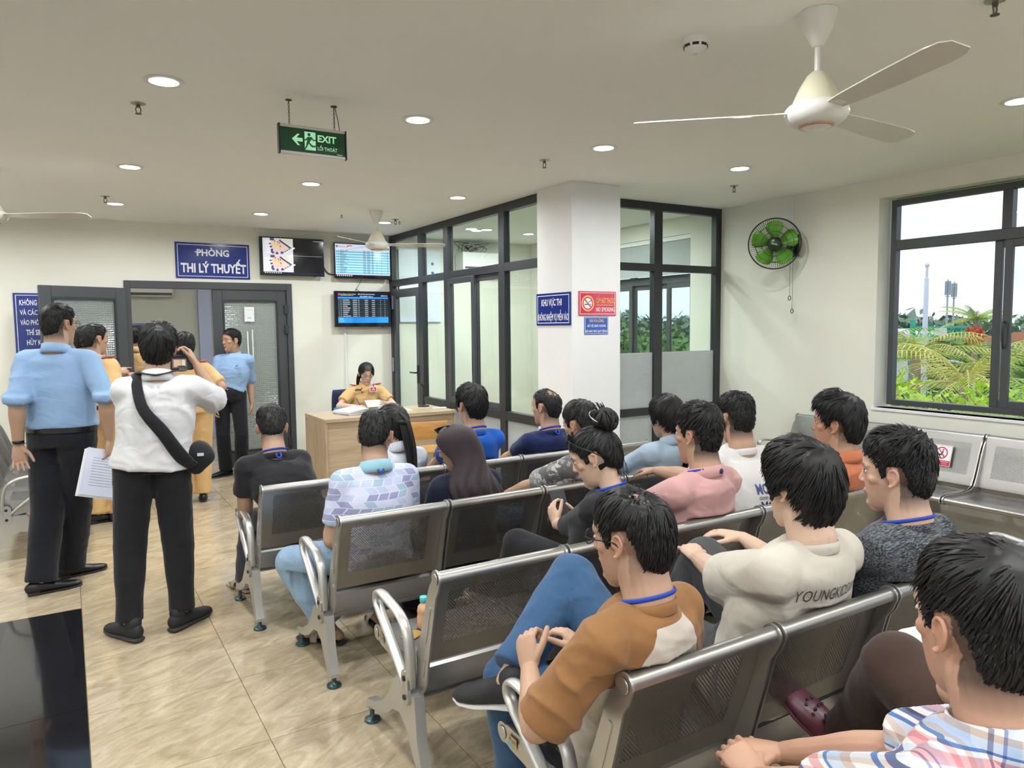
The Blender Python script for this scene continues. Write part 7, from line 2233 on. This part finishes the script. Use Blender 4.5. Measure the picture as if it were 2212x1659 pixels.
# ================================================================== outside the windows (the hall is one storey up)
GZ = -4.6
mat('lawn', (.16, .30, .06), .95, var=.35, vscale=.6)
mat('asphalt', (.34, .34, .36), .9, var=.08, vscale=2)
mat('kerb_red', (.55, .12, .10), .8); mat('pole_white', (.62, .65, .72), .45); mat('tower_steel', (.42, .44, .50), .5)
mat('trunk', (.32, .24, .17), .9, var=.2, vscale=8)
mat('palm_leaf', (.40, .56, .12), .6, var=.35, vscale=3); mat('palm_yellow', (.62, .58, .16), .6, var=.3, vscale=3)
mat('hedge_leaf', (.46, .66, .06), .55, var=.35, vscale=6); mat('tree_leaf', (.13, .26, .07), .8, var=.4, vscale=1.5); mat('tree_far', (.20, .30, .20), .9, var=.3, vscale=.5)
mat('fruit_red', (.70, .12, .04), .5); mat('gantry_green', (.03, .42, .27), .5); mat('roof_orange', (.66, .25, .12), .7); mat('house_white', (.72, .72, .72), .7); mat('roof_blue', (.30, .42, .58), .6)
ground = MB().box((6.2, -120, GZ-.2), (320, 320, GZ)).build('floor_outside', 'lawn'); tag(ground, kind='structure')
def road(name, a, b, w, label):
    a, b = V(a), V(b); d = (b-a).normalized(); n = V((-d.y, d.x, 0))*w
    o = MB().prism([(p.x, p.y) for p in (a-n, b-n, b+n, a+n)], GZ+.005, GZ+.03).build(name, 'asphalt'); tag(o, label, 'road')
    for s_ in (-1, 1):
        MB().prism([(p.x, p.y) for p in ((a+n*s_*1.0), (b+n*s_*1.0), (b+n*s_*1.05), (a+n*s_*1.05))], GZ, GZ+.15).build('kerb', 'kerb_red', o, fix=True)
road('access_road', (22, -10, 0), (26, 40, 0), 3., 'grey access road with red kerbs below the window')
road('far_road', (70, -60, 0), (62, 120, 0), 5., 'far grey road beyond the palms')
rg = random.Random(21)
def leaf_cloud(mb, c, r, n, size, rnd):
    for _ in range(n):
        d = V((rnd.gauss(0, 1), rnd.gauss(0, 1), rnd.gauss(0, 1))).normalized()
        p = V(c)+V((d.x*r[0], d.y*r[1], d.z*r[2]))*rnd.uniform(.72, 1.02)
        u = V((rnd.gauss(0, 1), rnd.gauss(0, 1), rnd.gauss(0, 1))).normalized(); w = u.cross(d+V((.01, .02, .03))).normalized()
        s_ = size*rnd.uniform(.6, 1.3)
        mb.add([p-u*s_, p+w*s_*.55, p+u*s_, p-w*s_*.55], [(0, 1, 2, 3)])
# clipped hedge right under the window
mb = MB()
for i in range(60):
    c = (9.2+rg.uniform(-.8, .9), -1+i*.16+rg.uniform(-.1, .1), .56+rg.uniform(-.12, .16))
    leaf_cloud(mb, c, (.34, .34, .30), 70, .055, rg)
h_ = empty('hedge', (9.2, 3.5, GZ)); tag(h_, 'lime green leafy hedge top right below the window', 'hedge')
mb2 = MB(); mb2.v = [(x-9.2, y-3.5, z-GZ) for x, y, z in mb.v]; mb2.f = mb.f
tag(mb2.build('foliage', 'hedge_leaf', h_), kind='stuff')
for y in (-3, 0, 3):
    MB().loft([(0, y, 0), (0, y+.2, 4.7)], [.12, .06], n=8).build('trunk', 'trunk', h_, smooth=True)
def palm(x, y, top, label, leafm='palm_leaf', L=2.6, n=18, fruit=False, tr=.16, seed=1, droop=1.):
    rnd = random.Random(seed)
    e = empty('palm_tree', (x, y, GZ)); tag(e, label, 'palm')
    H_ = top-GZ
    MB().loft([(0, 0, 0), (.10, .05, H_*.5), (0, 0, H_)], [tr*1.2, tr, tr*.75], n=10, sub=3).build('trunk', 'trunk', e, smooth=True)
    for k in range(n):
        a = 2*PI*k/n+rnd.uniform(-.15, .15); el = rnd.uniform(.1, 1.15); ln = L*rnd.uniform(.8, 1.1)
        mb = MB(); pts = []
        for j in range(9):
            t = j/8
            pts.append(V((math.cos(a)*ln*t*math.cos(el*(1-t*.5)), math.sin(a)*ln*t*math.cos(el*(1-t*.5)), H_+ln*(math.sin(el)*t-droop*.62*t*t))))
        mb.loft(pts, [.022*(1-.8*j/8) for j in range(9)], n=4)
        sd = V((-math.sin(a), math.cos(a), 0))
        for j in range(1, 25):
            t = j/25*8; i0 = min(7, int(t)); p = pts[i0].lerp(pts[i0+1], t-i0); d = (pts[i0+1]-pts[i0]).normalized()
            w_ = ln*.20*math.sin(PI*min(1, j/25+.12))**.7
            for s_ in (-1, 1):
                q = p+(sd*s_*.75+d*.6+V((0, 0, -.45))).normalized()*w_
                mb.add([p-d*.018, p+d*.018, q], [(0, 1, 2)])
        mb.build('frond', leafm if rnd.random() < .65 else 'palm_yellow', e)
    if fruit:
        mb = MB()
        for k in range(40):
            a = rnd.uniform(0, 6.3); q = rnd.uniform(.05, .26)
            mb.ell((math.cos(a)*q, math.sin(a)*q, H_-.2-rnd.uniform(.05, .6)), (.07, .07, .09), n=6, m=4)
        mb.build('fruit_cluster', 'fruit_red', e, smooth=True)
palm(18.0, 10.2, .75, 'leafy coconut palm crown behind the white flag pole', seed=2)
palm(16.0, 8.0, .35, 'yellowing coconut palm crown at the centre of the window view', 'palm_yellow', seed=3, L=2.9)
palm(19.5, 8.9, .5, 'coconut palm partly hidden right of centre in the window view', seed=5)
palm(26., 12.75, 1.7, 'tall palm with a red fruit cluster', L=1.35, n=16, fruit=True, tr=.10, seed=4, droop=.8)
palm(21., 13.2, .7, 'coconut palm at the left edge of the window view', seed=6)
palm(15., 5.6, -.3, 'coconut palm seen through the right sash', seed=7, L=2.6)
e = empty('flag_pole', (30, 16.65, GZ)); tag(e, 'tall white flag pole outside the window', 'pole')
MB().loft([(0, 0, 0), (0, 0, 8.0)], [.15, .085], n=14).build('pole', 'pole_white', e, smooth=True); MB().ell((0, 0, 8.55), (.09, .09, .09)).build('finial', 'pole_white', e, smooth=True); MB().cyl((0, 0, 8.0), (0, 0, 8.5), .05).build('tip', 'pole_white', e)
for x, y, h, l in ((60, 31.6, 9.6, 'left telecom mast with antennas on the horizon'), (62, 32.15, 9.5, 'right telecom mast with antennas on the horizon')):
    e = empty('telecom_mast', (x, y, GZ)); tag(e, l, 'mast')
    MB().loft([(0, 0, 0), (0, 0, h)], [.12, .06], n=8).build('shaft', 'tower_steel', e)
    b = MB()
    for k in range(6):
        a = 2*PI*k/6
        b.box((.17*math.cos(a)-.035, .17*math.sin(a)-.035, h-1.2), (.17*math.cos(a)+.035, .17*math.sin(a)+.035, h-.1))
    for zz in (h-.4, h-1.3):
        b.loft([(.16*math.cos(2*PI*i/12), .16*math.sin(2*PI*i/12), zz) for i in range(12)], [.03]*12, n=4, closed=True)
    b.build('antennas', 'tower_steel', e)
e = empty('street_lamp', (24., 11.75, GZ)); tag(e, 'twin arm street lamp in front of the red fruited palm', 'lamp')
MB().loft([(0, 0, 0), (0, 0, 5.0)], [.05, .04], n=8).build('pole', 'pole_white', e)
for s_ in (-1, 1):
    MB().loft([(0, 0, 4.75), (0, s_*.35, 4.95), (0, s_*.75, 5.0)], [.03, .03, .05], n=6, sub=2).build('lamp_arm', 'pole_white', e, smooth=True)
e = empty('green_gantry', (45, 23.9, GZ)); tag(e, 'green lattice gantry across the far road', 'gantry')
b = MB()
for zz in (5.35, 5.95):
    b.box((-.08, -1.9, zz-.07), (.08, 1.9, zz+.07))
for k in range(12):
    y = -1.9+k*.316
    b.loft([(0, y, 5.35), (0, y+.316, 5.95)], [.05, .05], n=4); b.loft([(0, y+.316, 5.35), (0, y, 5.95)], [.05, .05], n=4)
b.build('truss', 'gantry_green', e)
for y in (-1.85, 1.85):
    MB().box((-.12, y-.1, 0), (.12, y+.1, 6.4)).build('gantry_post', 'gantry_green', e)
MB().box((-.14, -.3, 5.45), (-.1, .45, 5.9)).build('gantry_sign', 'house_white', e)
# trees in the middle and far distance
k = 0
def tree(x, y, h, r, label, m='tree_leaf', n=420, seed=1):
    rnd = random.Random(seed)
    e = empty('tree', (x, y, GZ)); tag(e, label, 'tree', 'trees outside')
    MB().loft([(0, 0, 0), (0, 0, h*.7)], [r*.10, r*.05], n=6).build('trunk', 'trunk', e)
    mb = MB()
    for j in range(7):
        c = (rnd.uniform(-.5, .5)*r, rnd.uniform(-.5, .5)*r, h-r*.55+rnd.uniform(-.35, .35)*r)
        leaf_cloud(mb, c, (r*.62, r*.62, r*.48), n//7, r*.16, rnd)
    tag(mb.build('crown', m, e), kind='stuff')
spots = [(34, 30, 4.6, 2.2), (38, 38, 5.0, 2.4), (31, 36, 4.2, 2.2), (44, 46, 5.4, 2.8), (46, 20, 4.6, 2.4), (52, 27, 5.2, 2.6), (40, 25.5, 4.4, 2.0), (50, 33, 5.4, 2.6), (36, 14, 4.6, 2.4), (33, 17.5, 3.6, 1.8), (30, 10.5, 4.3, 2.2), (27, 15.5, 3.3, 1.6), (24, 8.0, 4.4, 2.0), (30, 30, 4.9, 2.0), (26, 26.5, 4.5, 1.9), (48, 55, 5.8, 3.0)]
adj = ['broad', 'round', 'spreading', 'dense', 'low', 'tall', 'small', 'dark', 'leafy', 'short', 'bushy', 'squat', 'full', 'green', 'wide', 'distant']
for i, (x, y, h, r) in enumerate(spots):
    tree(x, y, h, r, '%s tree %s, %s from the left of that view' % (adj[i], 'seen through the pillar-side glazing' if y/x > .75 else 'seen through the right window', ['first', 'second', 'third', 'fourth', 'fifth', 'sixth', 'seventh', 'eighth', 'ninth', 'tenth'][i % 10]), seed=30+i)
for i in range(34):
    a = R(38+i*1.4); d = (96, 112, 128)[i % 3]
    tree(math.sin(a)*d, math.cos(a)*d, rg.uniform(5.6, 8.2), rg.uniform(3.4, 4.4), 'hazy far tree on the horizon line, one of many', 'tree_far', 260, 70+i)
def house(x, y, w, d, h, roof, label):
    e = empty('house', (x, y, GZ)); tag(e, label, 'building', 'far buildings')
    MB().box((-w/2, -d/2, 0), (w/2, d/2, h)).build('wall', 'house_white', e)
    MB().prism([(-d/2-.3, h), (d/2+.3, h), (0, h+1.0)], -w/2-.3, w/2+.3, YZ).build('roof', roof, e, fix=True)
    for k in range(3):
        MB().box((-w/2-.03, -d/2+d*(k+.3)/3, h*.4), (-w/2, -d/2+d*(k+.7)/3, h*.75)).build('window', 'frame_grey', e)
house(58, 64, 6, 22, 3.6, 'roof_orange', 'long white building with orange roof seen through the pillar-side glazing')
house(62, 48, 6, 12, 3.4, 'roof_blue', 'white building with blue roof beyond the trees')
house(78, 47, 6, 14, 4.6, 'house_white', 'white far building left of the masts')
house(80, 33, 6, 12, 4.4, 'roof_orange', 'far building with orange roof right of the masts')
